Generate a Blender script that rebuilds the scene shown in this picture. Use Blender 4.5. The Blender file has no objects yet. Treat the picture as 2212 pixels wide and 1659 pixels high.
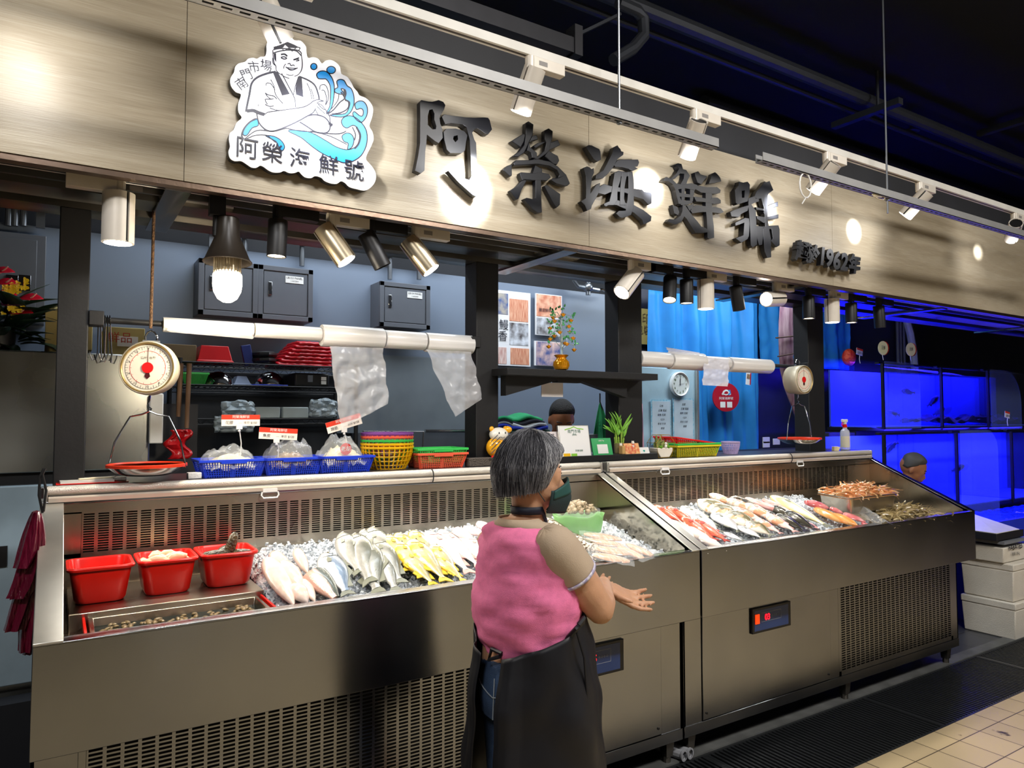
import bpy, math, random
from mathutils import Vector as V, Matrix, Euler, noise
from mathutils.geometry import tessellate_polygon
S = bpy.context.scene; COL = S.collection
random.seed(7)
# ---------------- camera ----------------
H = 1.6; F_PX = 1550.0; PHI = math.radians(32.5); TH = math.radians(2.53)
cam = bpy.data.cameras.new('camera'); cam.sensor_width = 36; cam.lens = 36*F_PX/2212
cam_o = bpy.data.objects.new('camera', cam); COL.objects.link(cam_o)
cam_o.location = (0, 0, H); cam_o.rotation_euler = (math.pi/2+TH, 0, -PHI)
cam.clip_start = .02; S.camera = cam_o
FW = V((math.sin(PHI)*math.cos(TH), math.cos(PHI)*math.cos(TH), math.sin(TH)))
RT = V((math.cos(PHI), -math.sin(PHI), 0)); UP = RT.cross(FW)
def ray(u, v): return FW+RT*((u-1106)/F_PX)+UP*((829.5-v)/F_PX)
def PT(ax, val, u, v):
    """the point of the plane axis=val that the photo shows at pixel u,v"""
    d = ray(u, v); c = V((0, 0, H)); return c+d*((val-c[ax])/d[ax])
def PY(u, v, y): return PT(1, y, u, v)
def PX(u, v, x): return PT(0, x, u, v)
def PZ(u, v, z): return PT(2, z, u, v)
def PD(u, v, d): return V((0, 0, H))+ray(u, v)*d
# ---------------- world, exposure ----------------
w = bpy.data.worlds.new('world'); S.world = w; w.use_nodes = True
w.node_tree.nodes['Background'].inputs[0].default_value = (.5, .6, .8, 1)
w.node_tree.nodes['Background'].inputs[1].default_value = .03
S.view_settings.view_transform = 'Standard'; S.view_settings.look = 'None'
S.view_settings.gamma = 1; S.view_settings.use_curve_mapping = False
S.view_settings.exposure = 0.14
S.cycles.max_bounces = 8; S.cycles.sample_clamp_indirect = 4; S.cycles.use_denoising = True
S.cycles.caustics_reflective = False; S.cycles.caustics_refractive = False
def lamp(kind, name, loc, target, power, color=(1, 1, 1), size=.1, spot=60, blend=.5, sy=None):
    l = bpy.data.lights.new(name, kind); l.energy = power; l.color = color
    if kind == 'AREA':
        l.size = size
        if sy: l.shape = 'RECTANGLE'; l.size_y = sy
    elif kind == 'SPOT':
        l.spot_size = math.radians(spot); l.spot_blend = blend; l.shadow_soft_size = size
    else: l.shadow_soft_size = size
    o = bpy.data.objects.new(name, l); COL.objects.link(o); o.location = loc
    o.rotation_euler = (V(target)-V(loc)).to_track_quat('-Z', 'Y').to_euler()
    return o
# the hall's own ceiling lights over the aisle, behind the photographer
lamp('AREA', 'hall_light', (2.2, -.5, 4.1), (2.2, .6, 0), 125, (1, .96, .9), 1.2, sy=.5)
lamp('AREA', 'hall_light', (-1.6, -.3, 4.1), (-.6, 1.6, .4), 60, (1, .97, .93), 1.2, sy=.4)
lamp('AREA', 'hall_light', (6.2, -.7, 4.1), (5.6, .8, 0), 60, (1, .96, .9), 1.2, sy=.5)
# bright lamps above the customers' aisle that light the tiled floor at the right
lamp('SPOT', 'aisle_spot', (5.0, -.4, 3.9), (5.1, -.05, 0), 300, (1, .88, .66), .05, 62, .12)
lamp('SPOT', 'aisle_spot', (3.0, -.6, 3.9), (2.9, -.25, 0), 150, (1, .9, .72), .05, 62, .12)
# spots added to light the unseen reflector pillars across the aisle
for px_, pw_ in ((.9, 150), (3.4, 220), (6.4, 420), (9.3, 300)): lamp('SPOT', 'reflector_spot', (px_, -1.4, 4.0), (px_, -2.6, 1.6), pw_, (.97, .98, 1), .1, 70, .8)
# area lights inside the stall, added to brighten the back wall
lamp('AREA', 'stall_fill', (2.2, 3.9, 3.3), (2.2, 4.5, 1.4), 52, (.85, .93, 1), 3.2, sy=.3)
lamp('AREA', 'stall_fill', (4.7, 3.55, 2.9), (4.8, 4.3, 1.7), 22, (.85, .95, 1), 1.0, sy=.3)  # second one added to lift the pale door and the right bay
# ---------------- materials ----------------
def srgb(r, g, b):
    f = lambda c: (c/255)/12.92 if c/255 <= .04045 else ((c/255+.055)/1.055)**2.4
    return (f(r), f(g), f(b), 1)
MATS = {}
def M(name, col=(200, 200, 200), rough=.5, metal=0, var=.06, scale=8, bump=0, bscale=60, emit=None, es=0, trans=0, alpha=1, spec=.5,
      aniso=0, stretch=(1, 1, 1), coat=0, ior=1.45, sss=0, col2=None, vscale=None, detail=3):
    """procedural principled material: two tones mixed by noise, optional noise bump"""
    if name in MATS: return MATS[name]
    m = bpy.data.materials.new(name); m.use_nodes = True; nt = m.node_tree; N = nt.nodes; L = nt.links
    b = N['Principled BSDF']; c = srgb(*col)
    tc = N.new('ShaderNodeTexCoord'); mp = N.new('ShaderNodeMapping'); mp.inputs['Scale'].default_value = stretch
    L.new(tc.outputs['Object'], mp.inputs[0])
    nz = N.new('ShaderNodeTexNoise'); nz.inputs['Scale'].default_value = scale; nz.inputs['Detail'].default_value = detail
    L.new(mp.outputs[0], nz.inputs[0])
    mx = N.new('ShaderNodeMix'); mx.data_type = 'RGBA'
    if col2: c2 = srgb(*col2); cA, cB = c, c2
    else:
        cA = tuple(x*(1-var) for x in c[:3])+(1,); cB = tuple(min(1, x*(1+var)) for x in c[:3])+(1,)
    mx.inputs[6].default_value = cA; mx.inputs[7].default_value = cB
    rp = N.new('ShaderNodeMapRange'); rp.inputs[1].default_value = .35; rp.inputs[2].default_value = .65
    L.new(nz.outputs[0], rp.inputs[0]); L.new(rp.outputs[0], mx.inputs[0]); L.new(mx.outputs[2], b.inputs['Base Color'])
    b.inputs['Roughness'].default_value = rough; b.inputs['Metallic'].default_value = metal
    b.inputs['Specular IOR Level'].default_value = spec; b.inputs['IOR'].default_value = ior
    b.inputs['Transmission Weight'].default_value = trans; b.inputs['Alpha'].default_value = alpha
    b.inputs['Anisotropic'].default_value = aniso; b.inputs['Coat Weight'].default_value = coat
    b.inputs['Coat Roughness'].default_value = .08
    if sss: b.inputs['Subsurface Weight'].default_value = sss; b.inputs['Subsurface Radius'].default_value = (.02, .008, .004)
    if bump:
        n2 = N.new('ShaderNodeTexNoise'); n2.inputs['Scale'].default_value = bscale; n2.inputs['Detail'].default_value = 2
        L.new(mp.outputs[0], n2.inputs[0]); bp = N.new('ShaderNodeBump'); bp.inputs['Strength'].default_value = bump
        bp.inputs['Distance'].default_value = .01; L.new(n2.outputs[0], bp.inputs['Height']); L.new(bp.outputs[0], b.inputs['Normal'])
    if emit: b.inputs['Emission Color'].default_value = srgb(*emit); b.inputs['Emission Strength'].default_value = es
    MATS[name] = m; return m
def steel(name, col=(160, 163, 166), rough=.3, aniso=.75, tz=True, dirt=.25):
    """brushed stainless steel with smudges that change its gloss"""
    m = M(name, col, rough, 1, var=.05, scale=2.5, stretch=(1, 1, 1))
    nt = m.node_tree; N = nt.nodes; L = nt.links; b = N['Principled BSDF']
    b.inputs['Anisotropic'].default_value = aniso; b.inputs['Anisotropic Rotation'].default_value = .25
    t = N.new('ShaderNodeTangent'); t.direction_type = 'RADIAL'; t.axis = 'Z' if tz else 'X'; L.new(t.outputs[0], b.inputs['Tangent'])
    n = N.new('ShaderNodeTexNoise'); n.inputs['Scale'].default_value = 2.2; n.inputs['Detail'].default_value = 2
    tc = N.new('ShaderNodeTexCoord'); L.new(tc.outputs['Object'], n.inputs[0])
    mr = N.new('ShaderNodeMapRange'); mr.inputs[1].default_value = .3; mr.inputs[2].default_value = .7
    mr.inputs[3].default_value = rough*(1-dirt); mr.inputs[4].default_value = rough*(1+dirt)
    L.new(n.outputs[0], mr.inputs[0]); L.new(mr.outputs[0], b.inputs['Roughness'])
    # hairline brushing running along x
    mp = N.new('ShaderNodeMapping'); mp.inputs['Scale'].default_value = (1.5, 1.5, 260)
    L.new(tc.outputs['Object'], mp.inputs[0]); n3 = N.new('ShaderNodeTexNoise'); n3.inputs['Scale'].default_value = 4
    L.new(mp.outputs[0], n3.inputs[0]); bp = N.new('ShaderNodeBump'); bp.inputs['Strength'].default_value = .05; bp.inputs['Distance'].default_value = .002
    n4 = N.new('ShaderNodeTexNoise'); n4.inputs['Scale'].default_value = 1.7; L.new(tc.outputs['Object'], n4.inputs[0])
    bp2 = N.new('ShaderNodeBump'); bp2.inputs['Strength'].default_value = .12; bp2.inputs['Distance'].default_value = .012
    L.new(n4.outputs[0], bp2.inputs['Height']); L.new(bp2.outputs[0], bp.inputs['Normal'])
    L.new(n3.outputs[0], bp.inputs['Height']); L.new(bp.outputs[0], b.inputs['Normal'])
    return m
# ---------------- mesh builder ----------------
def tri(poly):
    """ear-clip a list of loops of 2d points -> triangles as indices over all points"""
    return tessellate_polygon([[V((p[0], p[1], 0)) for p in lp] for lp in poly])
class B:
    def __init__(s): s.v = []; s.f = []; s.m = []; s.cur = 0
    def add(s, vs, fs):
        o = len(s.v); s.v += [V(p) for p in vs]; s.f += [tuple(i+o for i in f) for f in fs]; s.m += [s.cur]*len(fs); return s
    def box(s, lo, hi, rot=None, piv=None):
        (x0, y0, z0), (x1, y1, z1) = lo, hi
        vs = [V(p) for p in ((x0, y0, z0), (x1, y0, z0), (x1, y1, z0), (x0, y1, z0), (x0, y0, z1), (x1, y0, z1), (x1, y1, z1), (x0, y1, z1))]
        if rot:
            pv = V(piv) if piv is not None else (V(lo)+V(hi))/2; R = Euler(rot).to_matrix(); vs = [pv+R@(p-pv) for p in vs]
        return s.add(vs, [(0, 3, 2, 1), (4, 5, 6, 7), (0, 1, 5, 4), (1, 2, 6, 5), (2, 3, 7, 6), (3, 0, 4, 7)])
    def hexa(s, p): return s.add(p, [(0, 3, 2, 1), (4, 5, 6, 7), (0, 1, 5, 4), (1, 2, 6, 5), (2, 3, 7, 6), (3, 0, 4, 7)])
    def rings(s, rs, cap=True, close=True):
        n = len(rs[0]); vs = [p for r in rs for p in r]; fs = []
        for i in range(len(rs)-1):
            for j in range(n if close else n-1):
                k = (j+1) % n; fs.append((i*n+j, i*n+k, (i+1)*n+k, (i+1)*n+j))
        if cap: fs.append(tuple(range(n-1, -1, -1))); fs.append(tuple(range((len(rs)-1)*n, len(rs)*n)))
        return s.add(vs, fs)
    def cyl(s, a, b, r, r2=None, n=16, cap=True):
        a = V(a); b = V(b); r2 = r if r2 is None else r2; q = (b-a).to_track_quat('Z', 'Y')
        R = lambda c, rr: [c+q@V((rr*math.cos(2*math.pi*i/n), rr*math.sin(2*math.pi*i/n), 0)) for i in range(n)]
        return s.rings([R(a, r), R(b, r2)], cap)
    def tube(s, pts, r, n=8, cap=True, closed=False):
        pts = [V(p) for p in pts]; rs = []; N = len(pts); rad = r if isinstance(r, (list, tuple)) else [r]*N; up = None
        for i, p in enumerate(pts):
            a = pts[(i-1) % N] if (closed or i) else p; c = pts[(i+1) % N] if (closed or i < N-1) else p
            t = (c-a).normalized() if (c-a).length > 1e-9 else V((0, 0, 1))
            if up is None: up = t.orthogonal().normalized()
            up = (up-t*up.dot(t)).normalized(); sd = t.cross(up)
            rs.append([p+(up*math.cos(2*math.pi*j/n)+sd*math.sin(2*math.pi*j/n))*rad[i] for j in range(n)])
        if closed: rs.append(rs[0])
        return s.rings(rs, cap and not closed)
    def lathe(s, prof, c=(0, 0, 0), axis=(0, 0, 1), n=24, cap=False, sx=1, sy=1):
        q = V(axis).to_track_quat('Z', 'Y'); c = V(c)
        return s.rings([[c+q@V((r*sx*math.cos(2*math.pi*i/n), r*sy*math.sin(2*math.pi*i/n), z)) for i in range(n)] for r, z in prof], cap)
    def ball(s, c, r, n=12, rot=None):
        r = V((r, r, r)) if not hasattr(r, '__len__') else V(r); R = Euler(rot).to_matrix() if rot else Matrix.Identity(3); c = V(c); rs = []
        k = max(4, n//2)
        for i in range(k+1):
            t = math.pi*(.02+.96*i/k); rs.append([c+R@V((r.x*math.sin(t)*math.cos(2*math.pi*j/n), r.y*math.sin(t)*math.sin(2*math.pi*j/n), -r.z*math.cos(t))) for j in range(n)])
        return s.rings(rs, True)
    def grid(s, fn, nu, nv, closed_u=False):
        vs = [V(fn(i/nu, j/nv)) for j in range(nv+1) for i in range(nu+1)]; fs = []
        for j in range(nv):
            for i in range(nu): a = j*(nu+1)+i; fs.append((a, a+1, a+nu+2, a+nu+1))
        return s.add(vs, fs)
    def prism(s, loops, fn, d):
        """2d loops (first outer, rest holes) mapped by fn(x,y)->V, thickened by vector d"""
        if not isinstance(loops[0][0], (list, tuple)): loops = [loops]
        d = V(d); P = [fn(*p) for lp in loops for p in lp]; n = len(P); t = tri(loops)
        fs = [tuple(x) for x in t]+[tuple(i+n for i in reversed(x)) for x in t]; o = 0
        for lp in loops:
            k = len(lp)
            for i in range(k): j = (i+1) % k; fs.append((o+i, o+j, o+j+n, o+i+n))
            o += k
        return s.add(P+[p+d for p in P], fs)
    def ribbon(s, pts, wd, fn, d):
        """flat stroke of varying width along 2d points"""
        n = len(pts); W = wd if isinstance(wd, (list, tuple)) else [wd]*n; Lf = []; Rg = []
        for i in range(n):
            a = pts[max(i-1, 0)]; b = pts[min(i+1, n-1)]; dx, dy = b[0]-a[0], b[1]-a[1]; l = math.hypot(dx, dy) or 1
            nx, ny = -dy/l*W[i]/2, dx/l*W[i]/2; Lf.append((pts[i][0]+nx, pts[i][1]+ny)); Rg.append((pts[i][0]-nx, pts[i][1]-ny))
        for i in range(n-1):
            q = [fn(*p) for p in (Lf[i], Lf[i+1], Rg[i+1], Rg[i])]; s.hexa(q+[p+V(d) for p in q])
        return s
    def build(s, name, mat, parent=None, smooth=.6, bevel=0, sub=0, solid=0, loc=None):
        me = bpy.data.meshes.new(name); o = bpy.data.objects.new(name, me); COL.objects.link(o)
        if parent is not None: o.parent = parent; off = W0(parent)
        else:
            if loc is None:
                xs = [p.x for p in s.v]; ys = [p.y for p in s.v]; zs = [p.z for p in s.v]
                loc = V(((min(xs)+max(xs))/2, (min(ys)+max(ys))/2, min(zs)))
            off = V(loc); o.location = off; o['w0'] = 1; ORG[o.name] = off
        if parent is not None: ORG[o.name] = off
        me.from_pydata([p-off for p in s.v], [], s.f)
        for mm in (mat if isinstance(mat, (list, tuple)) else [mat]): me.materials.append(mm)
        me.polygons.foreach_set('material_index', s.m)
        import bmesh as bm_
        bb = bm_.new(); bb.from_mesh(me); bm_.ops.recalc_face_normals(bb, faces=bb.faces); bb.to_mesh(me); bb.free()
        if smooth: me.shade_smooth(); me.set_sharp_from_angle(angle=smooth)
        if solid: md = o.modifiers.new('t', 'SOLIDIFY'); md.thickness = solid; md.offset = 0
        if bevel: md = o.modifiers.new('b', 'BEVEL'); md.width = bevel; md.segments = 2; md.limit_method = 'ANGLE'; md.harden_normals = False
        if sub: md = o.modifiers.new('s', 'SUBSURF'); md.levels = sub; md.render_levels = sub
        return o
ORG = {}
def W0(o): return ORG[o.name]
def tag(o, label=None, cat=None, group=None, kind=None):
    if 'w0' in o: del o['w0']
    if label: o['label'] = label
    if cat: o['category'] = cat
    if group: o['group'] = group
    if kind: o['kind'] = kind
    return o
def thing(name, label, cat, loc=(0, 0, 0), group=None):
    o = bpy.data.objects.new(name, None); COL.objects.link(o); o.location = loc; o.empty_display_size = .05
    ORG[o.name] = V(loc); return tag(o, label, cat, group)
def one(b, name, mat, label, cat, group=None, kind=None, **k): return tag(b.build(name, mat, **k), label, cat, group, kind)
def struct(b, name, mat, **k): return tag(b.build(name, mat, **k), kind='structure')
def dup(root, loc, rot=None, label=None, group=None, scale=None):
    def cp(o, par):
        c = o.copy(); COL.objects.link(c); ORG[c.name] = V(loc)
        if par is not None: c.parent = par
        for ch in list(o.children): cp(ch, c)
        return c
    r = cp(root, None); r.location = loc
    if rot is not None: r.rotation_euler = rot
    if scale is not None: r.scale = (scale,)*3 if not hasattr(scale, '__len__') else scale
    if label: r['label'] = label
    if group: r['group'] = group
    return r
def text(body, name, mat, fn, size, parent, off=0., depth=.001, align='CENTER', shear=0, spacing=1):
    """writing: flat lettering turned into a mesh; fn maps text x,y to world, depth extrudes along fn's normal"""
    c = bpy.data.curves.new('t', 'FONT'); c.body = body; c.size = size; c.align_x = align; c.align_y = 'CENTER'; c.offset = off
    c.shear = shear; c.space_character = spacing; c.resolution_u = 3; c.fill_mode = 'FRONT'
    o = bpy.data.objects.new('t', c); COL.objects.link(o); dg = bpy.context.evaluated_depsgraph_get()
    me = bpy.data.meshes.new_from_object(o.evaluated_get(dg)); bpy.data.objects.remove(o); bpy.data.curves.remove(c)
    o3 = fn(0, 0); n = ((fn(1, 0)-o3).cross(fn(0, 1)-o3)).normalized()*depth
    b = B(); vs = [fn(v.co.x, v.co.y)+n for v in me.vertices]; fs = [tuple(p.vertices) for p in me.polygons]; b.add(vs, fs)
    if depth > .0015:   # close the sides
        from collections import Counter
        ed = Counter()
        for f in fs:
            for i in range(len(f)): ed[tuple(sorted((f[i], f[(i+1) % len(f)])))] += 1
        k = len(vs); b.v += [p-n for p in vs]
        for e, q in ed.items():
            if q == 1: b.f.append((e[0], e[1], e[1]+k, e[0]+k)); b.m.append(0)
    bpy.data.meshes.remove(me)
    return b.build(name, mat, parent, smooth=0)
def onY(x0, y, z0): return lambda x, z: V((x0+x, y, z0+z))    # writing that faces the camera side (-y)
def frame(o, ex, ey): o = V(o); ex = V(ex); ey = V(ey); return lambda x, y: o+ex*x+ey*y
# ================= materials used everywhere =================
ST = steel('brushed_steel', (150, 152, 156), rough=.19); STD = steel('dark_steel', (120, 116, 110), .35)
STI = steel('inner_steel', (190, 180, 165), .28, .5)
STF = steel('fridge_steel', (170, 172, 168), .3, .5)
BLK = M('black_paint', (22, 22, 24), .5, bump=.05); DK = M('dark_grey_paint', (38, 39, 44), .6)
WHT = M('white_paint', (225, 222, 215), .4); WPL = M('white_plastic', (232, 232, 230), .35)
GRY = M('grey_wall_panel', (118, 130, 148), .42, var=.03, scale=2); BOXG = M('grey_enamel', (96, 100, 108), .38, var=.03)
CHR = M('chrome', (200, 200, 200), .12, 1); ALU = M('aluminium', (215, 212, 204), .38, .9)
PIPE = M('galvanised_pipe', (140, 144, 150), .35, .9)
REDP = M('red_plastic', (226, 26, 14), .3, sss=.05); GLW = M('lamp_glow', (255, 255, 255), emit=(255, 250, 240), es=12)
# ================= setting =================
def floor_mat():
    m = M('floor_tile', (128, 112, 84), .45, var=.12, scale=5); nt = m.node_tree; N = nt.nodes; L = nt.links; b = N['Principled BSDF']
    br = N.new('ShaderNodeTexBrick'); br.offset = 0; br.squash = 1
    br.inputs['Scale'].default_value = 1; br.inputs['Brick Width'].default_value = .2; br.inputs['Row Height'].default_value = .2
    br.inputs['Mortar Size'].default_value = .0028; br.inputs['Mortar Smooth'].default_value = .1
    br.inputs['Color1'].default_value = srgb(178, 160, 126); br.inputs['Color2'].default_value = srgb(166, 149, 118); br.inputs['Mortar'].default_value = srgb(70, 60, 45)
    tc = N.new('ShaderNodeTexCoord'); L.new(tc.outputs['Object'], br.inputs[0])
    nz = N.new('ShaderNodeTexNoise'); nz.inputs['Scale'].default_value = 9; nz.inputs['Detail'].default_value = 8; L.new(tc.outputs['Object'], nz.inputs[0])
    cr = N.new('ShaderNodeValToRGB'); cr.color_ramp.elements[0].position = .27; cr.color_ramp.elements[1].position = .34
    cr.color_ramp.elements[0].color = (.05, .04, .03, 1); L.new(nz.outputs[0], cr.inputs[0])
    mx = N.new('ShaderNodeMix'); mx.data_type = 'RGBA'; mx.blend_type = 'MULTIPLY'; mx.inputs[0].default_value = 1
    L.new(br.outputs[0], mx.inputs[6]); L.new(cr.outputs[0], mx.inputs[7]); L.new(mx.outputs[2], b.inputs['Base Color'])
    return m
def dark_floor_mat():
    m = M('dark_floor_tile', (62, 64, 68), .35, var=.15, scale=4); nt = m.node_tree; N = nt.nodes; L = nt.links; b = N['Principled BSDF']
    br = N.new('ShaderNodeTexBrick'); br.offset = 0; br.inputs['Scale'].default_value = 1; br.inputs['Brick Width'].default_value = .3; br.inputs['Row Height'].default_value = .3
    br.inputs['Mortar Size'].default_value = .004
    br.inputs['Color1'].default_value = srgb(66, 68, 72); br.inputs['Color2'].default_value = srgb(58, 60, 64); br.inputs['Mortar'].default_value = srgb(36, 36, 38)
    tc = N.new('ShaderNodeTexCoord'); L.new(tc.outputs['Object'], br.inputs[0]); L.new(br.outputs[0], b.inputs['Base Color']); return m
struct(B().box((-6, -5, -.1), (16, 1.98, 0)), 'floor', floor_mat(), smooth=0, loc=(0, .06, 0))
struct(B().box((-6, 2.44, -.1), (16, 7, 0)), 'floor', dark_floor_mat(), smooth=0, loc=(0, 2.44, 0))
struct(B().box((-6, 1.98, -.1), (16, 2.44, -.09)), 'floor', BLK, smooth=0)
# drain channel with its grating (bars across the channel)
g = thing('drain_grating', 'long black drain grating of close bars in the floor before the counter', 'drain grating', (4, 2.05, -.03))
b = B(); x = 1.6
while x < 9: b.box((x, 1.992, -.03), (x+.013, 2.428, -.002)); x += .028
GRT = M('grating_resin', (34, 36, 38), .35, bump=.2)
b.build('bars', GRT, g, smooth=0)
b = B(); b.box((1.6, 1.98, -.035), (9, 1.994, 0)); b.box((1.6, 2.426, -.035), (9, 2.44, 0))
for x in (2.6, 3.9, 5.2, 6.5, 7.8): b.box((x, 1.99, -.03), (x+.03, 2.43, 0.0005))
b.build('rim', GRT, g, smooth=0)
one(B().box((1.4, 2.44, 0), (6.4, 2.52, .008)), 'floor_kerb', M('kerb_tile', (92, 93, 92), .5, var=.2), 'grey tile edging strip between the drain grating and the counter legs', 'kerb', smooth=0)
CEIL = M('black_ceiling', (12, 12, 14), .8, var=.2, scale=3)
struct(B().box((-6, -5, 4.3), (16, 7, 4.4)), 'ceiling', CEIL, smooth=0)
struct(B().box((-6, 4.72, 0), (16, 4.9, 4.4)), 'wall_back', M('black_upper_wall', (24, 26, 32), .7), smooth=0)
struct(B().box((-6, -5.1, 0), (16, -4.95, 4.4)), 'wall_front', M('opposite_wall', (120, 116, 110), .7), smooth=0)
struct(B().box((-3.2, -5, 0), (-3.0, 7, 4.4)), 'wall_left', M('left_wall', (60, 62, 66), .6), smooth=0)
struct(B().box((13, -5, 0), (13.2, 7, 4.4)), 'wall_right', M('right_wall', (40, 46, 66), .6), smooth=0)
for i, (x0, x1) in enumerate(((.78, 1.02), (3.2, 3.55), (6.1, 6.7), (9.1, 9.5))): struct(B().box((x0, -2.9, 0), (x1, -2.6, 4.3)), 'reflector_pillar_%d' % (i+1), M('reflector_white', (225, 225, 222), .5), smooth=0)  # unseen pillars added to reflect as vertical streaks in the steel fronts
# grey cladding of the back wall: three bays and the darker one at the right
for i, (x0, x1, z1, nm) in enumerate(((-2.9, 2.6, 2.62, 'wall_cladding_left'), (2.62, 4.1, 2.61, 'wall_cladding_middle'), (4.1, 8.6, 2.7, 'wall_cladding_right'))):
    o = one(B().box((x0, 4.6, 0), (x1, 4.715, z1)), 'wall_panel', GRY if i < 2 else M('navy_wall_panel', (38, 42, 60), .5),
        ('grey wall cladding behind the fridge and wire rack', 'grey wall cladding behind the photo posters', 'dark wall cladding behind the blue curtain')[i], 'wall panel', smooth=0)
# ================= fascia sign board =================
def wood_mat():
    m = bpy.data.materials.new('oak_laminate'); m.use_nodes = True; nt = m.node_tree; N = nt.nodes; L = nt.links; b = N['Principled BSDF']
    tc = N.new('ShaderNodeTexCoord')
    mp = N.new('ShaderNodeMapping'); mp.inputs['Scale'].default_value = (.55, 1, 7); L.new(tc.outputs['Object'], mp.inputs[0])
    n1 = N.new('ShaderNodeTexNoise'); n1.inputs['Scale'].default_value = 1.3; n1.inputs['Detail'].default_value = 5; n1.inputs['Distortion'].default_value = 1.1; L.new(mp.outputs[0], n1.inputs[0])
    mp2 = N.new('ShaderNodeMapping'); mp2.inputs['Scale'].default_value = (3, 1, 120); L.new(tc.outputs['Object'], mp2.inputs[0])
    n2 = N.new('ShaderNodeTexNoise'); n2.inputs['Scale'].default_value = 2.5; n2.inputs['Detail'].default_value = 3; n2.inputs['Distortion'].default_value = .3; L.new(mp2.outputs[0], n2.inputs[0])
    wv = N.new('ShaderNodeMath'); wv.operation = 'SINE'; ml = N.new('ShaderNodeMath'); ml.operation = 'MULTIPLY'; ml.inputs[1].default_value = 34
    L.new(n1.outputs[0], ml.inputs[0]); L.new(ml.outputs[0], wv.inputs[0])
    ad = N.new('ShaderNodeMath'); ad.operation = 'MULTIPLY_ADD'; ad.inputs[1].default_value = .02; L.new(wv.outputs[0], ad.inputs[0])
    ad2 = N.new('ShaderNodeMath'); ad2.operation = 'MULTIPLY_ADD'; ad2.inputs[1].default_value = .55; L.new(n1.outputs[0], ad2.inputs[0]); 
    m3 = N.new('ShaderNodeMath'); m3.operation = 'MULTIPLY'; m3.inputs[1].default_value = .45; L.new(n2.outputs[0], m3.inputs[0]); L.new(m3.outputs[0], ad2.inputs[2]); L.new(ad2.outputs[0], ad.inputs[2])
    cr = N.new('ShaderNodeValToRGB'); e = cr.color_ramp.elements; e[0].position = .2; e[0].color = srgb(128, 115, 94); e[1].position = .74; e[1].color = srgb(180, 170, 150)
    k = e.new(.48); k.color = srgb(158, 146, 124); L.new(ad.outputs[0], cr.inputs[0]); L.new(cr.outputs[0], b.inputs['Base Color'])
    # cross-cut flecks of the laminate
    mp3 = N.new('ShaderNodeMapping'); mp3.inputs['Scale'].default_value = (60, 1, 4); L.new(tc.outputs['Object'], mp3.inputs[0])
    n4 = N.new('ShaderNodeTexNoise'); n4.inputs['Scale'].default_value = 2; L.new(mp3.outputs[0], n4.inputs[0])
    bp = N.new('ShaderNodeBump'); bp.inputs['Strength'].default_value = .25; bp.inputs['Distance'].default_value = .003; L.new(n2.outputs[0], bp.inputs['Height']); L.new(bp.outputs[0], b.inputs['Normal'])
    b.inputs['Roughness'].default_value = .42; b.inputs['Specular IOR Level'].default_value = .35
    return m
FY = 2.62; WOOD = wood_mat()
b = B()
for x0, x1 in ((-1.6, .35), (.352, 2.098), (2.1, 3.998), (4.0, 7.0), (7.002, 9.6)): b.box((x0, FY, 2.395), (x1, FY+.05, 3.03))
one(b, 'sign_board', WOOD, 'long pale oak laminate fascia board above the stall', 'sign board', smooth=0)
# black backing over the fascia, box deepened to keep blue light off the ceiling
one(B().box((-1.6, FY+.06, 2.52), (9.6, FY+.66, 3.25)), 'bulkhead', DK, 'dark boxed bulkhead behind and above the oak fascia board', 'bulkhead', smooth=0)
# canopy underside: steel strips, cross pieces
can = thing('canopy_frame', 'stainless steel frame of strips under the oak fascia carrying the lamps', 'canopy frame', (3, 2.9, 2.37))
COP = M('warm_steel', (150, 128, 112), .3, 1, bump=.05)
b = B(); b.box((-1.6, 2.625, 2.375), (9.6, 2.665, 2.394)); b.box((-1.6, 2.70, 2.40), (9.6, 2.71, 2.46)); b.build('front_lip', COP, can, smooth=0)
b = B(); b.box((-1.6, 2.82, 2.39), (9.6, 2.835, 2.43)); b.box((-1.6, 2.90, 2.385), (9.6, 3.05, 2.395)); b.box((-1.6, 2.90, 2.395), (9.6, 2.91, 2.44)); b.box((-1.6, 3.04, 2.395), (9.6, 3.05, 2.44)); b.build('rear_strip', STD, can, smooth=0)
b = B(); b.box((-1.6, 3.11, 2.375), (9.6, 3.25, 2.40)); b.box((-1.6, 3.11, 2.40), (9.6, 3.12, 2.5)); b.build('post_beam', STD, can, smooth=0)
for x in (.30, 1.98, 3.72, 5.35, 7.2):
    B().box((x, 2.66, 2.368), (x+.08, 3.30, 2.378)).build('cross_piece', ST, can, smooth=0)
    B().hexa([V(p) for p in ((x+.0, 2.86, 2.40), (x+.26, 2.86, 2.40), (x+.30, 3.1, 2.40), (x+.04, 3.1, 2.40), (x+.0, 2.86, 2.41), (x+.26, 2.86, 2.41), (x+.30, 3.1, 2.41), (x+.04, 3.1, 2.41))]).build('gusset_plate', ALU, can, smooth=0)
tr = thing('lighting_track', 'lower white lighting track under the fascia with alternating black and white lamps', 'lighting track', (3, 2.76, 2.41))
TW = WHT; b = B(); b.box((-1.6, 2.74, 2.40), (9.6, 2.775, 2.435)); b.build('rail', TW, tr, smooth=0)
B().box((-1.6, 2.752, 2.399), (9.6, 2.763, 2.401)).build('slot', BLK, tr, smooth=0)
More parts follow.
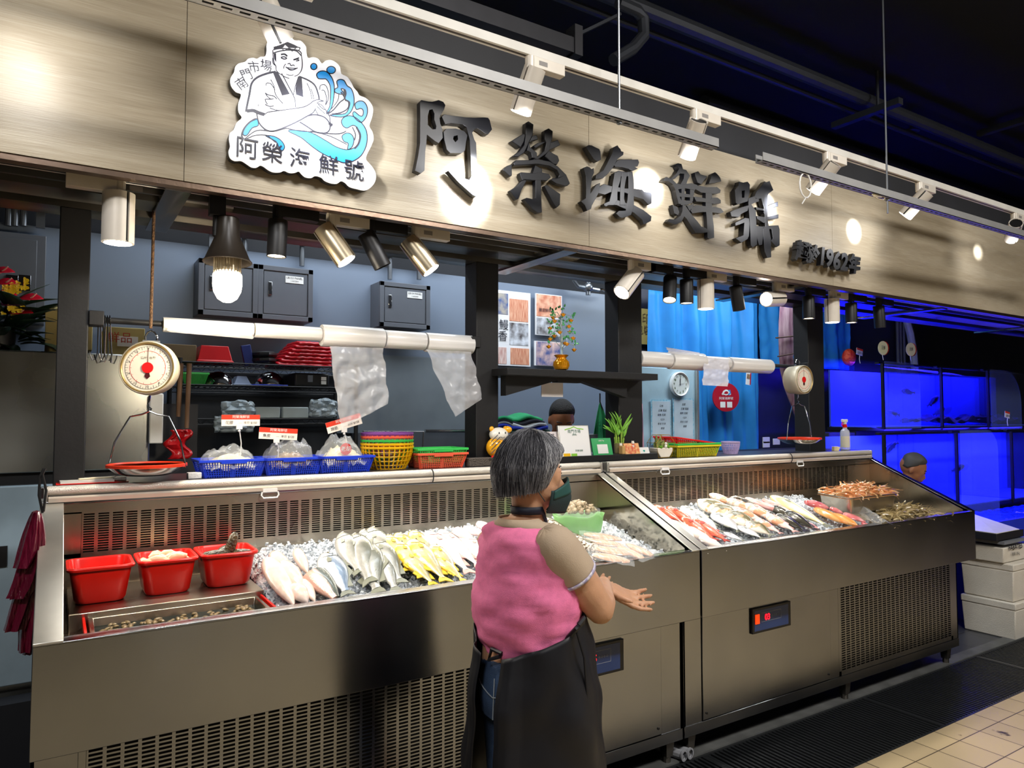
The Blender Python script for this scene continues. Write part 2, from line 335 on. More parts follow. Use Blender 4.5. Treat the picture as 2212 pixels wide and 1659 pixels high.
# upper lighting track
tr = thing('lighting_track', 'upper white lighting track above the oak fascia, lamps aimed at the sign', 'lighting track', (3, 2.25, 3.0))
b = B(); b.box((-.9, 2.235, 2.985), (5.9, 2.27, 3.02)); b.build('rail', TW, tr, smooth=0)
B().box((-.85, 2.247, 2.984), (5.9, 2.258, 2.986)).build('slot', M('slot_brown', (60, 50, 44), .5), tr, smooth=0)
# slotted steel channels
def channel(x0, x1, y, z, lab):
    t = thing('slotted_channel', lab, 'steel channel', ((x0+x1)/2, y, z)); b = B()
    w = .042; sl = .03; p = .05; x = x0
    b.box((x0, y, z), (x1, y+.003, z+.04)); b.box((x0, y+w-.003, z), (x1, y+w, z+.04))
    b.box((x0, y, z), (x1, y+.015, z+.003)); b.box((x0, y+.026, z), (x1, y+w, z+.003))
    while x < x1: b.box((x, y+.015, z), (min(x+p-sl, x1), y+.026, z+.003)); x += p
    b.build('slotted_profile', M('galvanised_strip', (150, 150, 150), .55, .6), t, smooth=0); return t
channel(-.5, 2.39, 2.09, 2.755, 'long slotted steel channel hung before the left half of the fascia')
channel(2.68, 6.4, 2.09, 2.755, 'long slotted steel channel hung before the right half of the fascia')
for u, v0, v1, lab in ((1340, -40, 268, 'thin steel hanger rod above the third big character'), (1920, 150, 460, 'thin steel hanger rod at the right of the small inscription')):
    a = PY(u, v1, 2.105); z1 = PY(u, v0, 2.105).z
    t = thing('hanger_rod', lab, 'hanger rod', (a.x, 2.105, a.z)); B().cyl((a.x, 2.111, a.z), (a.x, 2.111, 4.28), .005, n=8).build('rod', PIPE, t); B().cyl((a.x, 2.111, 2.745), (a.x, 2.111, 2.755), .011, n=6).build('nut', PIPE, t)
# ================= posts =================
for x0, x1, lab, z0 in ((0, .10, 'black square post at the left end of the stall behind the scale', 1.3), (1.77, 1.90, 'black square post left of the tiger figurine', 1.3), (2.70, 2.88, 'black square post right of the golden tree ornament', 1.3), (4.44, 4.62, 'black square post behind the round right-hand scale', 1.3)):
    one(B().box((x0, 3.11, .0), (x1, 3.23, 2.376)), 'post', BLK, lab, 'post', 'black posts of the stall', bevel=.004)
# ================= raised sign characters =================
def cv(x0, y0, s, Y):       # crop pixel -> point of the plane Y
    return lambda x, y: PY(x0+x/s, y0+y/s, Y)
A = (880, 200, 5.53); Bc = (1200, 280, 7.9); Cc = (1420, 340, 7.373)
G1 = [[[(165,88),(250,105),(300,108),(375,88),(430,110),(455,150),(440,200),(400,265),(385,300),(395,370),(418,440),(425,540),(375,605),(330,580),(235,505),(228,600),(215,700),(205,930),(160,966),(90,932),(128,750),(150,600),(152,300),(150,110)],[(265,205),(245,280),(245,385),(300,437),(340,435),(345,400),(320,320),(322,250),(300,198)]],
 [[(440,258),(540,275),(700,295),(810,300),(920,295),(965,300),(985,330),(1012,440),(965,500),(930,490),(870,445),(835,425),(800,440),(775,480),(800,560),(822,600),(835,900),(855,1200),(825,1245),(780,1225),(620,1080),(485,935),(515,920),(620,1000),(740,1045),(765,1000),(745,560),(705,410),(660,380),(520,365),(450,375),(412,290)]],
 [[(465,430),(580,428),(680,460),(718,510),(700,600),(690,690),(650,722),(510,722),(470,680),(440,560),(432,470)],[(555,520),(548,555),(575,592),(605,560),(600,510)]]]
G2 = [[[(1242,577),(1390,487),(1410,500),(1395,580),(1355,655)]],
 [[(1450,340),(1510,380),(1500,500),(1455,590),(1425,660),(1395,720),(1330,765),(1250,765),(1340,700),(1400,620),(1415,500),(1415,360)]],[[(1495,515),(1545,503),(1565,555),(1455,592)]],
 [[(1455,590),(1470,650),(1550,715),(1555,790),(1490,780),(1480,720),(1430,690)]],
 [[(1690,425),(1740,460),(1735,540),(1710,620),(1700,690),(1650,740),(1560,800),(1500,800),(1560,765),(1640,690),(1660,600),(1640,560),(1640,450)]],
 [[(1650,585),(1560,600),(1510,635),(1530,665),(1560,650),(1640,600)]],[[(1700,600),(1800,560),(1830,625),(1760,660),(1690,690)]],[[(1690,690),(1750,730),(1800,755),(1818,810),(1790,862),(1740,850),(1640,760)]],
 [[(1300,805),(1450,805),(1560,790),(1700,820),(1800,880),(1900,980),(1945,1085),(1920,1110),(1880,1118),(1780,1090),(1715,1045),(1740,1020),(1800,1015),(1815,980),(1790,930),(1700,880),(1560,855),(1280,870),(1268,840)]],
 [[(1250,852),(1252,990),(1230,1005),(1140,920),(1190,875)]],
 [[(1365,950),(1495,960),(1600,945),(1690,970),(1720,1010),(1670,1055),(1600,1050),(1490,1050),(1400,1040),(1375,1055),(1338,960)]],
 [[(1530,865),(1615,910),(1600,1050),(1605,1300),(1610,1430),(1560,1440),(1500,1400),(1390,1270),(1430,1255),(1500,1270),(1530,1260),(1530,1040),(1497,960)]],
 [[(1400,1040),(1430,1045),(1370,1160),(1330,1270),(1305,1280),(1225,1170),(1300,1125),(1360,1060)]],[[(1665,1100),(1830,1210),(1825,1340),(1780,1380),(1740,1320),(1635,1115)]]]
G3 = [[[(520,290),(570,262),(620,268),(750,330),(770,380),(780,510),(720,545),(650,500),(560,360)]],
 [[(480,650),(540,625),(590,645),(615,672),(655,655),(660,740),(630,800),(605,970),(600,1085),(690,950),(765,905),(760,960),(730,1100),(620,1300),(610,1350),(540,1385),(500,1290),(435,1225),(520,1170),(525,1000),(520,800)]],
 [[(990,300),(1060,265),(1080,300),(1110,330),(1125,370),(1165,380),(1160,430),(1060,500),(1030,560),(980,650),(900,750),(810,830),(680,845),(700,770),(820,690),(900,540),(970,400)]],
 [[(1060,520),(1130,510),(1300,510),(1410,508),(1430,560),(1405,625),(1350,632),(1410,665),(1320,705),(1250,670),(1130,640),(1020,635),(1000,600)]],
 [[(1010,730),(1130,715),(1110,870),(1080,960),(1060,1080),(1060,1200),(1000,1290),(910,1290),(860,1315),(825,1290),(830,1265),(920,1225),(960,1060),(980,900),(1000,800)]],
 [[(1140,720),(1230,730),(1195,900),(1180,1000),(1175,1180),(1200,1290),(1100,1290),(1105,1000),(1120,860)]],
 [[(1240,730),(1315,720),(1335,850),(1340,960),(1340,1300),(1310,1400),(1290,1460),(1140,1510),(1090,1490),(1030,1430),(1080,1385),(1200,1380),(1230,1200),(1245,1000),(1245,850)]],
 [[(1010,735),(1080,698),(1200,720),(1315,715),(1310,790),(1200,800),(1000,800)]],
 [[(740,980),(830,925),(960,965),(1180,1000),(1340,1005),(1480,1020),(1520,1060),(1625,1070),(1650,1110),(1640,1260),(1590,1285),(1500,1190),(1330,1140),(1200,1080),(1060,1060),(940,1070),(850,1110),(720,1080)]],
 [[(940,1200),(1060,1200),(1240,1260),(1330,1280),(1500,1370),(1640,1480),(1630,1560),(1510,1620),(1480,1540),(1340,1420),(1180,1350),(1040,1290),(920,1280)]]]
G4 = [[[(265,115),(330,92),(385,105),(408,185),(350,270),(280,340),(210,350),(235,320),(310,250),(345,180),(320,135)]],[[(400,185),(460,200),(520,290),(480,370),(460,430),(370,430),(420,340),(430,260),(360,255)]],
 [[(145,310),(230,345),(290,400),(320,460),(350,560),(360,640),(410,740),(340,740),(310,620),(290,520),(250,430),(180,380),(95,370),(120,330)]],
 [[(290,410),(370,430),(540,410),(640,440),(600,520),(440,490),(320,510)]],[[(330,560),(520,590),(570,640),(350,625)]],[[(340,680),(540,690),(565,720),(470,755),(380,760)]],
 [[(385,420),(440,420),(430,760),(385,760)]],[[(520,440),(605,450),(565,700),(520,700)]],[[(240,755),(320,790),(350,870),(330,920),(270,890)]],
 [[(405,730),(450,780),(430,940),(380,1030),(290,1070),(160,1020),(190,980),(290,990),(370,930),(400,850)]],
 [[(440,760),(560,930),(640,1020),(700,1100),(780,1130),(830,1190),(690,1205),(610,1200),(560,1130),(470,980),(430,940)]],[[(470,770),(590,740),(560,800),(515,850)]],
 [[(595,240),(650,220),(690,270),(795,300),(740,370),(700,430),(640,400),(605,300)]],[[(870,260),(920,235),(960,270),(1000,320),(1020,380),(960,395),(820,415),(850,340)]],
 [[(660,450),(800,475),(950,470),(1010,520),(1000,565),(930,580),(700,560),(600,500),(620,450)]],[[(580,620),(700,640),(850,670),(870,640),(960,640),(1010,680),(1010,730),(900,740),(750,710),(620,700)]],
 [[(560,790),(620,760),(700,770),(880,790),(930,790),(1010,810),(1060,870),(1010,890),(850,870),(700,870),(560,890),(530,850)]],[[(770,560),(870,560),(870,760),(880,950),(900,1100),(905,1280),(830,1300),(800,1280),(790,1000),(770,800)]]]
G5 = [[[(1300,385),(1370,400),(1440,385),(1475,430),(1470,560),(1440,700),(1280,750),(1250,720),(1235,520),(1290,450)],[(1345,530),(1350,640),(1385,640),(1395,525)]],
 [[(1160,870),(1210,840),(1380,780),(1460,760),(1440,850),(1340,900),(1300,950),(1180,940)]],
 [[(1240,1040),(1400,960),(1460,970),(1470,1050),(1460,1250),(1440,1300),(1340,1360),(1250,1290),(1290,1270),(1370,1240),(1385,1040),(1300,1075),(1245,1090)]],
 [[(1450,650),(1560,610),(1580,700),(1500,750),(1570,850),(1580,1100),(1590,1390),(1520,1435),(1490,1400),(1470,1000),(1450,760)]],
 [[(1640,480),(1710,380),(1740,395),(1790,375),(1850,520),(1770,580),(1750,640),(1600,660),(1540,630),(1580,540)]],
 [[(1640,600),(1760,600),(1760,1000),(1780,1120),(1810,1300),(1815,1590),(1750,1600),(1710,1500),(1680,1130),(1720,1100),(1700,800)]],
 [[(1570,790),(1700,820),(1780,760),(1920,705),(1925,780),(1830,800),(1760,830),(1720,900),(1690,880),(1700,850),(1580,830)]],[[(1580,930),(1720,950),(1930,905),(1930,970),(1760,990),(1700,1050),(1590,980)]],
 [[(1480,690),(1620,640),(1620,700),(1500,740)]],
 [[(1570,1090),(1680,1100),(1760,1090),(1930,1080),(1950,1150),(1950,1400),(1900,1430),(1810,1330),(1840,1290),(1820,1140),(1700,1150),(1670,1390),(1620,1400),(1590,1300)]]]
SIGN = M('sign_black_gloss', (20, 21, 26), .4, var=.1)
labs = ('first and largest black raised character of the fascia sign, beside the round logo board', 'second black raised character of the fascia sign with two flame strokes on top', 'third black raised character of the fascia sign, under the hanger rod', 'fourth black raised character of the fascia sign with a long vertical stroke', 'last black raised character of the fascia sign with a glaring lamp reflection')
for G, C, lb in ((G1, A, labs[0]), (G2, A, labs[1]), (G3, Bc, labs[2]), (G4, Cc, labs[3]), (G5, Cc, labs[4])):
    b = B()
    for i, lp in enumerate(G):
        y = 2.578+i*.0004; b.prism(lp, cv(*C, y), (0, 2.608-y, 0))
    one(b, 'sign_character', SIGN, lb, 'sign letter', 'raised characters of the shop name', smooth=0, bevel=.003)
# small inscription, built as letters in its real slant along the board
p0 = PY(1708, 560, 2.585); p1 = PY(1846, 578, 2.585)
LW = (p1.x-p0.x)
xs = [.10, .255, .40, .51, .625, .75, .92]; zs = [-.005, -.012, -.01, -.012, -.02, -.018, -.022]
for ch, fx, dz, sz, lb in zip('起於1962年', xs, zs, (.125, .12, .15, .15, .15, .15, .125), ('first small character of the inscription', 'second small character of the inscription', 'slanted numeral one of the small inscription', 'numeral nine of the small inscription', 'numeral six of the small inscription', 'numeral two of the small inscription', 'last small character of the inscription')):
    c = V((p0.x+LW*fx, 2.585, 2.545+dz)); t = thing('sign_character', 'small black raised '+lb+' under the shop name', 'sign letter', c, 'small raised characters of the founding year')
    text(ch, 'letter', SIGN, onY(c.x, 2.585, c.z), sz*.95, t, off=.006, depth=.03, shear=.18)
# ================= logo board =================
LG = (480, 60, 4.483)
out = [(590,68),(650,75),(700,120),(760,125),(810,180),(815,230),(830,290),(880,285),(930,300),(965,345),(1000,320),(1050,312),(1100,335),(1140,380),(1155,445),(1210,475),(1250,530),(1275,580),(1310,620),(1330,655),(1390,680),(1440,730),(1462,790),(1450,870),(1425,950),(1455,1010),(1465,1080),(1440,1150),(1400,1230),(1395,1280),(1440,1330),(1480,1390),(1490,1450),(1470,1510),(1420,1560),(1370,1575),(1300,1560),(1230,1540),(1190,1500),(1150,1485),(1110,1510),(1050,1505),(990,1480),(960,1450),(900,1435),(860,1455),(800,1445),(760,1410),(740,1390),(700,1405),(650,1405),(600,1385),(560,1400),(500,1400),(450,1380),(400,1345),(365,1335),(330,1355),(280,1350),(220,1310),(180,1290),(120,1290),(75,1260),(60,1200),(75,1150),(65,1080),(75,1020),(110,990),(140,920),(190,870),(160,820),(155,740),(175,680),(180,640),(130,620),(85,560),(80,490),(115,430),(125,380),(160,345),(220,330),(250,300),(300,290),(335,300),(370,280),(415,275),(430,220),(430,160),(460,110),(520,75)]
def smooth_loop(p, k=3):
    n = len(p); r = []
    for i in range(n):
        a, b_, c, d = p[i-1], p[i], p[(i+1) % n], p[(i+2) % n]
        for j in range(k):
            t = j/k; r.append(tuple(.5*((2*b_[q])+(-a[q]+c[q])*t+(2*a[q]-5*b_[q]+4*c[q]-d[q])*t*t+(-a[q]+3*b_[q]-3*c[q]+d[q])*t**3) for q in (0, 1)))
    return r
def smooth_line(p, k=4):
    if len(p) < 3: return p
    q = [p[0]]+list(p)+[p[-1]]; r = []
    for i in range(1, len(q)-2):
        a, b_, c, d = q[i-1], q[i], q[i+1], q[i+2]
        for j in range(k):
            t = j/k; r.append(tuple(.5*((2*b_[z])+(-a[z]+c[z])*t+(2*a[z]-5*b_[z]+4*c[z]-d[z])*t*t+(-a[z]+3*b_[z]-3*c[z]+d[z])*t**3) for z in (0, 1)))
    return r+[p[-1]]
yF = 2.575; c0 = PY(630, 270, yF)
lg = thing('logo_board', 'large white cut-out logo board with a man with crossed arms and blue waves', 'logo sign', (c0.x, 2.6, c0.z))
SO = smooth_loop(out)
B().prism(SO, cv(*LG, yF), (0, .004, 0)).build('white_face', M('logo_white', (238, 238, 242), .4, var=.01), lg, smooth=0)
B().prism(SO, cv(*LG, yF+.004), (0, .030, 0)).build('black_edge', SIGN, lg, smooth=0)
BLU = M('logo_blue', (38, 140, 210), .35, var=.04)
INK = M('logo_ink', (32, 32, 44), .45)
blues = [[(915,450),(950,420),(1010,425),(1060,480),(1085,560),(1080,680),(1060,770),(1020,830),(1010,820),(1040,760),(1050,650),(1045,560),(1010,500),(975,495),(930,490)],
 [(1110,520),(1140,500),(1180,510),(1210,560),(1250,590),(1275,660),(1275,740),(1240,820),(1180,860),(1100,860),(1040,845),(1100,840),(1190,830),(1225,780),(1235,720),(1190,690),(1200,640),(1190,600),(1150,590),(1180,640),(1130,640),(1090,620),(1095,590),(1120,575)],
 [(1285,740),(1320,710),(1370,715),(1405,770),(1400,850),(1350,915),(1300,890),(1265,840),(1280,810),(1330,850),(1360,850),(1365,800),(1340,780),(1300,790)],
 [(1155,900),(1190,860),(1260,855),(1330,900),(1390,980),(1405,1080),(1380,1180),(1320,1260),(1200,1310),(1080,1270),(960,1210),(860,1140),(760,1060),(640,1000),(700,990),(850,1010),(1000,1090),(1100,1150),(1200,1180),(1280,1160),(1330,1100),(1340,1030),(1300,960),(1260,945),(1210,970),(1170,950)],
 [(1160,1050),(1200,1020),(1250,1030),(1275,1080),(1260,1150),(1215,1180),(1220,1120),(1180,1100)],[(200,1030),(220,970),(280,900),(335,880),(350,945),(290,970),(240,1040)],[(420,1045),(500,1050),(570,1090),(605,1150),(580,1190),(550,1160),(520,1100)],
 [(887+30*math.cos(a*.5236), 375+30*math.sin(a*.5236)) for a in range(12)], [(1055+42*math.cos(a*.5236), 408+35*math.sin(a*.5236)) for a in range(12)]]
b = B(); k = B()
for p in blues:
    sp = smooth_loop(p, 3); b.prism(sp, cv(*LG, yF-.001), (0, .0012, 0)); k.ribbon(sp+[sp[0]], 9, cv(*LG, yF-.0016), (0, .001, 0))
b.build('blue_waves', BLU, lg, smooth=0)
lines = [  # (width, points) ink drawing of the man and the water
 (7, [(490,215),(500,330),(520,370),(530,420),(600,470),(650,490)]), (7, [(765,250),(775,330),(770,400),(740,450),(700,470)]), (6,[(490,290),(492,340),(515,365)]),
 (9, [(495,212),(560,200),(650,205),(740,220),(770,250)]), (9, [(495,245),(560,225),(650,215),(720,225),(765,270)]), (7,[(585,200),(600,222),(650,195),(680,225),(720,190),(755,195),(735,225)]),
 (14, [(570,258),(605,255),(630,275)]), (12, [(690,310),(720,300),(745,290)]), (8,[(570,285),(600,280),(625,295),(600,302),(570,290)]), (8,[(700,310),(725,305),(745,315),(715,320)]),
 (6, [(635,350),(655,345),(665,365),(690,360),(700,370)]), (6, [(595,395),(600,370),(615,350)]), (8, [(615,378),(650,400),(690,405),(730,388)]), (6, [(630,385),(670,390),(715,392)]), (7, [(640,400),(665,410),(700,405)]),(6,[(620,450),(660,460),(690,455)]),
 (20, [(520,425),(440,440),(340,480),(285,540),(265,640),(240,760),(232,810)]), (30, [(240,805),(300,800),(350,820),(410,840)]), (12, [(335,830),(350,900),(380,950),(430,990),(490,1000),(560,980),(700,920),(830,850)]),
 (8, [(410,840),(450,815),(560,800),(700,780),(790,765),(850,735),(880,710),(930,695),(985,710)]), (7,[(985,710),(940,715),(920,730),(960,745),(1000,790)]), (7,[(930,740),(960,770),(995,795)]), (7,[(920,760),(960,800),(995,830)]), (7,[(905,795),(930,840),(960,855)]), (10,[(905,780),(880,820),(830,850)]),
 (12, [(830,850),(900,840),(980,860),(1025,900),(1045,950),(1030,1000),(980,1020),(900,1005),(830,960),(750,910)]), (8, [(1000,790),(1040,860),(1045,910),(1060,940)]), (16,[(1030,930),(1065,935),(1050,950)]),
 (14, [(745,470),(840,510),(900,560),(930,640),(940,690)]), (7, [(820,535),(850,600),(870,690)]), (7,[(860,590),(880,650),(885,690)]), (9, [(575,440),(640,560),(700,680),(712,770)]), (7,[(740,470),(710,560),(690,650)]),
 (7, [(470,500),(500,560),(520,650),(590,735)]), (7,[(425,560),(430,535),(470,540),(500,580),(512,600)]), (8,[(415,630),(450,650),(500,660),(530,690)]), (8,[(420,690),(470,690),(500,685)]), (8,[(415,740),(460,760),(500,755)]),(8,[(415,690),(425,720),(440,740)]),(7,[(460,775),(520,795),(580,800)]),(7,[(415,630),(440,665),(470,690)]), (6,[(350,735),(350,760)]),
 (16, [(330,880),(270,910),(215,970),(190,1030),(195,1060)]), (8, [(220,1075),(300,1010),(370,990),(500,1000),(620,970)]), (7, [(215,1085),(320,1040),(430,1040),(470,1070),(520,1110)]), (7,[(620,970),(760,1000),(900,1010),(1050,1050),(1210,1130)]),(9,[(1200,1000),(1130,1025),(1000,1020),(850,1000)]),
 (7, [(945,600),(950,560),(990,550),(1020,590),(1030,680),(1000,750)]), (7,[(960,605),(990,610),(1010,680),(1000,740)]), (12,[(1150,620),(1185,680),(1140,720),(1080,790),(1030,830)]), (7,[(1130,640),(1120,700),(1070,770),(1020,820)]), (12,[(1190,700),(1225,720),(1215,780),(1150,820),(1060,835)]),
 (18, [(1300,960),(1335,1040),(1320,1120),(1280,1170)]), (10,[(1260,960),(1290,1030),(1280,1090)]), (12,[(1180,600),(1190,640),(1170,660)])]
for wd, p in lines: k.ribbon(smooth_line(p), wd, cv(*LG, yF-.0022), (0, .0012, 0))
for p in ([(500,205),(498,170),(530,138),(590,128),(640,140),(700,165),(745,190),(700,195),(640,190),(610,160),(590,192),(520,205)], [(500,250),(520,245),(522,330),(505,300)], [(495,440),(535,420),(600,540),(655,640),(580,655)], [(735,470),(770,480),(785,670),(715,645),(710,590)]):
    k.prism(p, cv(*LG, yF-.0026), (0, .001, 0))
k.build('ink_drawing', INK, lg, smooth=0)
for ch, cx, cy, hh in (('阿', 240, 1178, 215), ('榮', 485, 1225, 205), ('海', 752, 1282, 205), ('鮮', 1030, 1345, 200), ('號', 1275, 1395, 205)):
    for nm, mt, of, dy in (('outline_lettering', INK, .0004, .0005),):
        o = cv(*LG, yF-.003)(cx, cy); sc = (cv(*LG, yF)(cx, cy-hh/2)-cv(*LG, yF)(cx, cy+hh/2)).length
        text(ch, nm, mt, onY(o.x, o.y-dy, o.z), sc*1.02, lg, off=of, depth=.0006)
for ch, cx, cy, an in (('南', 193, 545, .75), ('門', 237, 460, .5), ('市', 310, 388, .25), ('場', 425, 372, .0)):
    o = cv(*LG, yF-.003)(cx, cy); ca, sa = math.cos(an), math.sin(an)
    text(ch, 'outline_lettering', INK, frame(o, (ca, 0, sa), (-sa, 0, ca)), .042, lg, off=.0, depth=.0006)
# ================= lamps =================
WL = M('lamp_white', (222, 214, 202), .35, .1); BL = M('lamp_black', (20, 20, 22), .45); HS = M('heat_sink', (210, 196, 168), .28, .9)
GLW2 = M('warm_glow', (255, 240, 220), emit=(255, 236, 200), es=14)
def track_lamp(p, kind, aim, lab, rail_z, lit=True, energy=0, tgt=None, spot=50, blend=.6, r=.042, ln=.13, flip=False, col=(1, .93, .84), drop=.055, big=False, grp='spot lamps on the lower track', rot=None):
    """p = point under the rail; aim = direction the barrel points; head hangs from an adaptor box"""
    body = WL if kind == 'w' else BL
    t = thing('track_spotlight', lab, 'spotlight', (p[0], p[1], rail_z), grp)
    s = -1 if flip else 1; x, y = p[0], p[1]
    b = B(); b.box((min(x-.012*s, x+.155*s), y-.018, rail_z-.045), (max(x-.012*s, x+.155*s), y+.018, rail_z)); b.cyl((x, y, rail_z-.055), (x, y, rail_z), .02); b.build('adaptor', body, t, bevel=.002)
    if kind == 'w': B().box((x+.03, y-.0185, rail_z-.032), (x+.07, y-.018, rail_z-.014)).build('rating_plate', M('plate_grey', (140, 135, 132), .5), t, smooth=0)
    top = V((x, y, rail_z-.045)); kn = V((x, y, rail_z-.045-drop)); B().cyl(top, kn, .007, n=8).build('stem', body, t)
    d = V(aim).normalized(); c = kn+d*.02; a0 = c-d*ln*.45; a1 = c+d*ln*.55; q = d.to_track_quat('Z', 'Y')
    if kind == 'w':
        b = B(); n = 24
        for k3 in range(3):   # three wide aluminium shells with dark gaps
            th0 = k3*2.094+.10; R0 = lambda e, rr: [e+q@V((rr*math.cos(th0+1.89*i/8), rr*math.sin(th0+1.89*i/8), 0)) for i in range(9)]
            o_ = R0(a0, r)+R0(a0, r-.006)[::-1]; p_ = R0(a1, r)+R0(a1, r-.006)[::-1]; b.rings([o_, p_])
        b.build('shell', body if big is not True else HS, t)
        b = B(); b.cyl(a0+d*.004, a1-d*.004, r-.006, n=20); b.build('core', BL, t)
        B().cyl(a1-d*.004, a1+d*.001, r-.002, r-.006, n=20).build('lens_ring', BL, t)
    else:
        b = B(); b.lathe([(.0, 0), (r*.96, 0), (r, .004), (r, ln), (r-.003, ln), (r-.004, ln-.012), (0, ln-.014)], a0, d, 24); b.build('barrel', body, t)
    if lit: B().cyl(a1-d*.006, a1-d*.0045 if kind != 'w' else a1+d*.002, r*.86, n=20).build('lens', GLW if kind == 'w' else GLW2, t)
    if energy:
        energy *= .36 if rail_z < 2.6 else 1
        e = a1+d*.03; l = lamp('SPOT', 'lamp_light', e, V(tgt) if tgt is not None else e+d, energy, col, .03, spot, blend); l.parent = None
    return t
DN = (0, 0, -1)
def dirto(p, q): return (V(q)-V(p)).normalized()
# upper track, lamps turned back at the sign
up = [(570, 12, (700, 300), 'white lamp above the logo board at the top edge of the picture', 58), (1145, 115, (1010, 410), 'white lamp above the first and second big sign characters', 46),
      (1500, 228, (1400, 405), 'white lamp above the third and fourth big sign characters', 46), (1785, 318, (1655, 450), 'white lamp with bright lens turned left at the last big sign character', 40),
      (1985, 385, (1845, 500), 'white lamp with bright lens lighting the bare oak right of the inscription', 34), (2190, 455, (2112, 545), 'white lamp at the far right end of the upper track', 22)]
up.append((60, -120, (20, 170), 'white lamp over the left end of the fascia, mostly above the picture', 46))
for i, (u, v, (tu, tv), lb, sp) in enumerate(up):
    p = PY(u, v, 2.25); p.z = 2.985; tg = PY(tu, tv, 2.62)
    hd = V((p.x, 2.25, 2.88)); d = dirto(hd, tg)
    track_lamp(p, 'w', (d.x*1.0, d.y*.55, d.z-.25), lb, 2.985, True, (34, 170, 160, 150, 140, 60, 3)[i], tg, (56, 36, 36, 33, 27, 17, 60)[i], .85, r=.043, ln=.17, col=(.93, .96, 1), drop=.06, grp='white lamps on the upper track')
    lamp('SPOT', 'lamp_light', hd-V((0, .03, .16)), tg, (13, 14, 13, 12, 10, 5, 8)[i], (.97, .97, 1), .05, 125, 1)
# lower track
y0 = 2.757; z0 = 2.40
def low(u, v): q = PZ(u, v, z0-.03); return (q.x, y0)
L1 = [(253, 425, 'w', (0, 0, -1), 'large white lamp pointing straight down above the scale', 60, (.7, 2.5, 1.0), True, dict(r=.05, ln=.17, flip=True, spot=70)),
 (590, 470, 'b', (-.03, 0, -1), 'black lamp pointing down right of the glowing bulb', 26, (.9, 2.7, 1.0), True, dict(r=.036, ln=.14)),
 (705, 485, 'w', (.55, -.3, -.9), 'white lamp tilted to the right, before the switch box pair', 75, (1.3, 2.6, 1.0), False, dict(r=.044, ln=.16, big=True, spot=60)),
 (800, 492, 'b', (.5, -.1, -.95), 'black tilted lamp between the two tilted white lamps', 30, (1.5, 2.7, 1.0), False, dict(r=.036, ln=.15)),
 (888, 510, 'w', (.6, -.35, -.9), 'white tilted lamp before the single switch box', 75, (1.9, 2.6, 1.0), False, dict(r=.044, ln=.16, big=True, spot=60)),
 (1342, 580, 'w', (-.75, -.1, -.75), 'white lamp turned to the left beside the second post', 60, (2.1, 2.6, 1.0), False, dict(r=.046, ln=.16, spot=60)),
 (1424, 592, 'b', (-.3, -.25, -1), 'black lamp with glaring lens right of the second post', 22, (2.5, 2.6, 1.0), True, dict(r=.036, ln=.14, flip=True)),
 (1460, 597, 'b', (0, 0, -1), 'black lamp pointing down between the glaring one and a white one', 20, (2.7, 2.7, 1.0), True, dict(r=.036, ln=.13)),
 (1515, 600, 'w', (0, 0, -1), 'upright white lamp before the blue curtain', 55, (3.0, 2.65, 1.0), True, dict(r=.046, ln=.16, spot=64)),
 (1570, 612, 'b', (.35, .1, -1), 'black unlit tilted lamp before the blue curtain', 0, None, False, dict(r=.036, ln=.14)),
 (1668, 622, 'w', (-1, -.1, -.12), 'white lamp turned sideways over the squid-shaped hanging', 45, (3.4, 2.65, 1.0), False, dict(r=.046, ln=.15, spot=60)),
 (1710, 637, 'b', (0, 0, -1), 'black lamp pointing down before the top of the hanging', 24, (3.6, 2.65, 1.0), True, dict(r=.036, ln=.14)),
 (1755, 645, 'w', (0, 0, -1), 'upright white lamp at the right-hand post', 50, (3.9, 2.65, 1.0), True, dict(r=.046, ln=.15, spot=64)),
 (1789, 652, 'b', (0, 0, -1), 'black lamp pointing down just right of the right-hand post', 20, (4.3, 2.65, 1.0), True, dict(r=.036, ln=.13)),
 (1838, 662, 'b', (.1, 0, -1), 'black unlit lamp, last one at the right of the lower track', 0, None, False, dict(r=.036, ln=.15))]
for u, v, kd, aim, lb, en, tg, lit, kw in L1:
    track_lamp(low(u, v), kd, aim, lb, z0, lit or en > 40, en, tg, col=(1, .95, .88) if kd == 'w' else (1, .88, .68), **kw)
# big bulb in its dark cone shade
x, y = low(468, 445); t = thing('bulb_lamp', 'dark cone-shaped track lamp with a big glowing white bulb', 'lamp', (x, y, z0))
b = B(); b.box((x-.03, y-.02, z0-.075), (x+.025, y+.02, z0)); b.cyl((x-.005, y, z0-.075), (x-.005, y, z0-.15), .012); b.build('adaptor', BL, t, bevel=.003)
ax = V((.0, -.05, -1)).normalized(); c = V((x+.035, y, z0-.075))
B().lathe([(.0, 0), (.036, 0), (.040, .005), (.043, .07), (.078, .155), (.086, .165), (.083, .168), (.074, .158), (.040, .075), (0, .07)], c, ax, 32).build('shade', M('shade_brown_black', (44, 38, 32), .35), t)
b = B(); b.cyl(c+ax*.10, c+ax*.20, .038, n=20)
for i in range(26): a = i*2*math.pi/26; q = ax.to_track_quat('Z', 'Y'); o_ = q@V((.046*math.cos(a), .046*math.sin(a), 0)); b.cyl(c+ax*.12+o_, c+ax*.215+o_, .0022, n=4)
b.build('cooling_fins', HS, t)
B().lathe([(.044, .205), (.050, .212), (.051, .25), (.047, .275), (.034, .30), (.017, .312), (0.001, .315)], c, ax, 28, cap=True).build('bulb', M('bulb_glow', (255, 250, 235), emit=(255, 240, 214), es=9), t)
lamp('POINT', 'lamp_light', c+ax*.36, (0, 0, 0), 14, (1, .85, .62), .05)
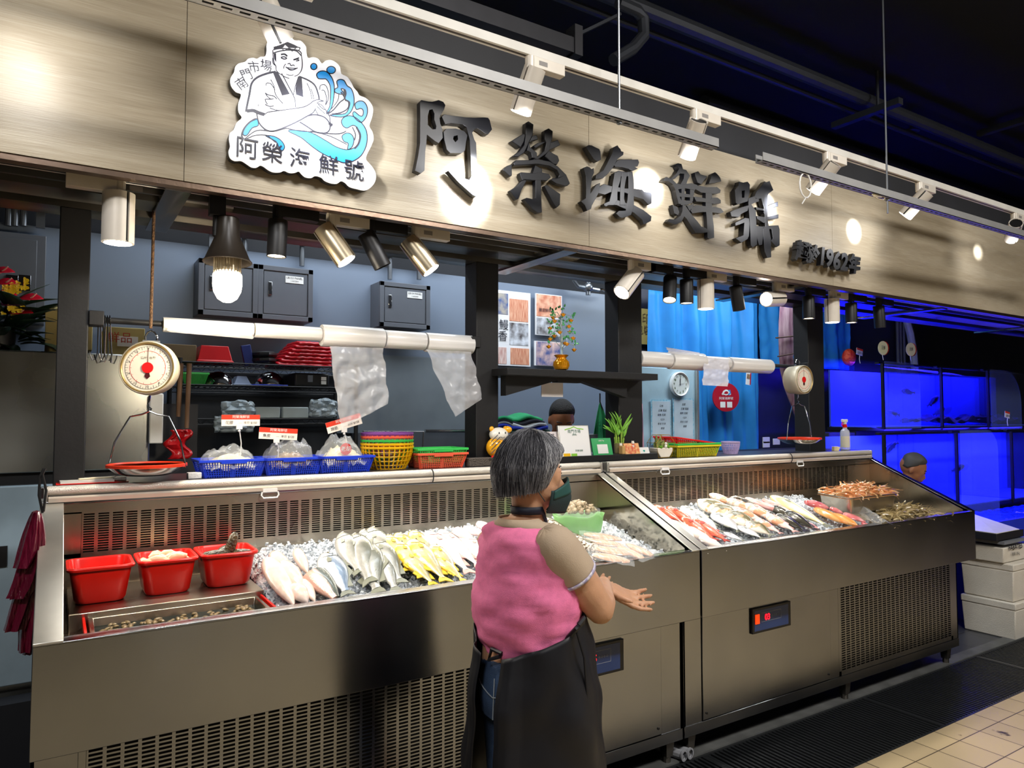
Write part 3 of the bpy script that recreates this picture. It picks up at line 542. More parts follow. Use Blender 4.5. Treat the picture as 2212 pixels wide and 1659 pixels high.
# the canopy's blue glow comes from an added upward area light (see tanks)
# ================= refrigerated display cases =================
Yf, Yb, YB = 2.30, 2.42, 3.0
def bars(b, x0, x1, z0, z1, y, nx, nz, t=.0015, fx=.2, fz=.45):
    """perforated sheet: solid strips left between rows and columns of slots"""
    dx = (x1-x0)/nx; dz = (z1-z0)/nz
    for i in range(nx+1):
        xc = x0+i*dx; b.box((max(x0-.001, xc-dx*fx/2), y, z0), (min(x1+.001, xc+dx*fx/2), y+t, z1))
    for j in range(nz+1):
        zc = z0+j*dz; b.box((x0, y+.0001, max(z0, zc-dz*fz/2)), (x1, y+t-.0001, min(z1, zc+dz*fz/2)))
HOL = M('slot_shade', (16, 15, 14), .8)  # near-black colour standing in for the shade behind slots
def slope(y): return .99+(y-Yf)*(1.30-.99)/(YB-Yf)
def led(b, n, x, y, z, s, on=('a',)):
    pass
def case(x0, x1, lab, door, louv, ctrl, digits, legs, divider):
    t = thing('display_case', lab, 'display case', ((x0+x1)/2, 2.66, 0))
    # skirt panel with the rim turned inwards
    b = B(); b.box((x0, Yf, .69), (x1, Yf+.012, .99)); b.box((x0, Yf+.012, .69), (x1, Yb, .70)); b.build('front_panel', ST, t, bevel=.002)
    b = B(); b.box((x0, Yf, .985), (x1, Yf+.055, .993)); b.box((x0, Yf+.047, .93), (x1, Yf+.055, .985)); b.build('rim', ST, t, bevel=.002)
    # body
    b = B(); zt, zb = .70, .115
    for a, c in ((x0+.0, door[0]), (door[1], louv[0]), (louv[1], x1)) if door[0] < louv[0] else ((x0, louv[0]), (louv[1], door[0]), (door[1], x1)):
        if c-a > .002: b.box((a, Yb, zb), (c, Yb+.02, zt))
    b.box((x0, Yb-.004, zb), (x1, Yb+.02, .165)); b.box((x0, Yb, .16), (x0+.012, YB, zt)); b.box((x1-.012, Yb, zb), (x1, YB, zt)); b.box((x0, YB-.01, zb), (x1, YB, 1.0)); b.box((x0, Yb, zb), (x1, YB, zb+.01))
    b.build('body', ST, t, bevel=.0015)
    b = B(); b.box((door[0]+.003, Yb-.006, .17), (door[1]-.003, Yb+.012, .688)); dd = b.build('service_panel', ST, t, bevel=.002)
    b = B()
    for x in (door[0]+.025, door[1]-.025):
        for z in (.20, .66): b.cyl((x, Yb-.010, z), (x, Yb-.004, z), .006, n=8)
    b.build('screw', BLK, dd)
    b = B(); w = louv[1]-louv[0]; b.box((louv[0], Yb, .165), (louv[0]+.02, Yb+.004, .69)); bars(b, louv[0]+.02, louv[1]-.02, .19, .672, Yb, round((w-.04)/.0455), 38, .003, .22, .42)
    b.box((louv[1]-.02, Yb, .165), (louv[1], Yb+.004, .69)); b.box((louv[0], Yb, .165), (louv[1], Yb+.004, .19)); b.box((louv[0], Yb, .672), (louv[1], Yb+.004, .69)); lo = b.build('vent_grille', ST, t, smooth=0)
    B().box((louv[0], Yb+.05, .17), (louv[1], Yb+.055, .69)).build('filter', HOL, lo, smooth=0)  # dark sheet in place of the shade behind the grille
    for x in legs:
        b = B(); b.rings([[V((x+dx*k, Yb+.05+dy*k, z)) for dx, dy in ((-1, -1), (1, -1), (1, 1), (-1, 1))] for k, z in ((.026, .12), (.019, .035))]); b.cyl((x, Yb+.05, 0), (x, Yb+.05, .04), .019, n=10); b.build('leg', STD, t)
    # controller window
    cx0, cx1, cz0, cz1 = ctrl; y = Yb-.006
    c = B().box((cx0, y-.012, cz0), (cx1, y, cz1)).build('controller', M('controller_black', (14, 14, 18), .35), t, bevel=.003)
    B().box((cx0+.014, y-.0128, cz0+.012), (cx1-.022, y-.0118, cz1-.012)).build('faceplate', M('faceplate_blue', (34, 58, 108), .3), c, smooth=0)
    wx = cx1-cx0; b = B(); fx0, fx1, fz0, fz1 = cx0+wx*.22, cx1-wx*.27, cz0+.052, cz1-.028
    for q in ((fx0, fz0, fx1, fz0+.0015), (fx0, fz1-.0015, fx1, fz1), (fx0, fz0, fx0+.0015, fz1), (fx1-.0015, fz0, fx1, fz1)): b.box((q[0], y-.0135, q[1]), (q[2], y-.0127, q[3]))
    b.build('display_frame', M('print_grey', (150, 155, 165), .5), c, smooth=0)
    text(digits, 'red_digits', M('red_led', (255, 20, 30), emit=(255, 14, 30), es=4), onY(fx0+(fx1-fx0)*.3, y-.0140, (fz0+fz1)/2-.003), .042, c, off=.001, depth=.0004)
    b = B()
    for i in range(4): b.ribbon([(fx0+(fx1-fx0)*(.55+.1*i)+.004*math.cos(a*.785), (fz0+fz1)/2+.004*math.sin(a*.785)) for a in range(9)], .0012, lambda p, q: V((p, y-.0136, q)), (0, .0008, 0))
    b.build('key_symbols', MATS['print_grey'], c, smooth=0)
    B().box((cx0+.018, y-.018, cz0+.048), (cx0+.018+wx*.10, y-.0125, cz1-.030)).build('rocker_switch', M('switch_orange', (200, 60, 20), .3, emit=(255, 70, 10), es=.8), c, bevel=.001)
    # inside: perforated back, fillers, side walls
    b = B(); p0, p1 = x0+(.125 if x0 < 1 else .10), x1-.30; n = round((p1-p0)/.0455)
    bars(b, p0, p1, 1.115, 1.255, YB-.03, n, 16, .002, .26, .42)
    b.box((x0+.03, YB-.03, 1.255), (x1-.03, YB-.028, 1.29)); b.box((x0+.03, YB-.03, .98), (x1-.03, YB-.028, 1.115))
    b.box((x0+.03, YB-.03, 1.1), (p0, YB-.028, 1.26)); b.box((p1, YB-.03, 1.1), (x1-.03, YB-.028, 1.26)); b.box((x0+.04, YB-.034, 1.075), (x1-.04, YB-.029, 1.079))
    pb = b.build('perforated_back', STI, t, smooth=0)
    B().box((x0+.04, YB-.012, 1.05), (x1-.04, YB-.01, 1.28)).build('duct', HOL, pb, smooth=0)  # dark sheet in place of the shade behind the perforations, no real duct
    # end walls with slanted frames
    for side, xa, xb in (('l', x0, x0+(.07 if x0 < 1 else .045)), ('r', x1-.045, x1)):
        xi = xb if side == 'l' else xa; fr = lambda x_, u_: None
        b = B(); ya, za, yb_, zb_ = Yf+.0, .99, YB, 1.305
        b.hexa([V(p) for p in ((xa, ya, za), (xb, ya, za), (xb, yb_, zb_), (xa, yb_, zb_), (xa, ya, za+.007), (xb, ya, za+.007), (xb, yb_, zb_+.007), (xa, yb_, zb_+.007))])
        b.build('slanted_frame', ST if side == 'r' and x0 > 1 else ALU, t, bevel=.002)
        m_ = M('polished_side', (190, 182, 165), .13, 1) if side == 'r' else STI
        b = B(); xo = xi-.004 if side == 'l' else xi+.0
        pr = [(Yf+.05, .93), (Yf+.05, 1.0), (YB, 1.30), (YB, .93)]; b.rings([[V((xo+k, p[0], p[1])) for p in pr] for k in (0, .004)]); b.build('side_wall', m_, t, smooth=0)
        xo = x0 if side == 'l' else x1-.004
        b = B(); b.rings([[V((xo+k, p[0], p[1])) for p in ((Yf+.012, .70), (Yf+.012, .985), (YB, 1.30), (YB, .70))] for k in (0, .004)]); b.build('outer_wall', ST, t, smooth=0)
    B().box((x0+.03, Yf+.05, .925), (x1-.03, YB, .93)).build('well_floor', STI, t, smooth=0)
    # top: header, night-blind roller and counter slab
    b = B(); b.box((x0, YB-.035, 1.29), (x1, YB+.02, 1.302)); b.box((x0, YB-.0, 1.0), (x1, YB+.02, 1.35)); b.build('header', ST, t, bevel=.002)
    for xa in (x0+.01, x1-.022): B().box((xa, YB-.035, 1.302), (xa+.012, YB+.03, 1.352)).build('roller_bracket', ALU, t, bevel=.002)
    b = B(); b.cyl((x0+.022, YB-.012, 1.338), (x1-.022, YB-.012, 1.338), .0165, n=18); rl = b.build('night_blind_roller', M('blind_fabric', (214, 208, 198), .35, .3, bump=.3, bscale=300), t)
    b = B(); b.rings([[V((x, YB-.02+p[0], 1.307+p[1])) for p in ((-.018, -.008), (.01, -.012), (.014, .006), (-.012, .012), (-.02, .006))] for x in (x0+.024, x1-.024)]); b.build('blind_bar', M('blind_bar', (226, 214, 200), .3, .4), t)
    xm = x0+(x1-x0)*(.62 if x0 > 1 else .595)
    b = B(); b.tube([(xm, YB-.034+.02*math.cos(a), 1.325+.03*math.sin(a)) for a in [i*.35-.5+1.57*1.4 for i in range(8)]], .003, 6); b.build('strap', BLK, rl)
    for hx in ([x0+.77] if x0 < 1 else [x0+.42, x0+1.63]):
        b = B(); b.box((hx-.028, YB-.050, 1.295), (hx+.028, YB-.040, 1.309)); b.tube([(hx-.03, YB-.045, 1.296), (hx-.034, YB-.047, 1.283), (hx-.026, YB-.05, 1.273), (hx+.026, YB-.05, 1.273), (hx+.034, YB-.047, 1.283), (hx+.03, YB-.045, 1.296)], .0035, 6); b.build('pull_handle', WPL, t)
    return t
c1 = case(-.035, 2.47, 'left stainless fish counter unit behind the woman, with red tubs and clam tray', (1.60, 2.34), (.08, 1.58), (1.83, 2.105, .50, .635), '05', (.08, 1.2, 2.42), True)
c2 = case(2.482, 4.965, 'right stainless fish counter unit whose controller shows 03, holding shrimp trays', (2.60, 3.60), (3.68, 4.90), (2.945, 3.245, .515, .64), '03', (2.56, 3.80, 4.90), True)
one(B().box((0, 3.02, 1.335), (4.965, 3.38, 1.352)), 'worktop', M('counter_dark_steel', (88, 88, 92), .35, .8), 'long dark narrow counter top behind the two fish cases carrying baskets and cards', 'worktop', smooth=0)
one(B().box((0.0, 3.36, 0), (4.965, 3.38, 1.33)), 'rear_cladding', STD, 'steel back side of the fish counter facing into the stall', 'cladding', smooth=0)
# raised black shelf board on the counter top and the upper shelf between the posts
one(B().box((1.93, 3.04, 1.353), (2.93, 3.16, 1.385)), 'riser_board', BLK, 'low black board on the counter top under the payment signs', 'board', bevel=.002)
sh = thing('wall_shelf', 'black display shelf with tapered brackets between the two middle posts', 'shelf', (2.33, 3.06, 1.78))
B().box((1.86, 2.96, 1.80), (2.86, 3.24, 1.835)).build('board', BLK, sh, bevel=.002)
for xa, xb in ((1.90, 2.22), (2.70, 2.38)): B().prism([(xa, 1.80), (xb, 1.80), (xb, 1.785), (xa, 1.70)], lambda x, z: V((x, 3.04, z)), (0, .05, 0)).build('bracket', BLK, sh, smooth=0)
B().box((2.22, 3.04, 1.775), (2.38, 3.09, 1.80)).build('support', BLK, sh, smooth=0)
b = B(); b.box((2.16, 3.10, 1.70), (2.30, 3.105, 1.775)); one(b, 'card', M('card_white', (226, 222, 220), .6), 'small white and red card hanging under the black display shelf', 'card', smooth=0)
# narrow area lights set under the case headers, aimed down at the fish
for x0, x1 in ((.10, 2.40), (2.55, 4.90)): lamp('AREA', 'case_light', ((x0+x1)/2, YB-.06, 1.286), ((x0+x1)/2, 2.5, .95), 5, (1, .93, .80), x1-x0, sy=.02)
# drain hoses between the two cases
for i, x in enumerate((2.46, 2.50)): one(B().tube([(x, 2.60, .03), (x+.01, 2.50, .03), (x+.03, 2.44, .03)], .022, 10).lathe([(.022, 0), (.026, .004), (.026, .012), (.018, .012)], (x+.03, 2.44, .03), (.2, -1, 0), 14), 'drain_hose', M('hose_grey', (150, 152, 158), .5), ('left', 'right')[i]+' one of the two short grey drain hoses on the floor between the cases', 'hose', 'drain hoses under the cases')
# ================= ice and seafood =================
BA = .26; BZ = .962
def bedz(x, y): return BZ+max(0, y-2.37)*BA*(1 if y < 2.86 else 1)
def BED(u, v, h=0):
    """point of the ice slope (raised by h) that the photo shows at u,v"""
    d = ray(u, v); # z = BZ+h+BA*(y-2.37)
    t = (BZ+h-BA*2.37-H)/(d.z-BA*d.y); return V((0, 0, H))+d*t
BN = V((0, -BA, 1)).normalized()
ICE = M('crushed_ice', (236, 242, 248), .12, trans=.35, ior=1.31, bump=.3, bscale=90, var=.02)
ICEB = M('ice_bed', (226, 232, 238), .3, bump=.9, bscale=110, var=.12, scale=60, coat=.3)
def ice(x0, x1, y0, y1, n, lab, seed):
    rd = random.Random(seed); b = B(); nu = int((x1-x0)/.014); nv = int((y1-y0)/.014)
    def fn(a, c):
        x = x0+(x1-x0)*a; y = y0+(y1-y0)*c; e = min(a, 1-a)*(x1-x0)/.06; q = min(1, e, (1-c)*(y1-y0)/.05+.1)
        return V((x, y, BZ-.018+(y-2.37)*BA*(.3+.7*q)+.012*noise.noise(V((x*28, y*28, 1)))+.016*noise.noise(V((x*70, y*70, 5)))+.01*noise.noise(V((x*7, y*7, 9)))))
    b.grid(fn, nu, nv); b.cur = 1
    for i in range(n):
        a, c = rd.random(), rd.random()**.8; p = fn(a, c); r = rd.uniform(.003, .0075)
        e = Euler((rd.random()*6, rd.random()*6, rd.random()*6)).to_matrix(); vs = [p+e@V((sx*r*rd.uniform(.5, 1.2), sy*r*rd.uniform(.5, 1.2), sz*r*rd.uniform(.3, .8)))+V((0, 0, .006)) for sx, sy, sz in ((-1,-1,-1),(1,-1,-1),(1,1,-1),(-1,1,-1),(-1,-1,1),(1,-1,1),(1,1,1),(-1,1,1))]
        b.hexa(vs)
    one(b, 'crushed_ice', [ICEB, ICE], lab, 'ice', kind='stuff', smooth=.3)
ice(.64, 1.95, 2.36, 2.955, 4200, 'crushed ice bed under the fish in the left counter unit', 1)
ice(1.9, 2.42, 2.36, 2.955, 500, 'crushed ice bed at the right end of the left counter unit beyond the woman', 2)
ice(2.53, 4.1, 2.36, 2.955, 4200, 'crushed ice bed under the fish in the right counter unit', 3)
def fishmat(nm, back, belly, spots=None, rough=.22, metal=.25, bump=.25, ed=(-.2, .35)):
    """skin: back-to-belly colours of the animal, scales as fine bump, wet coat"""
    m = bpy.data.materials.new(nm); m.use_nodes = True; nt = m.node_tree; N = nt.nodes; L = nt.links; b = N['Principled BSDF']
    tc = N.new('ShaderNodeTexCoord'); sp = N.new('ShaderNodeSeparateXYZ'); L.new(tc.outputs['Object'], sp.inputs[0])
    nz = N.new('ShaderNodeTexNoise'); nz.inputs['Scale'].default_value = 22; nz.inputs['Detail'].default_value = 4; L.new(tc.outputs['Object'], nz.inputs[0])
    ad = N.new('ShaderNodeMath'); ad.operation = 'MULTIPLY_ADD'; ad.inputs[1].default_value = .03; L.new(nz.outputs[0], ad.inputs[0]); L.new(sp.outputs[1], ad.inputs[2])
    mr = N.new('ShaderNodeMapRange'); mr.inputs[1].default_value = .015+ed[0]*.05; mr.inputs[2].default_value = .015+ed[1]*.05; L.new(ad.outputs[0], mr.inputs[0])
    mx = N.new('ShaderNodeMix'); mx.data_type = 'RGBA'; mx.inputs[6].default_value = srgb(*belly); mx.inputs[7].default_value = srgb(*back); L.new(mr.outputs[0], mx.inputs[0]); last = mx.outputs[2]
    if spots:
        n2 = N.new('ShaderNodeTexNoise'); n2.inputs['Scale'].default_value = spots[1]; n2.inputs['Detail'].default_value = 3; L.new(tc.outputs['Object'], n2.inputs[0])
        r2 = N.new('ShaderNodeMapRange'); r2.inputs[1].default_value = spots[2]; r2.inputs[2].default_value = spots[2]+.06; L.new(n2.outputs[0], r2.inputs[0])
        m2 = N.new('ShaderNodeMix'); m2.data_type = 'RGBA'; L.new(r2.outputs[0], m2.inputs[0]); L.new(last, m2.inputs[6]); m2.inputs[7].default_value = srgb(*spots[0]); last = m2.outputs[2]
    L.new(last, b.inputs['Base Color']); b.inputs['Roughness'].default_value = rough; b.inputs['Metallic'].default_value = metal; b.inputs['Coat Weight'].default_value = .5; b.inputs['Coat Roughness'].default_value = .12
    v = N.new('ShaderNodeTexVoronoi'); v.inputs['Scale'].default_value = 190; L.new(tc.outputs['Object'], v.inputs[0]); bp = N.new('ShaderNodeBump'); bp.inputs['Strength'].default_value = bump; bp.inputs['Distance'].default_value = .002; L.new(v.outputs[0], bp.inputs['Height']); L.new(bp.outputs[0], b.inputs['Normal'])
    return m
EYEW = M('fish_eye_ring', (205, 195, 150), .2); EYEB = M('fish_pupil', (10, 10, 12), .1)
# profiles: (position along length, half height, half thickness) as fractions of length
PR = {'bass': [(0, .012, .01), (.04, .045, .03), (.12, .085, .05), (.22, .115, .062), (.36, .130, .066), (.52, .118, .058), (.68, .085, .04), (.8, .052, .024), (.88, .036, .014), (.93, .040, .008)],
      'croaker': [(0, .02, .015), (.04, .06, .035), (.12, .10, .052), (.24, .128, .062), (.38, .135, .064), (.54, .115, .052), (.7, .072, .034), (.82, .04, .018), (.9, .026, .01), (.94, .028, .007)],
      'flat': [(0, .02, .015), (.05, .08, .03), (.15, .16, .045), (.3, .21, .052), (.45, .21, .05), (.6, .165, .042), (.75, .095, .028), (.86, .045, .014), (.93, .035, .008)],
      'long': [(0, .008, .008), (.05, .032, .024), (.15, .055, .04), (.35, .068, .047), (.55, .064, .042), (.72, .046, .03), (.85, .026, .015), (.93, .018, .007)]}
def make_fish(name, label, prof, mat, finmat, L=.38, dorsal=(.25, .85, .05), cut=None, gill=True, hsc=1):
    t = thing(name, label, 'fish', (0, 0, 0)); P = PR[prof]; b = B(); rs = []; n = 18
    pp = smooth_line([(p[0], p[1]) for p in P], 3); p2 = smooth_line([(p[0], p[2]) for p in P], 3)
    for (x, h), (_, k) in zip(pp, p2):
        if cut and not (cut[0] <= x <= cut[1]): continue
        rs.append([V((x*L, h*L*hsc*math.sin(2*math.pi*j/n), k*L*math.cos(2*math.pi*j/n)*(1-.15*abs(math.sin(2*math.pi*j/n))))) for j in range(n)])
    b.rings(rs); b.build('body', mat, t, smooth=1.2)
    H_ = max(p[1] for p in P)*L*hsc
    hk = lambda x, q: next((P[i][q]+(P[i+1][q]-P[i][q])*(x-P[i][0])/(P[i+1][0]-P[i][0]) for i in range(len(P)-1) if P[i][0] <= x <= P[i+1][0]), .03)
    def sf(x, y): h_ = hk(x, 1)*hsc; k_ = hk(x, 2); s_ = max(-.98, min(.98, y/h_)); return V((x*L, y*L, k_*L*math.sqrt(1-s_*s_)*(1-.15*abs(s_))+.0008))
    fin = lambda pts, nm: B().prism([(x*L, y) for x, y in pts], lambda x, y: V((x, y, -.0012)), (0, 0, .0024)).build(nm, finmat, t, smooth=0)
    if not cut or cut[1] > .9: fin([(.9, H_*.16), (.98, H_*.46), (1.04, H_*.55), (1.0, 0), (1.04, -H_*.55), (.98, -H_*.46), (.9, -H_*.16)], 'tail_fin')
    if dorsal:
        a, c, h = dorsal; hh = lambda x: next((P[i][1]+(P[i+1][1]-P[i][1])*(x-P[i][0])/(P[i+1][0]-P[i][0]) for i in range(len(P)-1) if P[i][0] <= x <= P[i+1][0]), .03)*L*hsc
        pts = [(a+(c-a)*i/6, hh(a+(c-a)*i/6)*.9) for i in range(7)]+[(a+(c-a)*(6-i)/6+.01, hh(a+(c-a)*(6-i)/6)+h*L*(.5+.5*math.sin(i*2.1+1))) for i in range(7)]
        fin(pts, 'dorsal_fin'); fin([(x, -y) for x, y in [(.62, hh(.62)*.9), (.78, hh(.78)*.9), (.76, hh(.74)+h*L*.8), (.68, hh(.68)+h*L)]], 'anal_fin')
    if not cut or cut[0] < .1:
        k22 = [p[2] for p in P if p[0] >= .2][0]*L
        for s in (1,):
            B().prism([(0, 0), (.5, .28), (1, .12), (.95, -.25), (.4, -.22)], lambda x, y: sf(.25+x*.12, -.02+y*.10)+V((0, 0, .0005)), (0, 0, .0012)).build('pectoral_fin', finmat, t, smooth=0)
            ey = B().cyl(sf(.085, .018*hsc)-V((0, 0, .004)), sf(.085, .018*hsc)+V((0, 0, .0012)), .015*L, .013*L, n=14).build('eye', EYEW, t)
            B().cyl(sf(.085, .018*hsc)+V((0, 0, .001)), sf(.085, .018*hsc)+V((0, 0, .002)), .008*L, n=12).build('pupil', EYEB, ey)
        if gill: B().tube([sf(.195, .07*hsc), sf(.215, .04), sf(.222, 0), sf(.212, -.04), sf(.185, -.07*hsc)], .0011, 6).build('gill_edge', finmat, t)
    return t
def place(t, hu, hv, tu, tv, lift=.03, roll=0, wid=1, z=0, first=[], label=None, group=None, tilt=0):
    a = BED(hu, hv, lift); c = BED(tu, tv, lift*.6)
    if c.y < 2.364: c = a+(c-a)*((2.364-a.y)/(c.y-a.y))
    ax = (c-a); wid *= 1.3 if hu < 1300 else 1.65; L = ax.length; ax.normalize()
    # lie on the flank: local z up along bed normal, local y across
    q = (BN-ax*BN.dot(ax)).normalized(); y = q.cross(ax); R = Matrix((ax, y, q)).transposed() @ Euler((roll, tilt, 0)).to_matrix()
    if t.name not in first: first.append(t.name); o = t
    else: o = dup(t, a)
    s = L/t['L']; o.location = a; o.rotation_euler = R.to_euler(); o.scale = (s, s*wid, s*min(1.9, wid*1.12))
    if label: o['label'] = label
    if group: o['group'] = group
    return o
GRF = M('fin_grey', (128, 130, 112), .35); YLF = M('fin_yellow', (228, 196, 60), .35); PKF = M('fin_pink', (222, 170, 160), .35); DKF = M('fin_dark', (46, 44, 40), .35); RDF = M('fin_red', (190, 60, 44), .35)
def mk(*a, **k):
    L = k.get('L', .38); t = make_fish(*a, **k); t['L'] = L*1.04 if not k.get('cut') else L*k['cut'][1]; return t
bass = mk('sea_bass', 'x', 'bass', fishmat('bass_skin', (118, 120, 108), (206, 204, 196), ed=(-.3, .5)), GRF)
gk = 'grey sea bass propped on the ice'
for h, tl, lb, ro in (((736, 1152), (778, 1240), 'leftmost of the grey sea bass, leaning at the back', .4), ((763, 1155), (800, 1262), 'second grey sea bass from the left, thin and upright', .5), ((782, 1145), (815, 1210), 'grey sea bass at the back with only its head showing', .2),
    ((800, 1141), (850, 1245), 'highest grey sea bass with its gill cover folded open', .2), ((787, 1172), (817, 1288), 'long grey sea bass left of the frontmost one', .45), ((812, 1166), (868, 1262), 'grey sea bass just behind the frontmost one', .2), ((815, 1190), (862, 1290), 'frontmost grey sea bass with open gills against the rim', .15)):
    place(bass, *h, *tl, lift=.045 if h[1] < 1170 else .035, roll=ro, label=lb, group=gk, wid=.85)
croak = mk('yellow_croaker', 'x', 'croaker', fishmat('croaker_skin', (196, 194, 170), (250, 206, 50), spots=((226, 214, 150), 20, .56), ed=(-.75, .15)), YLF, L=.34)
for h, tl, lb in (((836, 1158), (885, 1235), 'yellow croaker at the far left back of the yellow row'), ((857, 1153), (912, 1215), 'second yellow croaker in the back row'), ((890, 1148), (945, 1215), 'right yellow croaker in the back row'),
    ((858, 1172), (915, 1250), 'yellow croaker in the middle row, left'), ((886, 1168), (972, 1265), 'yellow croaker with the brightest yellow side in the middle'), ((934, 1178), (990, 1245), 'yellow croaker behind the rightmost front one'), ((868, 1192), (950, 1276), 'frontmost left yellow croaker with speckled scales'), ((940, 1202), (1013, 1264), 'frontmost right yellow croaker touching the rim')):
    place(croak, *h, *tl, lift=.05 if h[1] < 1185 else .04, roll=-.15, wid=1.0, label=lb, group='yellow croakers on the ice')
pomf = mk('silver_fish', 'x', 'croaker', fishmat('pale_silver_skin', (196, 198, 196), (240, 238, 236), ed=(0, .7)), PKF, L=.33)
for h, tl, lb, w_ in (((922, 1150), (1018, 1240), 'long white silver fish right of the yellow ones', .9), ((950, 1146), (1040, 1228), 'white silver fish behind the long one', .8), ((982, 1144), (1050, 1215), 'white silver fish near the woman at the back', .9), ((1015, 1162), (1050, 1225), 'white silver fish half hidden by the pink blouse', 1)):
    place(pomf, *h, *tl, lift=.045, roll=-.1, wid=w_, label=lb, group='silver fish of the left unit')
mul = mk('mullet', 'x', 'bass', fishmat('mullet_skin', (120, 138, 160), (238, 238, 236), ed=(-.3, .1)), GRF, L=.42, hsc=1.05)
place(mul, 700, 1196, 762, 1302, lift=.05, roll=.1, wid=.95, label='large silver-blue mullet left of the grey sea bass')
cutf = mk('fish_tail_piece', 'x', 'bass', fishmat('cut_skin', (86, 92, 80), (222, 178, 160), ed=(-.1, .25)), GRF, L=.5, cut=(.3, .86), gill=False, dorsal=None)
place(cutf, 655, 1215, 742, 1310, lift=.045, roll=.2, wid=.9, label='thick headless fish piece with dark scaly back by the rim')
# pale shark-like pieces and fillets
SKN = M('pale_fillet', (236, 206, 190), .25, sss=.15, col2=(246, 226, 214), scale=14, coat=.4, bump=.2, bscale=30)
def slab(u0, v0, u1, v1, w, h, name, mat, label, lift=.02, taper=.6, group=None, bend=.0, cat='fish fillet', n=9, dark=None):
    a = BED(u0, v0, lift); c = BED(u1, v1, lift*.7)
    if c.y < 2.364: c = a+(c-a)*((2.364-a.y)/(c.y-a.y))
    ax = (c-a); L = ax.length; ax.normalize(); q = (BN-ax*BN.dot(ax)).normalized(); y = q.cross(ax); b = B(); rs = []
    for i in range(n+1):
        s = i/n; e = max(.12, min(1, math.sin(math.pi*min(1, s*1.0+.06))**.45)) if taper > 0 else 1; ww = w/2*e*(1-(1-abs(taper))*s); hh = h/2*(e**.7); cc = a+ax*L*s+y*bend*math.sin(math.pi*s)+q*.004*noise.noise(V((s*4, u0, v0)))
        rs.append([cc+y*ww*math.cos(t)+q*hh*(math.sin(t) if math.sin(t) > 0 else .6*math.sin(t))*(1+.15*noise.noise(V((s*5, t*2, u0*.1)))) for t in [2*math.pi*j/12 for j in range(12)]])
    b.rings(rs); return one(b, name, mat, label, cat, group, smooth=1.2)
for (u0, v0, u1, v1, w, h, lb) in ((580, 1212, 640, 1318, .10, .055, 'long pale skinned fish half at the left edge of the ice'), (590, 1197, 628, 1240, .07, .05, 'short pale round piece at the upper left of the ice'), (612, 1218, 655, 1280, .085, .055, 'pale pink piece in the middle of the left group'),
    (634, 1266, 676, 1318, .075, .045, 'pale piece at the rim left of the dark-backed piece'), (640, 1190, 665, 1240, .055, .045, 'white piece lying highest in the left group'), (655, 1255, 690, 1318, .05, .03, 'reddish belly piece beside the dark-backed piece')):
    slab(u0, v0, u1, v1, w, h, 'fish_piece', SKN, lb, lift=.035, group='pale fish pieces', cat='fish piece')
for i, (u0, v0, u1, v1, lb) in enumerate(((1000, 1140, 1050, 1158, 'pink fillet heap at the back just left of the woman'), (1030, 1130, 1075, 1150, 'pink fillet hanging over the heap at the back'), (985, 1142, 1020, 1170, 'pale pink fillet under the heap at the back'))):
    slab(u0, v0, u1, v1, .09, .03, 'fish_fillet', M('pink_fillet', (240, 190, 186), .25, sss=.15, col2=(250, 224, 220), scale=18, coat=.4), lb, lift=.07, group='pink fillets behind the woman')
# right part of the left unit: grouper pieces, bagged fillets, shells
GRP = fishmat('grouper_skin', (92, 72, 48), (232, 220, 204), spots=((92, 70, 44), 60, .52), metal=.0)
grp = mk('grouper', 'x', 'bass', GRP, GRF, L=.36, hsc=1.1)
for h, tl, lb in (((1165, 1118), (1245, 1158), 'spotted grouper highest behind the shoulder of the woman'), ((1215, 1150), (1300, 1186), 'spotted grouper lying below the green bag'), ((1236, 1166), (1345, 1206), 'dark striped spotted grouper by the fillet bags'), ((1222, 1186), (1318, 1219), 'frontmost spotted grouper at the rim by the sleeve')):
    place(grp, *h, *tl, lift=.045, wid=1.0, label=lb, group='spotted groupers beside the woman')
FIL = M('orange_fillet', (240, 172, 130), .25, sss=.1, col2=(248, 214, 190), scale=16, coat=.5, stretch=(6, 1, 1)); CLR = M('clear_wrap', (240, 244, 246), .12, alpha=.22, bump=.6, bscale=26, spec=.9)
def pack(u0, v0, u1, v1, w, lab, mat=FIL, lift=.045):
    a = BED(u0, v0, lift); c = BED(u1, v1, lift); t = thing('fillet_bag', lab, 'bag of fillets', (a+c)/2, 'bagged fillets at the glass divider'); ax = (c-a).normalized(); L = (c-a).length; q = (BN-ax*BN.dot(ax)).normalized(); y = q.cross(ax)
    for k, off in enumerate((-.27, .27)):
        b = B(); rs = []
        for i in range(8):
            s = i/7; e = max(.15, math.sin(math.pi*(s*.9+.05))**.5); cc = a+ax*L*s+y*w*off; rs.append([cc+y*w*.23*e*math.cos(j*.5236)+q*.011*e*math.sin(j*.5236) for j in range(12)])
        b.rings(rs).build('fillet', mat, t, smooth=1.2)
    b = B(); b.grid(lambda i, j: a-ax*.02+ax*(L+.04)*i+y*w*(j-.5)*1.15+q*(.018*(math.sin(math.pi*i)*math.sin(math.pi*j))**.4+.006*noise.noise(V((i*6, j*6, u0)))), 16, 10); b.build('wrapping', CLR, t); return t
pack(1262, 1160, 1345, 1172, .13, 'bag with two pale orange fillets lying against the green bag'); pack(1280, 1190, 1360, 1205, .15, 'bag with salmon trimmings in front of the pale fillets'); pack(1345, 1178, 1400, 1204, .12, 'bag with orange pieces at the rim beside the slanted divider')
GB = M('green_bag', (170, 232, 150), .35, alpha=.62, bump=.4, bscale=20, spec=.6, trans=.2)
c0 = BED(1250, 1135, .02); t = thing('shell_bag', 'open green plastic bag full of pale sea snails', 'bag of shellfish', c0)
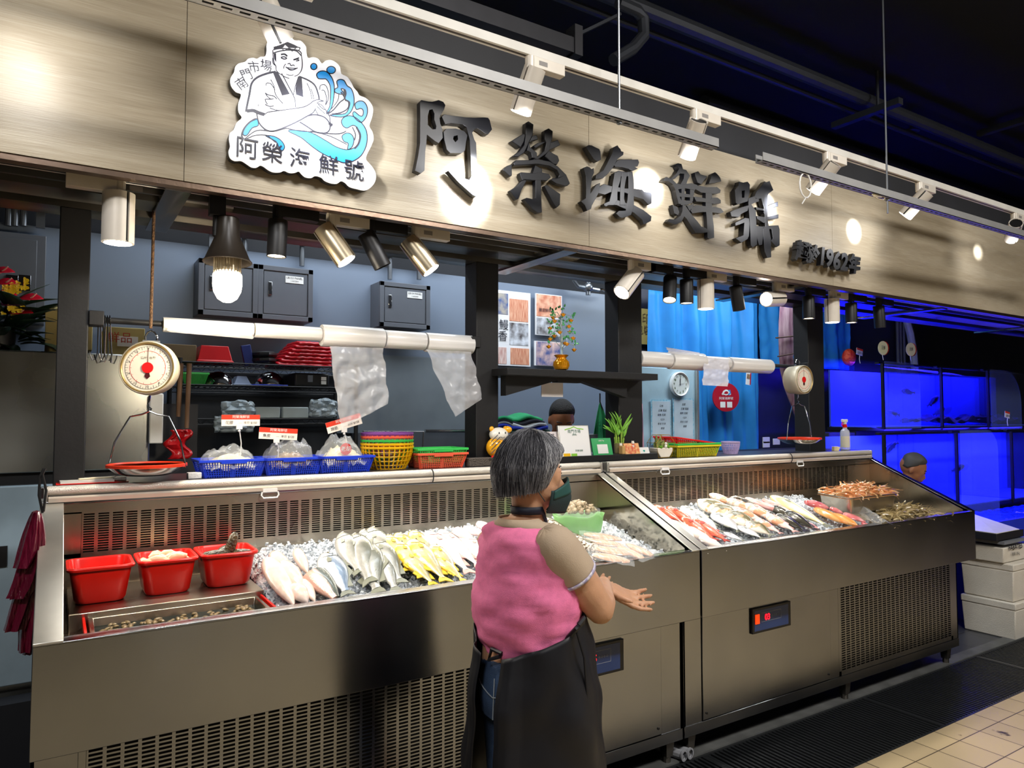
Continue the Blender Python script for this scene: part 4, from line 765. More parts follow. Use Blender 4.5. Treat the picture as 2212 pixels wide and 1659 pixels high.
b = B(); b.grid(lambda i, j: c0+V((math.cos(i*6.2832)*(.115+.02*j+.012*noise.noise(V((i*9, j*2, 3)))*j), math.sin(i*6.2832)*(.09+.015*j), -.03+.085*j+.02*noise.noise(V((math.cos(i*6.28)*2, math.sin(i*6.28)*2, 7)))*j)), 36, 7); b.build('green_bag', GB, t, solid=.0008)
b = B(); b.grid(lambda i, j: c0+V((math.cos(i*6.2832)*(.10+.012*j), math.sin(i*6.2832)*(.078+.012*j), -.02+.095*j+.02*noise.noise(V((math.cos(i*6.28)*2, math.sin(i*6.28)*2, 3))))), 36, 5); b.build('clear_liner', CLR, t)
SNL = M('snail_shell', (200, 180, 148), .4, col2=(132, 118, 98), scale=50); rd = random.Random(5)
for i in range(46):
    a = rd.random()*6.28; r = .09*math.sqrt(rd.random()); z = .062+.04*(1-(r/.09)**2)+rd.uniform(-.01, .01); p = c0+V((r*math.cos(a), r*.78*math.sin(a), z)); s = rd.uniform(.010, .016)
    bb = B(); bb.lathe([(0, -s), (s*.75, -s*.5), (s, 0), (s*.8, s*.5), (s*.55, s*.6), (s*.5, s*.95), (s*.25, s*1.1), (.0005, s*1.5)], p, (rd.uniform(-1, 1), rd.uniform(-1, 1), rd.uniform(-.2, 1)), 10)
    one(bb, 'sea_snail', SNL, 'small pale sea snail piled in the open green bag', 'sea snail', 'sea snails in the green bag', smooth=1)
# ---- right unit ----
REDF = fishmat('red_skin', (196, 60, 34), (236, 130, 96), metal=0, ed=(-.6, .6))
red = mk('red_fish', 'x', 'long', REDF, RDF, L=.36, gill=False)
for h, tl, lb in (((1412, 1092), (1478, 1130), 'upper left red fish next to the slanted divider'), ((1440, 1095), (1510, 1136), 'brownish red fish behind the brightest one'), ((1472, 1118), (1548, 1168), 'brightest red fish in the middle'), ((1497, 1122), (1572, 1170), 'rightmost glossy red fish beside the silver ones')):
    place(red, *h, *tl, lift=.035, wid=1.25, label=lb, group='red fish of the right unit')
SQ = M('squid_white', (250, 240, 232), .2, sss=.2, col2=(246, 226, 214), scale=10, coat=.5)
for u0, v0, u1, v1, w, lb in ((1420, 1114, 1500, 1162, .075, 'white squid nearest the slanted divider'), (1462, 1128, 1545, 1178, .07, 'white squid lying under the red fish'), (1490, 1150, 1570, 1190, .06, 'white squid at the rim below the red fish'), (1470, 1165, 1530, 1196, .05, 'small white squid in the front corner at the divider')):
    a = BED(u0, v0, .03); c = BED(u1, v1, .03); ax = (c-a).normalized(); L = (c-a).length; q = (BN-ax*BN.dot(ax)).normalized(); y = q.cross(ax); t = thing('squid', lb, 'squid', (a+c)/2, 'white squid on the ice'); b = B(); rs = []
    for i in range(10):
        s = i/9; e = (.05+.95*min(1, (1-s)*2.2)**.7)*(1 if s > .08 else .7); cc = a+ax*L*(.3+.7*s); rs.append([cc+y*w/2*e*math.cos(j*.5236)+q*w*.3*e*math.sin(j*.5236) for j in range(12)])
    b.rings(rs).build('mantle', SQ, t, smooth=1.2)
    b = B(); b.prism([(0, 0), (-.3, .7), (.1, 1.0), (.3, .4)], lambda p, r: a+ax*L*(.82+p*.25)+y*w*r*.7, q*.004); b.prism([(0, 0), (-.3, -.7), (.1, -1.0), (.3, -.4)], lambda p, r: a+ax*L*(.82+p*.25)+y*w*r*.7, q*.004); b.build('fin', SQ, t, smooth=0)
    hd = B().ball(a+ax*L*.24, (w*.28, w*.28, w*.24)).build('head', SQ, t)
    B().ball(a+ax*L*.24+y*w*.27, w*.07, 8).build('eye', EYEB, hd)
    for k in range(6): aa = (k-2.5)*.28; B().tube([a+ax*L*.2+y*w*.06*(k-2.5), a+ax*L*.1+y*(w*.16*(k-2.5))+q*.004, a+y*w*.26*(k-2.5)-ax*.01*(k % 2), a-ax*L*.08+y*w*.3*(k-2.5)], [w*.07, w*.06, w*.045, w*.015], 6).build('tentacle', SQ, t)
sil = mk('silver_pomfret', 'x', 'flat', fishmat('pomfret_skin', (150, 158, 168), (244, 246, 250), ed=(.2, 1.2)), GRF, L=.26, dorsal=(.4, .8, .05))
for h, tl, lb in (((1472, 1094), (1545, 1136), 'upper left silver pomfret behind the red fish'), ((1496, 1110), (1556, 1150), 'silver pomfret beside the rightmost red fish'), ((1540, 1108), (1602, 1150), 'silver pomfret in the middle of its group'), ((1563, 1150), (1635, 1180), 'silver pomfret lying lowest at the rim'), ((1594, 1136), (1668, 1174), 'bluish silver pomfret at the rim, rightmost of its group')):
    place(sil, *h, *tl, lift=.04, wid=.8, label=lb, group='silver pomfrets of the right unit')
oli = mk('olive_bream', 'x', 'flat', fishmat('olive_skin', (120, 112, 74), (246, 232, 214), spots=((214, 158, 110), 12, .6), metal=.05, ed=(-.3, .25)), GRF, L=.3, dorsal=(.3, .85, .03))
for h, tl, lb in (((1507, 1080), (1600, 1120), 'olive-backed bream highest at the back left'), ((1533, 1090), (1622, 1134), 'olive-backed bream behind the silver pomfrets'), ((1566, 1104), (1640, 1146), 'olive-backed bream in the middle of the right unit'), ((1612, 1126), (1690, 1170), 'olive-backed bream nearest the rim')):
    place(oli, *h, *tl, lift=.05, wid=.85, roll=.25, label=lb, group='olive-backed breams')
tan = mk('sea_bream', 'x', 'croaker', fishmat('tan_skin', (216, 142, 96), (252, 240, 226), spots=((236, 170, 130), 9, .56), metal=.02, ed=(.1, .9)), PKF, L=.33)
for h, tl, lb in (((1532, 1068), (1605, 1096), 'orange-tinged white bream at the top of the heap'), ((1568, 1080), (1655, 1112), 'white bream with orange cheeks in the upper middle'), ((1575, 1098), (1665, 1132), 'white bream in the middle of the heap'), ((1608, 1090), (1690, 1130), 'white bream left of the dark long fish'), ((1632, 1122), (1712, 1166), 'white bream with orange spots at the rim'), ((1655, 1112), (1738, 1160), 'pinkish white bream left of the glossy dark fish')):
    place(tan, *h, *tl, lift=.055, wid=1.0, label=lb, group='white and orange breams')
drk = mk('dark_fish', 'x', 'croaker', fishmat('dark_skin', (26, 24, 20), (78, 74, 62), metal=.1, rough=.1, ed=(-.6, .3)), DKF, L=.32)
for h, tl, lb in (((1662, 1093), (1735, 1130), 'dark fish behind the two glossy dark ones'), ((1677, 1112), (1762, 1158), 'glossy black fish at the rim, left of the pair'), ((1696, 1105), (1782, 1155), 'glossy black fish at the rim, right of the pair')):
    place(drk, *h, *tl, lift=.05, wid=.95, label=lb, group='dark fish of the right unit')
lng = mk('snakehead', 'x', 'long', fishmat('snake_skin', (54, 48, 38), (120, 106, 84), spots=((60, 50, 38), 30, .5), metal=0), DKF, L=.5, gill=False)
place(lng, 1576, 1074, 1690, 1126, lift=.055, wid=1.1, label='long thin dark fish lying behind the white breams')
PNK = M('pink_slab', (240, 196, 190), .25, sss=.15, col2=(226, 140, 130), scale=12, coat=.4)
slab(1610, 1078, 1700, 1112, .09, .04, 'fish_fillet', PNK, 'long pink fillet behind the black fish at the back', lift=.055); slab(1650, 1080, 1730, 1120, .08, .035, 'fish_fillet', PNK, 'pink fillet under the long yellow-green fish', lift=.05); slab(1712, 1118, 1790, 1156, .09, .03, 'fish_fillet', PNK, 'reddish fillet at the rim right of the black fish', lift=.03)
mah = mk('dolphinfish', 'x', 'bass', fishmat('mahi_skin', (70, 130, 150), (238, 232, 170), metal=.15, ed=(.1, 1.0)), GRF, L=.62, dorsal=(.15, .8, .02))
place(mah, 1664, 1072, 1818, 1152, lift=.055, wid=.62, label='longest fish of the right unit with yellow side and blue-green tail')
SAL = M('salmon_meat', (248, 150, 70), .22, sss=.15, col2=(250, 190, 120), scale=3, stretch=(30, 3, 3), coat=.6); TUN = M('tuna_meat', (206, 96, 100), .25, sss=.1, col2=(232, 150, 150), scale=16, coat=.5)
slab(1762, 1100, 1830, 1132, .11, .045, 'salmon_fillet', SAL, 'upper orange salmon fillet beside the longest fish', lift=.035); slab(1800, 1112, 1868, 1144, .11, .045, 'salmon_fillet', SAL, 'lower orange salmon fillet at the rim', lift=.03)
slab(1740, 1086, 1790, 1098, .09, .05, 'fish_steak', TUN, 'round pink fish steak with dark skin leaning at the steel tray', lift=.05, taper=.95, cat='fish steak'); slab(1792, 1098, 1822, 1110, .07, .03, 'tuna_piece', TUN, 'bagged dark pink piece behind the salmon', lift=.04, cat='fish piece'); slab(1822, 1110, 1870, 1128, .09, .03, 'tuna_piece', TUN, 'dark pink tuna piece between salmon and clear bag', lift=.04, cat='fish piece'); slab(1862, 1132, 1900, 1140, .06, .02, 'tuna_piece', TUN, 'small pink piece at the rim below the clear bag', lift=.02, cat='fish piece')
a = BED(1842, 1092, .05); c = BED(1915, 1138, .03); b = B(); b.grid(lambda i, j: a+(c-a)*i+V((.07*(j-.5), -.05*(j-.5), .03*math.sin(math.pi*j)+.012*noise.noise(V((i*7, j*7, 2))))), 20, 12); one(b, 'clear_bag', CLR, 'crumpled clear plastic bag between the pink tuna and the front shrimps', 'plastic bag')
# shrimps
SHR = M('shrimp_shell', (226, 150, 96), .25, col2=(190, 156, 110), scale=24, coat=.5, var=.2); SHG = M('shrimp_shell_grey', (190, 168, 118), .25, col2=(150, 132, 92), scale=24, coat=.5)
def make_shrimp(mat):
    t = thing('shrimp', 'x', 'shrimp', (0, 0, 0)); pts = [(0, 0, 0), (.012, .002, .004), (.028, .003, .007), (.044, 0, .006), (.056, -.006, .002), (.062, -.014, 0)]; B().tube(pts, [.003, .0062, .0068, .0055, .004, .002], 8).build('body', mat, t)
    B().prism([(0, 0), (.006, .012), (-.004, .014), (-.008, .004)], lambda x, y: V((.062+x, -.014-y, 0)), (0, 0, .001)).build('tail', mat, t, smooth=0)
    b = B(); b.tube([(0, 0, 0), (-.02, .006, .006), (-.05, -.004, .004), (-.075, .01, .0)], .0006, 4); b.tube([(0, 0, 0), (-.02, -.008, .008), (-.045, -.02, .003)], .0006, 4); b.build('antenna', mat, t)
    b = B(); [b.tube([(.014+.007*k, 0, 0), (.012+.007*k, 0, -.008)], .0007, 4) for k in range(5)]; b.build('legs', mat, t); return t
sA = make_shrimp(SHR); sB = make_shrimp(SHG); usedS = set()
def pile(base, n, fn, lab, grp, seed):
    rd = random.Random(seed)
    for i in range(n):
        p = fn(rd); rot = (rd.uniform(-1.2, 1.2), rd.uniform(-.4, .4), rd.uniform(0, 6.28)); s = rd.uniform(.85, 1.2)
        if base.name not in usedS: usedS.add(base.name); o = base; o.location = p; o.rotation_euler = rot; o.scale = (s,)*3
        else: o = dup(base, p, rot, scale=s)
        o['label'] = lab; o['group'] = grp
TR = dict(c=[PZ(1765, 1064, 1.125), PZ(1838, 1076, 1.125), PZ(1940, 1065, 1.125), PZ(1868, 1053, 1.125)])
def pan(corners, depth, name, label, mat, lip=.012, inset=.015, cat='tray', rim=None):
    t = thing(name, label, cat, sum(corners, V((0, 0, 0)))/4-V((0, 0, depth))); ctr = sum(corners, V((0, 0, 0)))/4
    def ring(e, dz):
        r = []
        for i in range(4):
            p = corners[i]; d = (ctr-p); d.z = 0; l = d.length; q = p+d*(e/l); pv = corners[i-1]; nx = corners[(i+1) % 4]
            for s in (.10, .03, -.0):
                pass
            a1 = (pv-p).normalized()*.02; a2 = (nx-p).normalized()*.02
            for k in range(5): w = k/4; r.append(q+a1*(1-w)**2+a2*w**2+V((0, 0, dz)))
        return r
    b = B(); b.rings([ring(-lip*.2, -.004), ring(-lip*.2, 0), ring(lip, 0), ring(lip+inset, -depth+.003)], cap=False); b.add(ring(lip+inset, -depth+.003), [tuple(range(20))]); b.rings([ring(lip*.9, -.002), ring(lip+inset-.002, -depth)], cap=False); b.add(ring(lip+inset-.002, -depth), [tuple(range(20))]); b.build('pan', mat, t, smooth=.5); return t, ctr
t, ct = pan(TR['c'], .09, 'steel_tray', 'deep steel tray heaped with orange shrimps at the right end of the case', STI)
C4 = TR['c']
def fA(rd):
    a, c = rd.random(), rd.random(); p = (C4[0]*(1-a)+C4[1]*a)*(1-c)+(C4[3]*(1-a)+C4[2]*a)*c; p = ct+(p-ct)*.84; k = min(a, 1-a, c, 1-c)*2; p.z = 1.118+.055*k**.6*rd.uniform(.75, 1); return p
pile(sA, 210, fA, 'orange shrimp heaped in the deep steel tray', 'orange shrimps in the deep tray', 11)
one(B().grid(lambda i, j: (C4[0]*(1-i)+C4[1]*i)*(1-j)*1+(C4[3]*(1-i)+C4[2]*i)*j+V((0, 0, -.012+.045*(math.sin(math.pi*i)*math.sin(math.pi*j))**.6)), 10, 10), 'shrimp_heap', SHR, 'lower layers of orange shrimps filling the deep steel tray', 'shrimps', kind='stuff')
FC = [BED(1868, 1110, .01), BED(1905, 1140, .01), BED(2050, 1118, .01), BED(1960, 1092, .01)]
t, c2_ = pan([p+V((0, 0, .005)) for p in FC], .03, 'steel_tray', 'shallow steel tray with grey shrimps in the front right corner of the case', STI)
def fB(rd):
    a, c = rd.random(), rd.random(); p = (FC[0]*(1-a)+FC[1]*a)*(1-c)+(FC[3]*(1-a)+FC[2]*a)*c; p = c2_+(p-c2_)*.85; k = min(a, 1-a, c*1.2, 1-c)*2; p.z += .0+.045*max(k, 0)**.6*rd.uniform(.6, 1); return p
pile(sB, 160, fB, 'greyish brown shrimp in the shallow front corner tray', 'grey shrimps in the front tray', 12)
# ---- left end: red tubs, step and clam tray ----
one(B().box((.05, 2.575, .93), (.625, 2.965, .998)), 'steel_step', STI, 'low steel step carrying the three red tubs at the left end of the case', 'steel step', bevel=.003)
def tub(x0, x1, y0, y1, z0, z1, lab):
    t = thing('red_tub', lab, 'plastic tub', ((x0+x1)/2, (y0+y1)/2, z0), 'red plastic tubs at the left end')
    def ring(e, z, r=.03):
        xs, xe, ys, ye = x0+e, x1-e, y0+e, y1-e; q = []
        for cx, cy, a0 in ((xe-r, ye-r, 0), (xs+r, ye-r, 90), (xs+r, ys+r, 180), (xe-r, ys+r, 270)):
            for k in range(5): a = math.radians(a0+22.5*k); q.append(V((cx+r*math.cos(a), cy+r*math.sin(a), z)))
        return q
    b = B(); b.rings([ring(.028, z0), ring(.022, z0+.01), ring(.008, z1-.012), ring(.0, z1-.011), ring(-.002, z1-.004), ring(.0, z1), ring(.009, z1), ring(.012, z1-.006), ring(.025, z0+.012), ring(.035, z0+.005)], cap=False)
    b.add(ring(.028, z0), [tuple(range(20))]); b.add(ring(.035, z0+.005), [tuple(range(20))]); b.build('tub', REDP, t, smooth=.5); return t
TZ = 1.0
tb = []
for (ul, vl), (ur, vr), lab in (((130, 1243), (286, 1225), 'empty red plastic tub at the left end, nearest the frame'), ((293, 1240), (440, 1205), 'middle red plastic tub holding pale cut squid pieces'), ((440, 1215), (586, 1190), 'right red plastic tub holding dark sea cucumbers')):
    a = PZ(ul, vl, 1.115); c = PZ(ur, vr, 1.115); tb.append((a, c, lab))
for i, (x0, x1, y0, y1) in enumerate(((.043, .235, 2.655, 2.86), (.245, .43, 2.66, 2.87), (.44, .63, 2.67, 2.88))): tub(x0, x1, y0, y1, TZ, 1.118, tb[i][2])
rd = random.Random(3); SQP = M('squid_pieces', (244, 208, 168), .25, sss=.2, col2=(236, 180, 140), scale=12, coat=.4)
for i in range(26):
    p = V((rd.uniform(.27, .405), rd.uniform(.0, 1)*.14+2.70, 1.075+rd.random()*.04)); b = B(); a = rd.random()*6.28; d = V((math.cos(a), math.sin(a), rd.uniform(-.2, .3)))*rd.uniform(.02, .035)
    b.tube([p-d, p-d*.3+V((0, 0, .006)), p+d*.3+V((0, 0, .006)), p+d], [.006, .013, .013, .007], 8); one(b, 'squid_piece', SQP, 'pale orange cut squid piece in the middle red tub', 'squid piece', 'cut squid pieces in the middle tub', smooth=1.2)
CUC = M('sea_cucumber_skin', (48, 38, 24), .3, bump=1.0, bscale=110, col2=(96, 80, 48), scale=40, coat=.4)
for i, (x, y, z, dx, dy, dz, r, lb) in enumerate(((.50, 2.75, 1.10, .04, .01, .0, .022, 'dark sea cucumber lying left in the right red tub'), (.535, 2.80, 1.105, .02, .03, .005, .02, 'dark sea cucumber at the back of the right red tub'), (.552, 2.77, 1.125, .012, .0, .038, .019, 'dark sea cucumber standing up out of the right red tub'), (.585, 2.76, 1.095, .03, -.01, 0, .021, 'dark sea cucumber lying right in the right red tub'), (.52, 2.71, 1.09, .04, .0, 0, .02, 'dark sea cucumber at the front of the right red tub'))):
    p = V((x, y, z)); d = V((dx, dy, dz)); b = B(); b.tube([p-d*1.3, p-d, p-d*.3, p+d*.4, p+d, p+d*1.3], [r*.5, r*.85, r, r*.95, r*.8, r*.35], 12); one(b, 'sea_cucumber', CUC, lb, 'sea cucumber', 'sea cucumbers in the right tub', smooth=1.2)
t = thing('clam_tray', 'long steel tray of water and clams set in a red tray at the front left', 'tray', (.36, 2.46, .95))
b = B()
def trg(e, z): return [V(p) for p in ((.105+e, 2.362+e*.4, z), (.60-e, 2.362+e*.4, z), (.60-e, 2.57-e, z), (.105+e, 2.57-e, z))]
b.rings([trg(-.004, .972), trg(-.004, .982), trg(.008, .982), trg(.012, .937)], cap=False); b.add(trg(.012, .937), [(0, 1, 2, 3)]); b.build('steel_pan', STI, t, bevel=.002)
b = B(); b.rings([trg(-.020, .965), trg(-.020, .985), trg(-.012, .985), trg(-.008, .935)], cap=False); b.build('red_tray', REDP, t, bevel=.003)
b = B(); b.grid(lambda i, j: V((.115+.475*i, 2.37+.192*j, .957+.0012*noise.noise(V((i*14, j*7, 0))))), 40, 16); b.build('water', M('tray_water', (60, 66, 60), .06, trans=.55, ior=1.33, spec=.6), t)
rd = random.Random(9); CLM = M('clam_shell', (176, 150, 104), .3, col2=(60, 46, 30), scale=60, coat=.5)
for i in range(170):
    x = rd.uniform(.13, .575); y = rd.uniform(2.38, 2.55); z = .954+rd.random()*.006
    if i > 155: x = rd.choice([.27, .31, .52, .55])+rd.uniform(-.02, .02); z = .966+rd.random()*.008; y = rd.uniform(2.40, 2.52)
    b = B(); b.ball((x, y, z), (rd.uniform(.008, .013), rd.uniform(.006, .010), .005), 10, rot=(rd.uniform(-.5, .5), rd.uniform(-.5, .5), rd.random()*6)); one(b, 'clam', CLM, 'small brown clam lying in the water of the front left tray', 'clam', 'clams in the front left tray', smooth=1.2)
# ================= overhead services =================
def pipe(pts, r, name, mat, label, cat='pipe', n=10, group=None): return one(B().tube(pts, r, n), name, mat, label, cat, group)
pipe([(1.5, 3.20, 4.1), (10, 3.20, 4.1)], .05, 'ceiling_pipe', M('dim_pipe', (70, 73, 80), .45, .6), 'thick grey conduit running along the black ceiling', group=None)
pipe([(1.5, 3.36, 4.08), (10, 3.36, 4.08)], .022, 'ceiling_pipe', MATS['dim_pipe'], 'thin conduit beside the thick one on the black ceiling')
pipe([(4.5, 4.1, 4.2), (12, 4.1, 4.2)], .07, 'ceiling_duct', M('black_duct', (30, 31, 36), .6), 'black round duct farther back on the ceiling', 'duct')
pipe([(2.6, 1.9, 4.2), (12, 1.9, 4.2)], .06, 'ceiling_duct', MATS['black_duct'], 'black round duct above the aisle at the upper right', 'duct')
a = PY(1335, 5, 3.0); c = PY(1325, 130, 3.0); e = PY(1390, 60, 3.0)
pipe([a, (a+e)/2+V((.05, 0, .04)), e+V((0, 0, .05)), e+V((.0, 0, -.05)), (e+c)/2+V((.03, 0, -.02)), c], .035, 'flexible_conduit', MATS['dim_pipe'], 'bent grey conduit above the hanger rod', 'conduit')
p = PY(960, 0, 2.9); q = PY(1240, 105, 2.9)
t = thing('steel_beam', 'dark steel channel ending in a bracket above the upper track', 'steel beam', q); B().box((p.x-1, 2.9, q.z-.02), (q.x, 2.96, q.z+.06)).build('beam', M('dim_steel', (74, 74, 78), .45, .7), t, smooth=0); B().box((q.x, 2.89, q.z-.03), (q.x+.05, 2.97, q.z+.13)).build('bracket', MATS['dim_steel'], t, smooth=0)
b = B(); b.box((q.x, 2.92, q.z+.06), (q.x+.42, 2.96, q.z+.075), rot=(0, -.6, 0), piv=q+V((0, 0, .06))); one(b, 'slotted_strut', MATS['dim_pipe'], 'dim diagonal slotted strut rising from the bracket to the ceiling', 'strut', smooth=0)
for i, (u, v, y, lb) in enumerate(((1870, 245, 3.2, 'short strut carrying the ceiling conduits'), (2185, 210, 2.9, 'short strut with clips at the upper right corner'))):
    p = PY(u, v, y); p.z = min(p.z, 4.2); t = thing('pipe_hanger', lb, 'pipe hanger', p); B().box((p.x-.03, y-.28, p.z-.03), (p.x+.03, y+.28, p.z+.02)).build('strut', MATS['dim_pipe'], t, smooth=0); B().cyl((p.x, y-.1, p.z), (p.x, y-.1, 4.29), .012).build('rod', MATS['dim_pipe'], t)
for i, (u, v) in enumerate(((1888, 255), (1968, 285))):
    p = PZ(u, v, 4.1); t = thing('sprinkler', ('left', 'right')[i]+' small sprinkler with round plate on the black ceiling', 'sprinkler', p); B().cyl(p, V((p.x, p.y, 4.29)), .012).build('drop_pipe', MATS['dim_pipe'], t); B().cyl(p+V((0, 0, .0)), p+V((0, 0, .012)), .07, n=18).build('plate', MATS['dim_pipe'], t)
# zip ties and string on the right slotted channel
b = B(); p = PY(1740, 405, 2.1); b.tube([p+V((.045*math.cos(a_), 0, .0+.06*math.sin(a_)+.01)) for a_ in [i*.5 for i in range(13)]], .004, 6); b.tube([p+V((0, 0, -.05)), p+V((-.03, 0, -.085))], .003, 5); one(b, 'cord_loop', WPL, 'white loop of cord hanging left of the first bright sign lamp', 'cord')
b = B(); p = PY(1900, 425, 2.1); [b.tube([p+V((.05*math.cos(a_)*(1+k*.2), 0, .014*math.sin(a_+k)+k*.006)) for a_ in [i*.5 for i in range(13)]], .0025, 5) for k in range(3)]; one(b, 'string_knot', M('string_beige', (210, 196, 160), .6), 'knotted beige string on the right slotted channel', 'string')
# ================= back wall fittings =================
WY = 4.6
def rectY(u0, v0, u1, v1, y): a = PY(u0, v0, y); c = PY(u1, v1, y); return min(a.x, c.x), max(a.x, c.x), min(a.z, c.z), max(a.z, c.z)
def elbox(u0, v0, u1, v1, lab, doors, plate=None):
    x0, x1, z0, z1 = rectY(u0, v0, u1, v1, 4.42); t = thing('switch_box', lab, 'switch box', ((x0+x1)/2, 4.5, z0)); B().box((x0, 4.44, z0), (x1, 4.6, z1)).build('housing', BOXG, t, bevel=.004)
    w = (x1-x0)/doors
    for i in range(doors):
        a, c = x0+i*w, x0+(i+1)*w; b = B(); b.box((a, 4.425, z0), (a+.03, 4.44, z1)); b.box((c-.03, 4.425, z0), (c, 4.44, z1)); b.box((a, 4.425, z0), (c, 4.44, z0+.03)); b.box((a, 4.425, z1-.03), (c, 4.44, z1)); b.build('frame', BOXG, t, bevel=.002)
        d = B().box((a+.035, 4.43, z0+.035), (c-.035, 4.438, z1-.035)).build('door', BOXG, t, bevel=.002)
        zh = z0+(z1-z0)*.56; hx = a+.06 if i == doors-1 or doors == 1 else a+.06; B().box((hx, 4.422, zh-.035), (hx+.022, 4.43, zh+.045)).build('handle', CHR, d, bevel=.002); B().box((hx+.005, 4.4205, zh), (hx+.017, 4.4225, zh+.02)).build('lock', BLK, d, smooth=0)
        if plate and i == doors-1:
            B().box((c-.17, 4.427, z1-.095), (c-.06, 4.43, z1-.052)).build('plate', WPL, t, smooth=0)
            text(plate, 'plate_lettering', INK, onY(c-.115, 4.4262, z1-.064), .017, t, depth=.0003); text('110/220V', 'plate_lettering', INK, onY(c-.115, 4.4262, z1-.083), .013, t, depth=.0003)
elbox(430, 556, 676, 696, 'double grey switch box on the back wall behind the bulb lamp', 2, 'LB153 PANEL')
elbox(822, 606, 930, 712, 'single grey switch box on the back wall', 1, 'LB154 PANEL')
x0, x1, z0, z1 = rectY(-60, 492, 95, 700, 4.5); t = thing('wall_cabinet', 'dark grey wall cabinet at the left edge with two red sockets', 'wall cabinet', (x0, 4.5, z0)); B().box((x0, 4.5, z0), (x1, 4.6, z1)).build('housing', BOXG, t, bevel=.003); B().box((x0, 4.49, z0+.03), (x1-.04, 4.50, z1-.03)).build('door', BOXG, t, bevel=.002)
for u in (26, 53): x0, x1, z0, z1 = rectY(u-13, 593, u+13, 630, 4.485); s_ = B().box((x0, 4.482, z0), (x1, 4.49, z1)).build('socket_plate', ST, t, bevel=.002); B().box((x0+.022, 4.478, z0+.02), (x1-.022, 4.482, z1-.02)).build('red_socket', M('socket_red', (190, 24, 30), .4), t, smooth=0)
a = PY(20, 466, 4.5); c = PY(1000, 585, 4.5)
t = thing('sprinkler_pipe', 'grey horizontal pipe with fittings along the top of the back wall', 'pipe', (1, 4.5, 2.7)); B().tube([(a.x-.5, 4.5, 2.735), (2.35, 4.5, 2.735)], .02).build('tube', PIPE, t)
for u in (108, 205, 285, 470): p = PY(u, 470, 4.5); B().cyl((p.x-.03, 4.5, 2.735), (p.x+.03, 4.5, 2.735), .03).cyl((p.x, 4.5, 2.735), (p.x, 4.5, 2.80), .024).build('coupling', PIPE, t)
for i, (u, v1) in enumerate(((18, 488), (32, 488), (50, 488), (652, 575), (528, 560), (842, 604), (905, 604))):
    p = PY(u, v1, 4.56); pipe([(p.x, 4.56, p.z), (p.x, 4.56, 3.1)], .016, 'conduit', PIPE, 'vertical grey conduit on the back wall, number %s from the left' % ('first', 'second', 'third', 'fifth', 'fourth', 'sixth', 'seventh')[i], 'conduit')
for u in (88, 460): p = PY(u, 470, 4.55); one(B().box((p.x-.02, 4.54, 2.60), (p.x+.02, 4.56, 2.85)), 'strut_bracket', PIPE, 'slotted bracket holding the pipe %s' % ('near the left edge' if u < 100 else 'behind the bulb lamp'), 'bracket', smooth=0)
a = PY(1240, 590, 4.45); t = thing('pipe_fitting', 'small grey pipe elbow with chain under the canopy in the middle bay', 'pipe', a); B().tube([a+V((0, 0, .25)), a+V((0, 0, -.06)), a+V((.04, 0, -.10)), a+V((.25, 0, -.11))], .016).build('elbow', PIPE, t); B().ball(a+V((.14, 0, -.10)), .04).cyl(a+V((.14, 0, -.16)), a+V((.14, 0, -.02)), .02).build('valve', PIPE, t); B().ball(a+V((.36, 0, -.12)), .018, 8).build('red_valve', REDP, t)
B().tube([a+V((.25+.03*i, 0, -.11+.008*(i % 2))) for i in range(8)], .009, 6).build('chain', CHR, t)
# fridge
t = thing('upright_fridge', 'large stainless steel fridge with pale lower doors at the left behind the post', 'fridge', (-.6, 4.2, 0))
B().box((-2.2, 3.92, .1), (.395, 4.58, 1.895)).build('body', STF, t, bevel=.004)
for x0, x1 in ((-2.2, -.62), (-.615, .39)): B().box((x0, 3.89, 1.345), (x1, 3.92, 1.89)).build('upper_door', STF, t, bevel=.004)
for x0, x1 in ((-2.2, -.62), (-.615, .39)): B().box((x0, 3.87, .42), (x1, 3.92, 1.29)).build('lower_door', M('pale_blue_enamel', (168, 190, 204), .35), t, bevel=.006)
B().box((-2.2, 3.915, 1.29), (.39, 3.93, 1.345)).build('middle_gap', BLK, t, smooth=0); B().box((-.25, 3.862, .94), (-.16, 3.872, 1.03)).build('handle_recess', BLK, t, smooth=0)
one(B().box((-1.6, 3.75, .0), (.38, 3.86, .38)), 'low_plinth', DK, 'dark low plinth on the floor left of the counter', 'plinth', smooth=0)
CB = M('cardboard', (176, 160, 104), .75, var=.08); CB2 = M('cardboard_brown', (120, 100, 72), .75)
def carton(u0, v0, u1, v1, y, dep, lab, mat=CB, flap=False, lb=True, txt=None):
    x0, x1, z0, z1 = rectY(u0, v0, u1, v1, y); t = thing('cardboard_box', lab, 'cardboard box', ((x0+x1)/2, y+dep/2, z0)); B().box((x0, y, z0), (x1, y+dep, z1)).build('box', mat, t, bevel=.003)
    if lb: B().box((x1-.12, y-.002, z0+(z1-z0)*.35), (x1-.03, y, z0+(z1-z0)*.7)).build('paper_label', WPL, t, smooth=0)
    if flap: B().box((x0, y-.01, z1-.004), (x1, y+.03, z1+.06), rot=(.5, 0, 0), piv=(x0, y, z1)).build('flap', mat, t, smooth=0)
    if txt: text(txt, 'red_print', M('print_red', (176, 60, 40), .7), onY(x0+(x1-x0)*.38, y-.003, z0+(z1-z0)*.62), .055, t, off=.0, depth=.0006)
carton(98, 690, 160, 762, 4.0, .4, 'khaki cardboard box on the fridge left of the post', flap=True, lb=False); carton(150, 700, 199, 757, 3.98, .35, 'khaki cardboard box on the fridge peeking out right of the post'); carton(226, 705, 312, 772, 3.98, .4, 'khaki cardboard box with a shipping label behind the hooks', txt='鮮品')
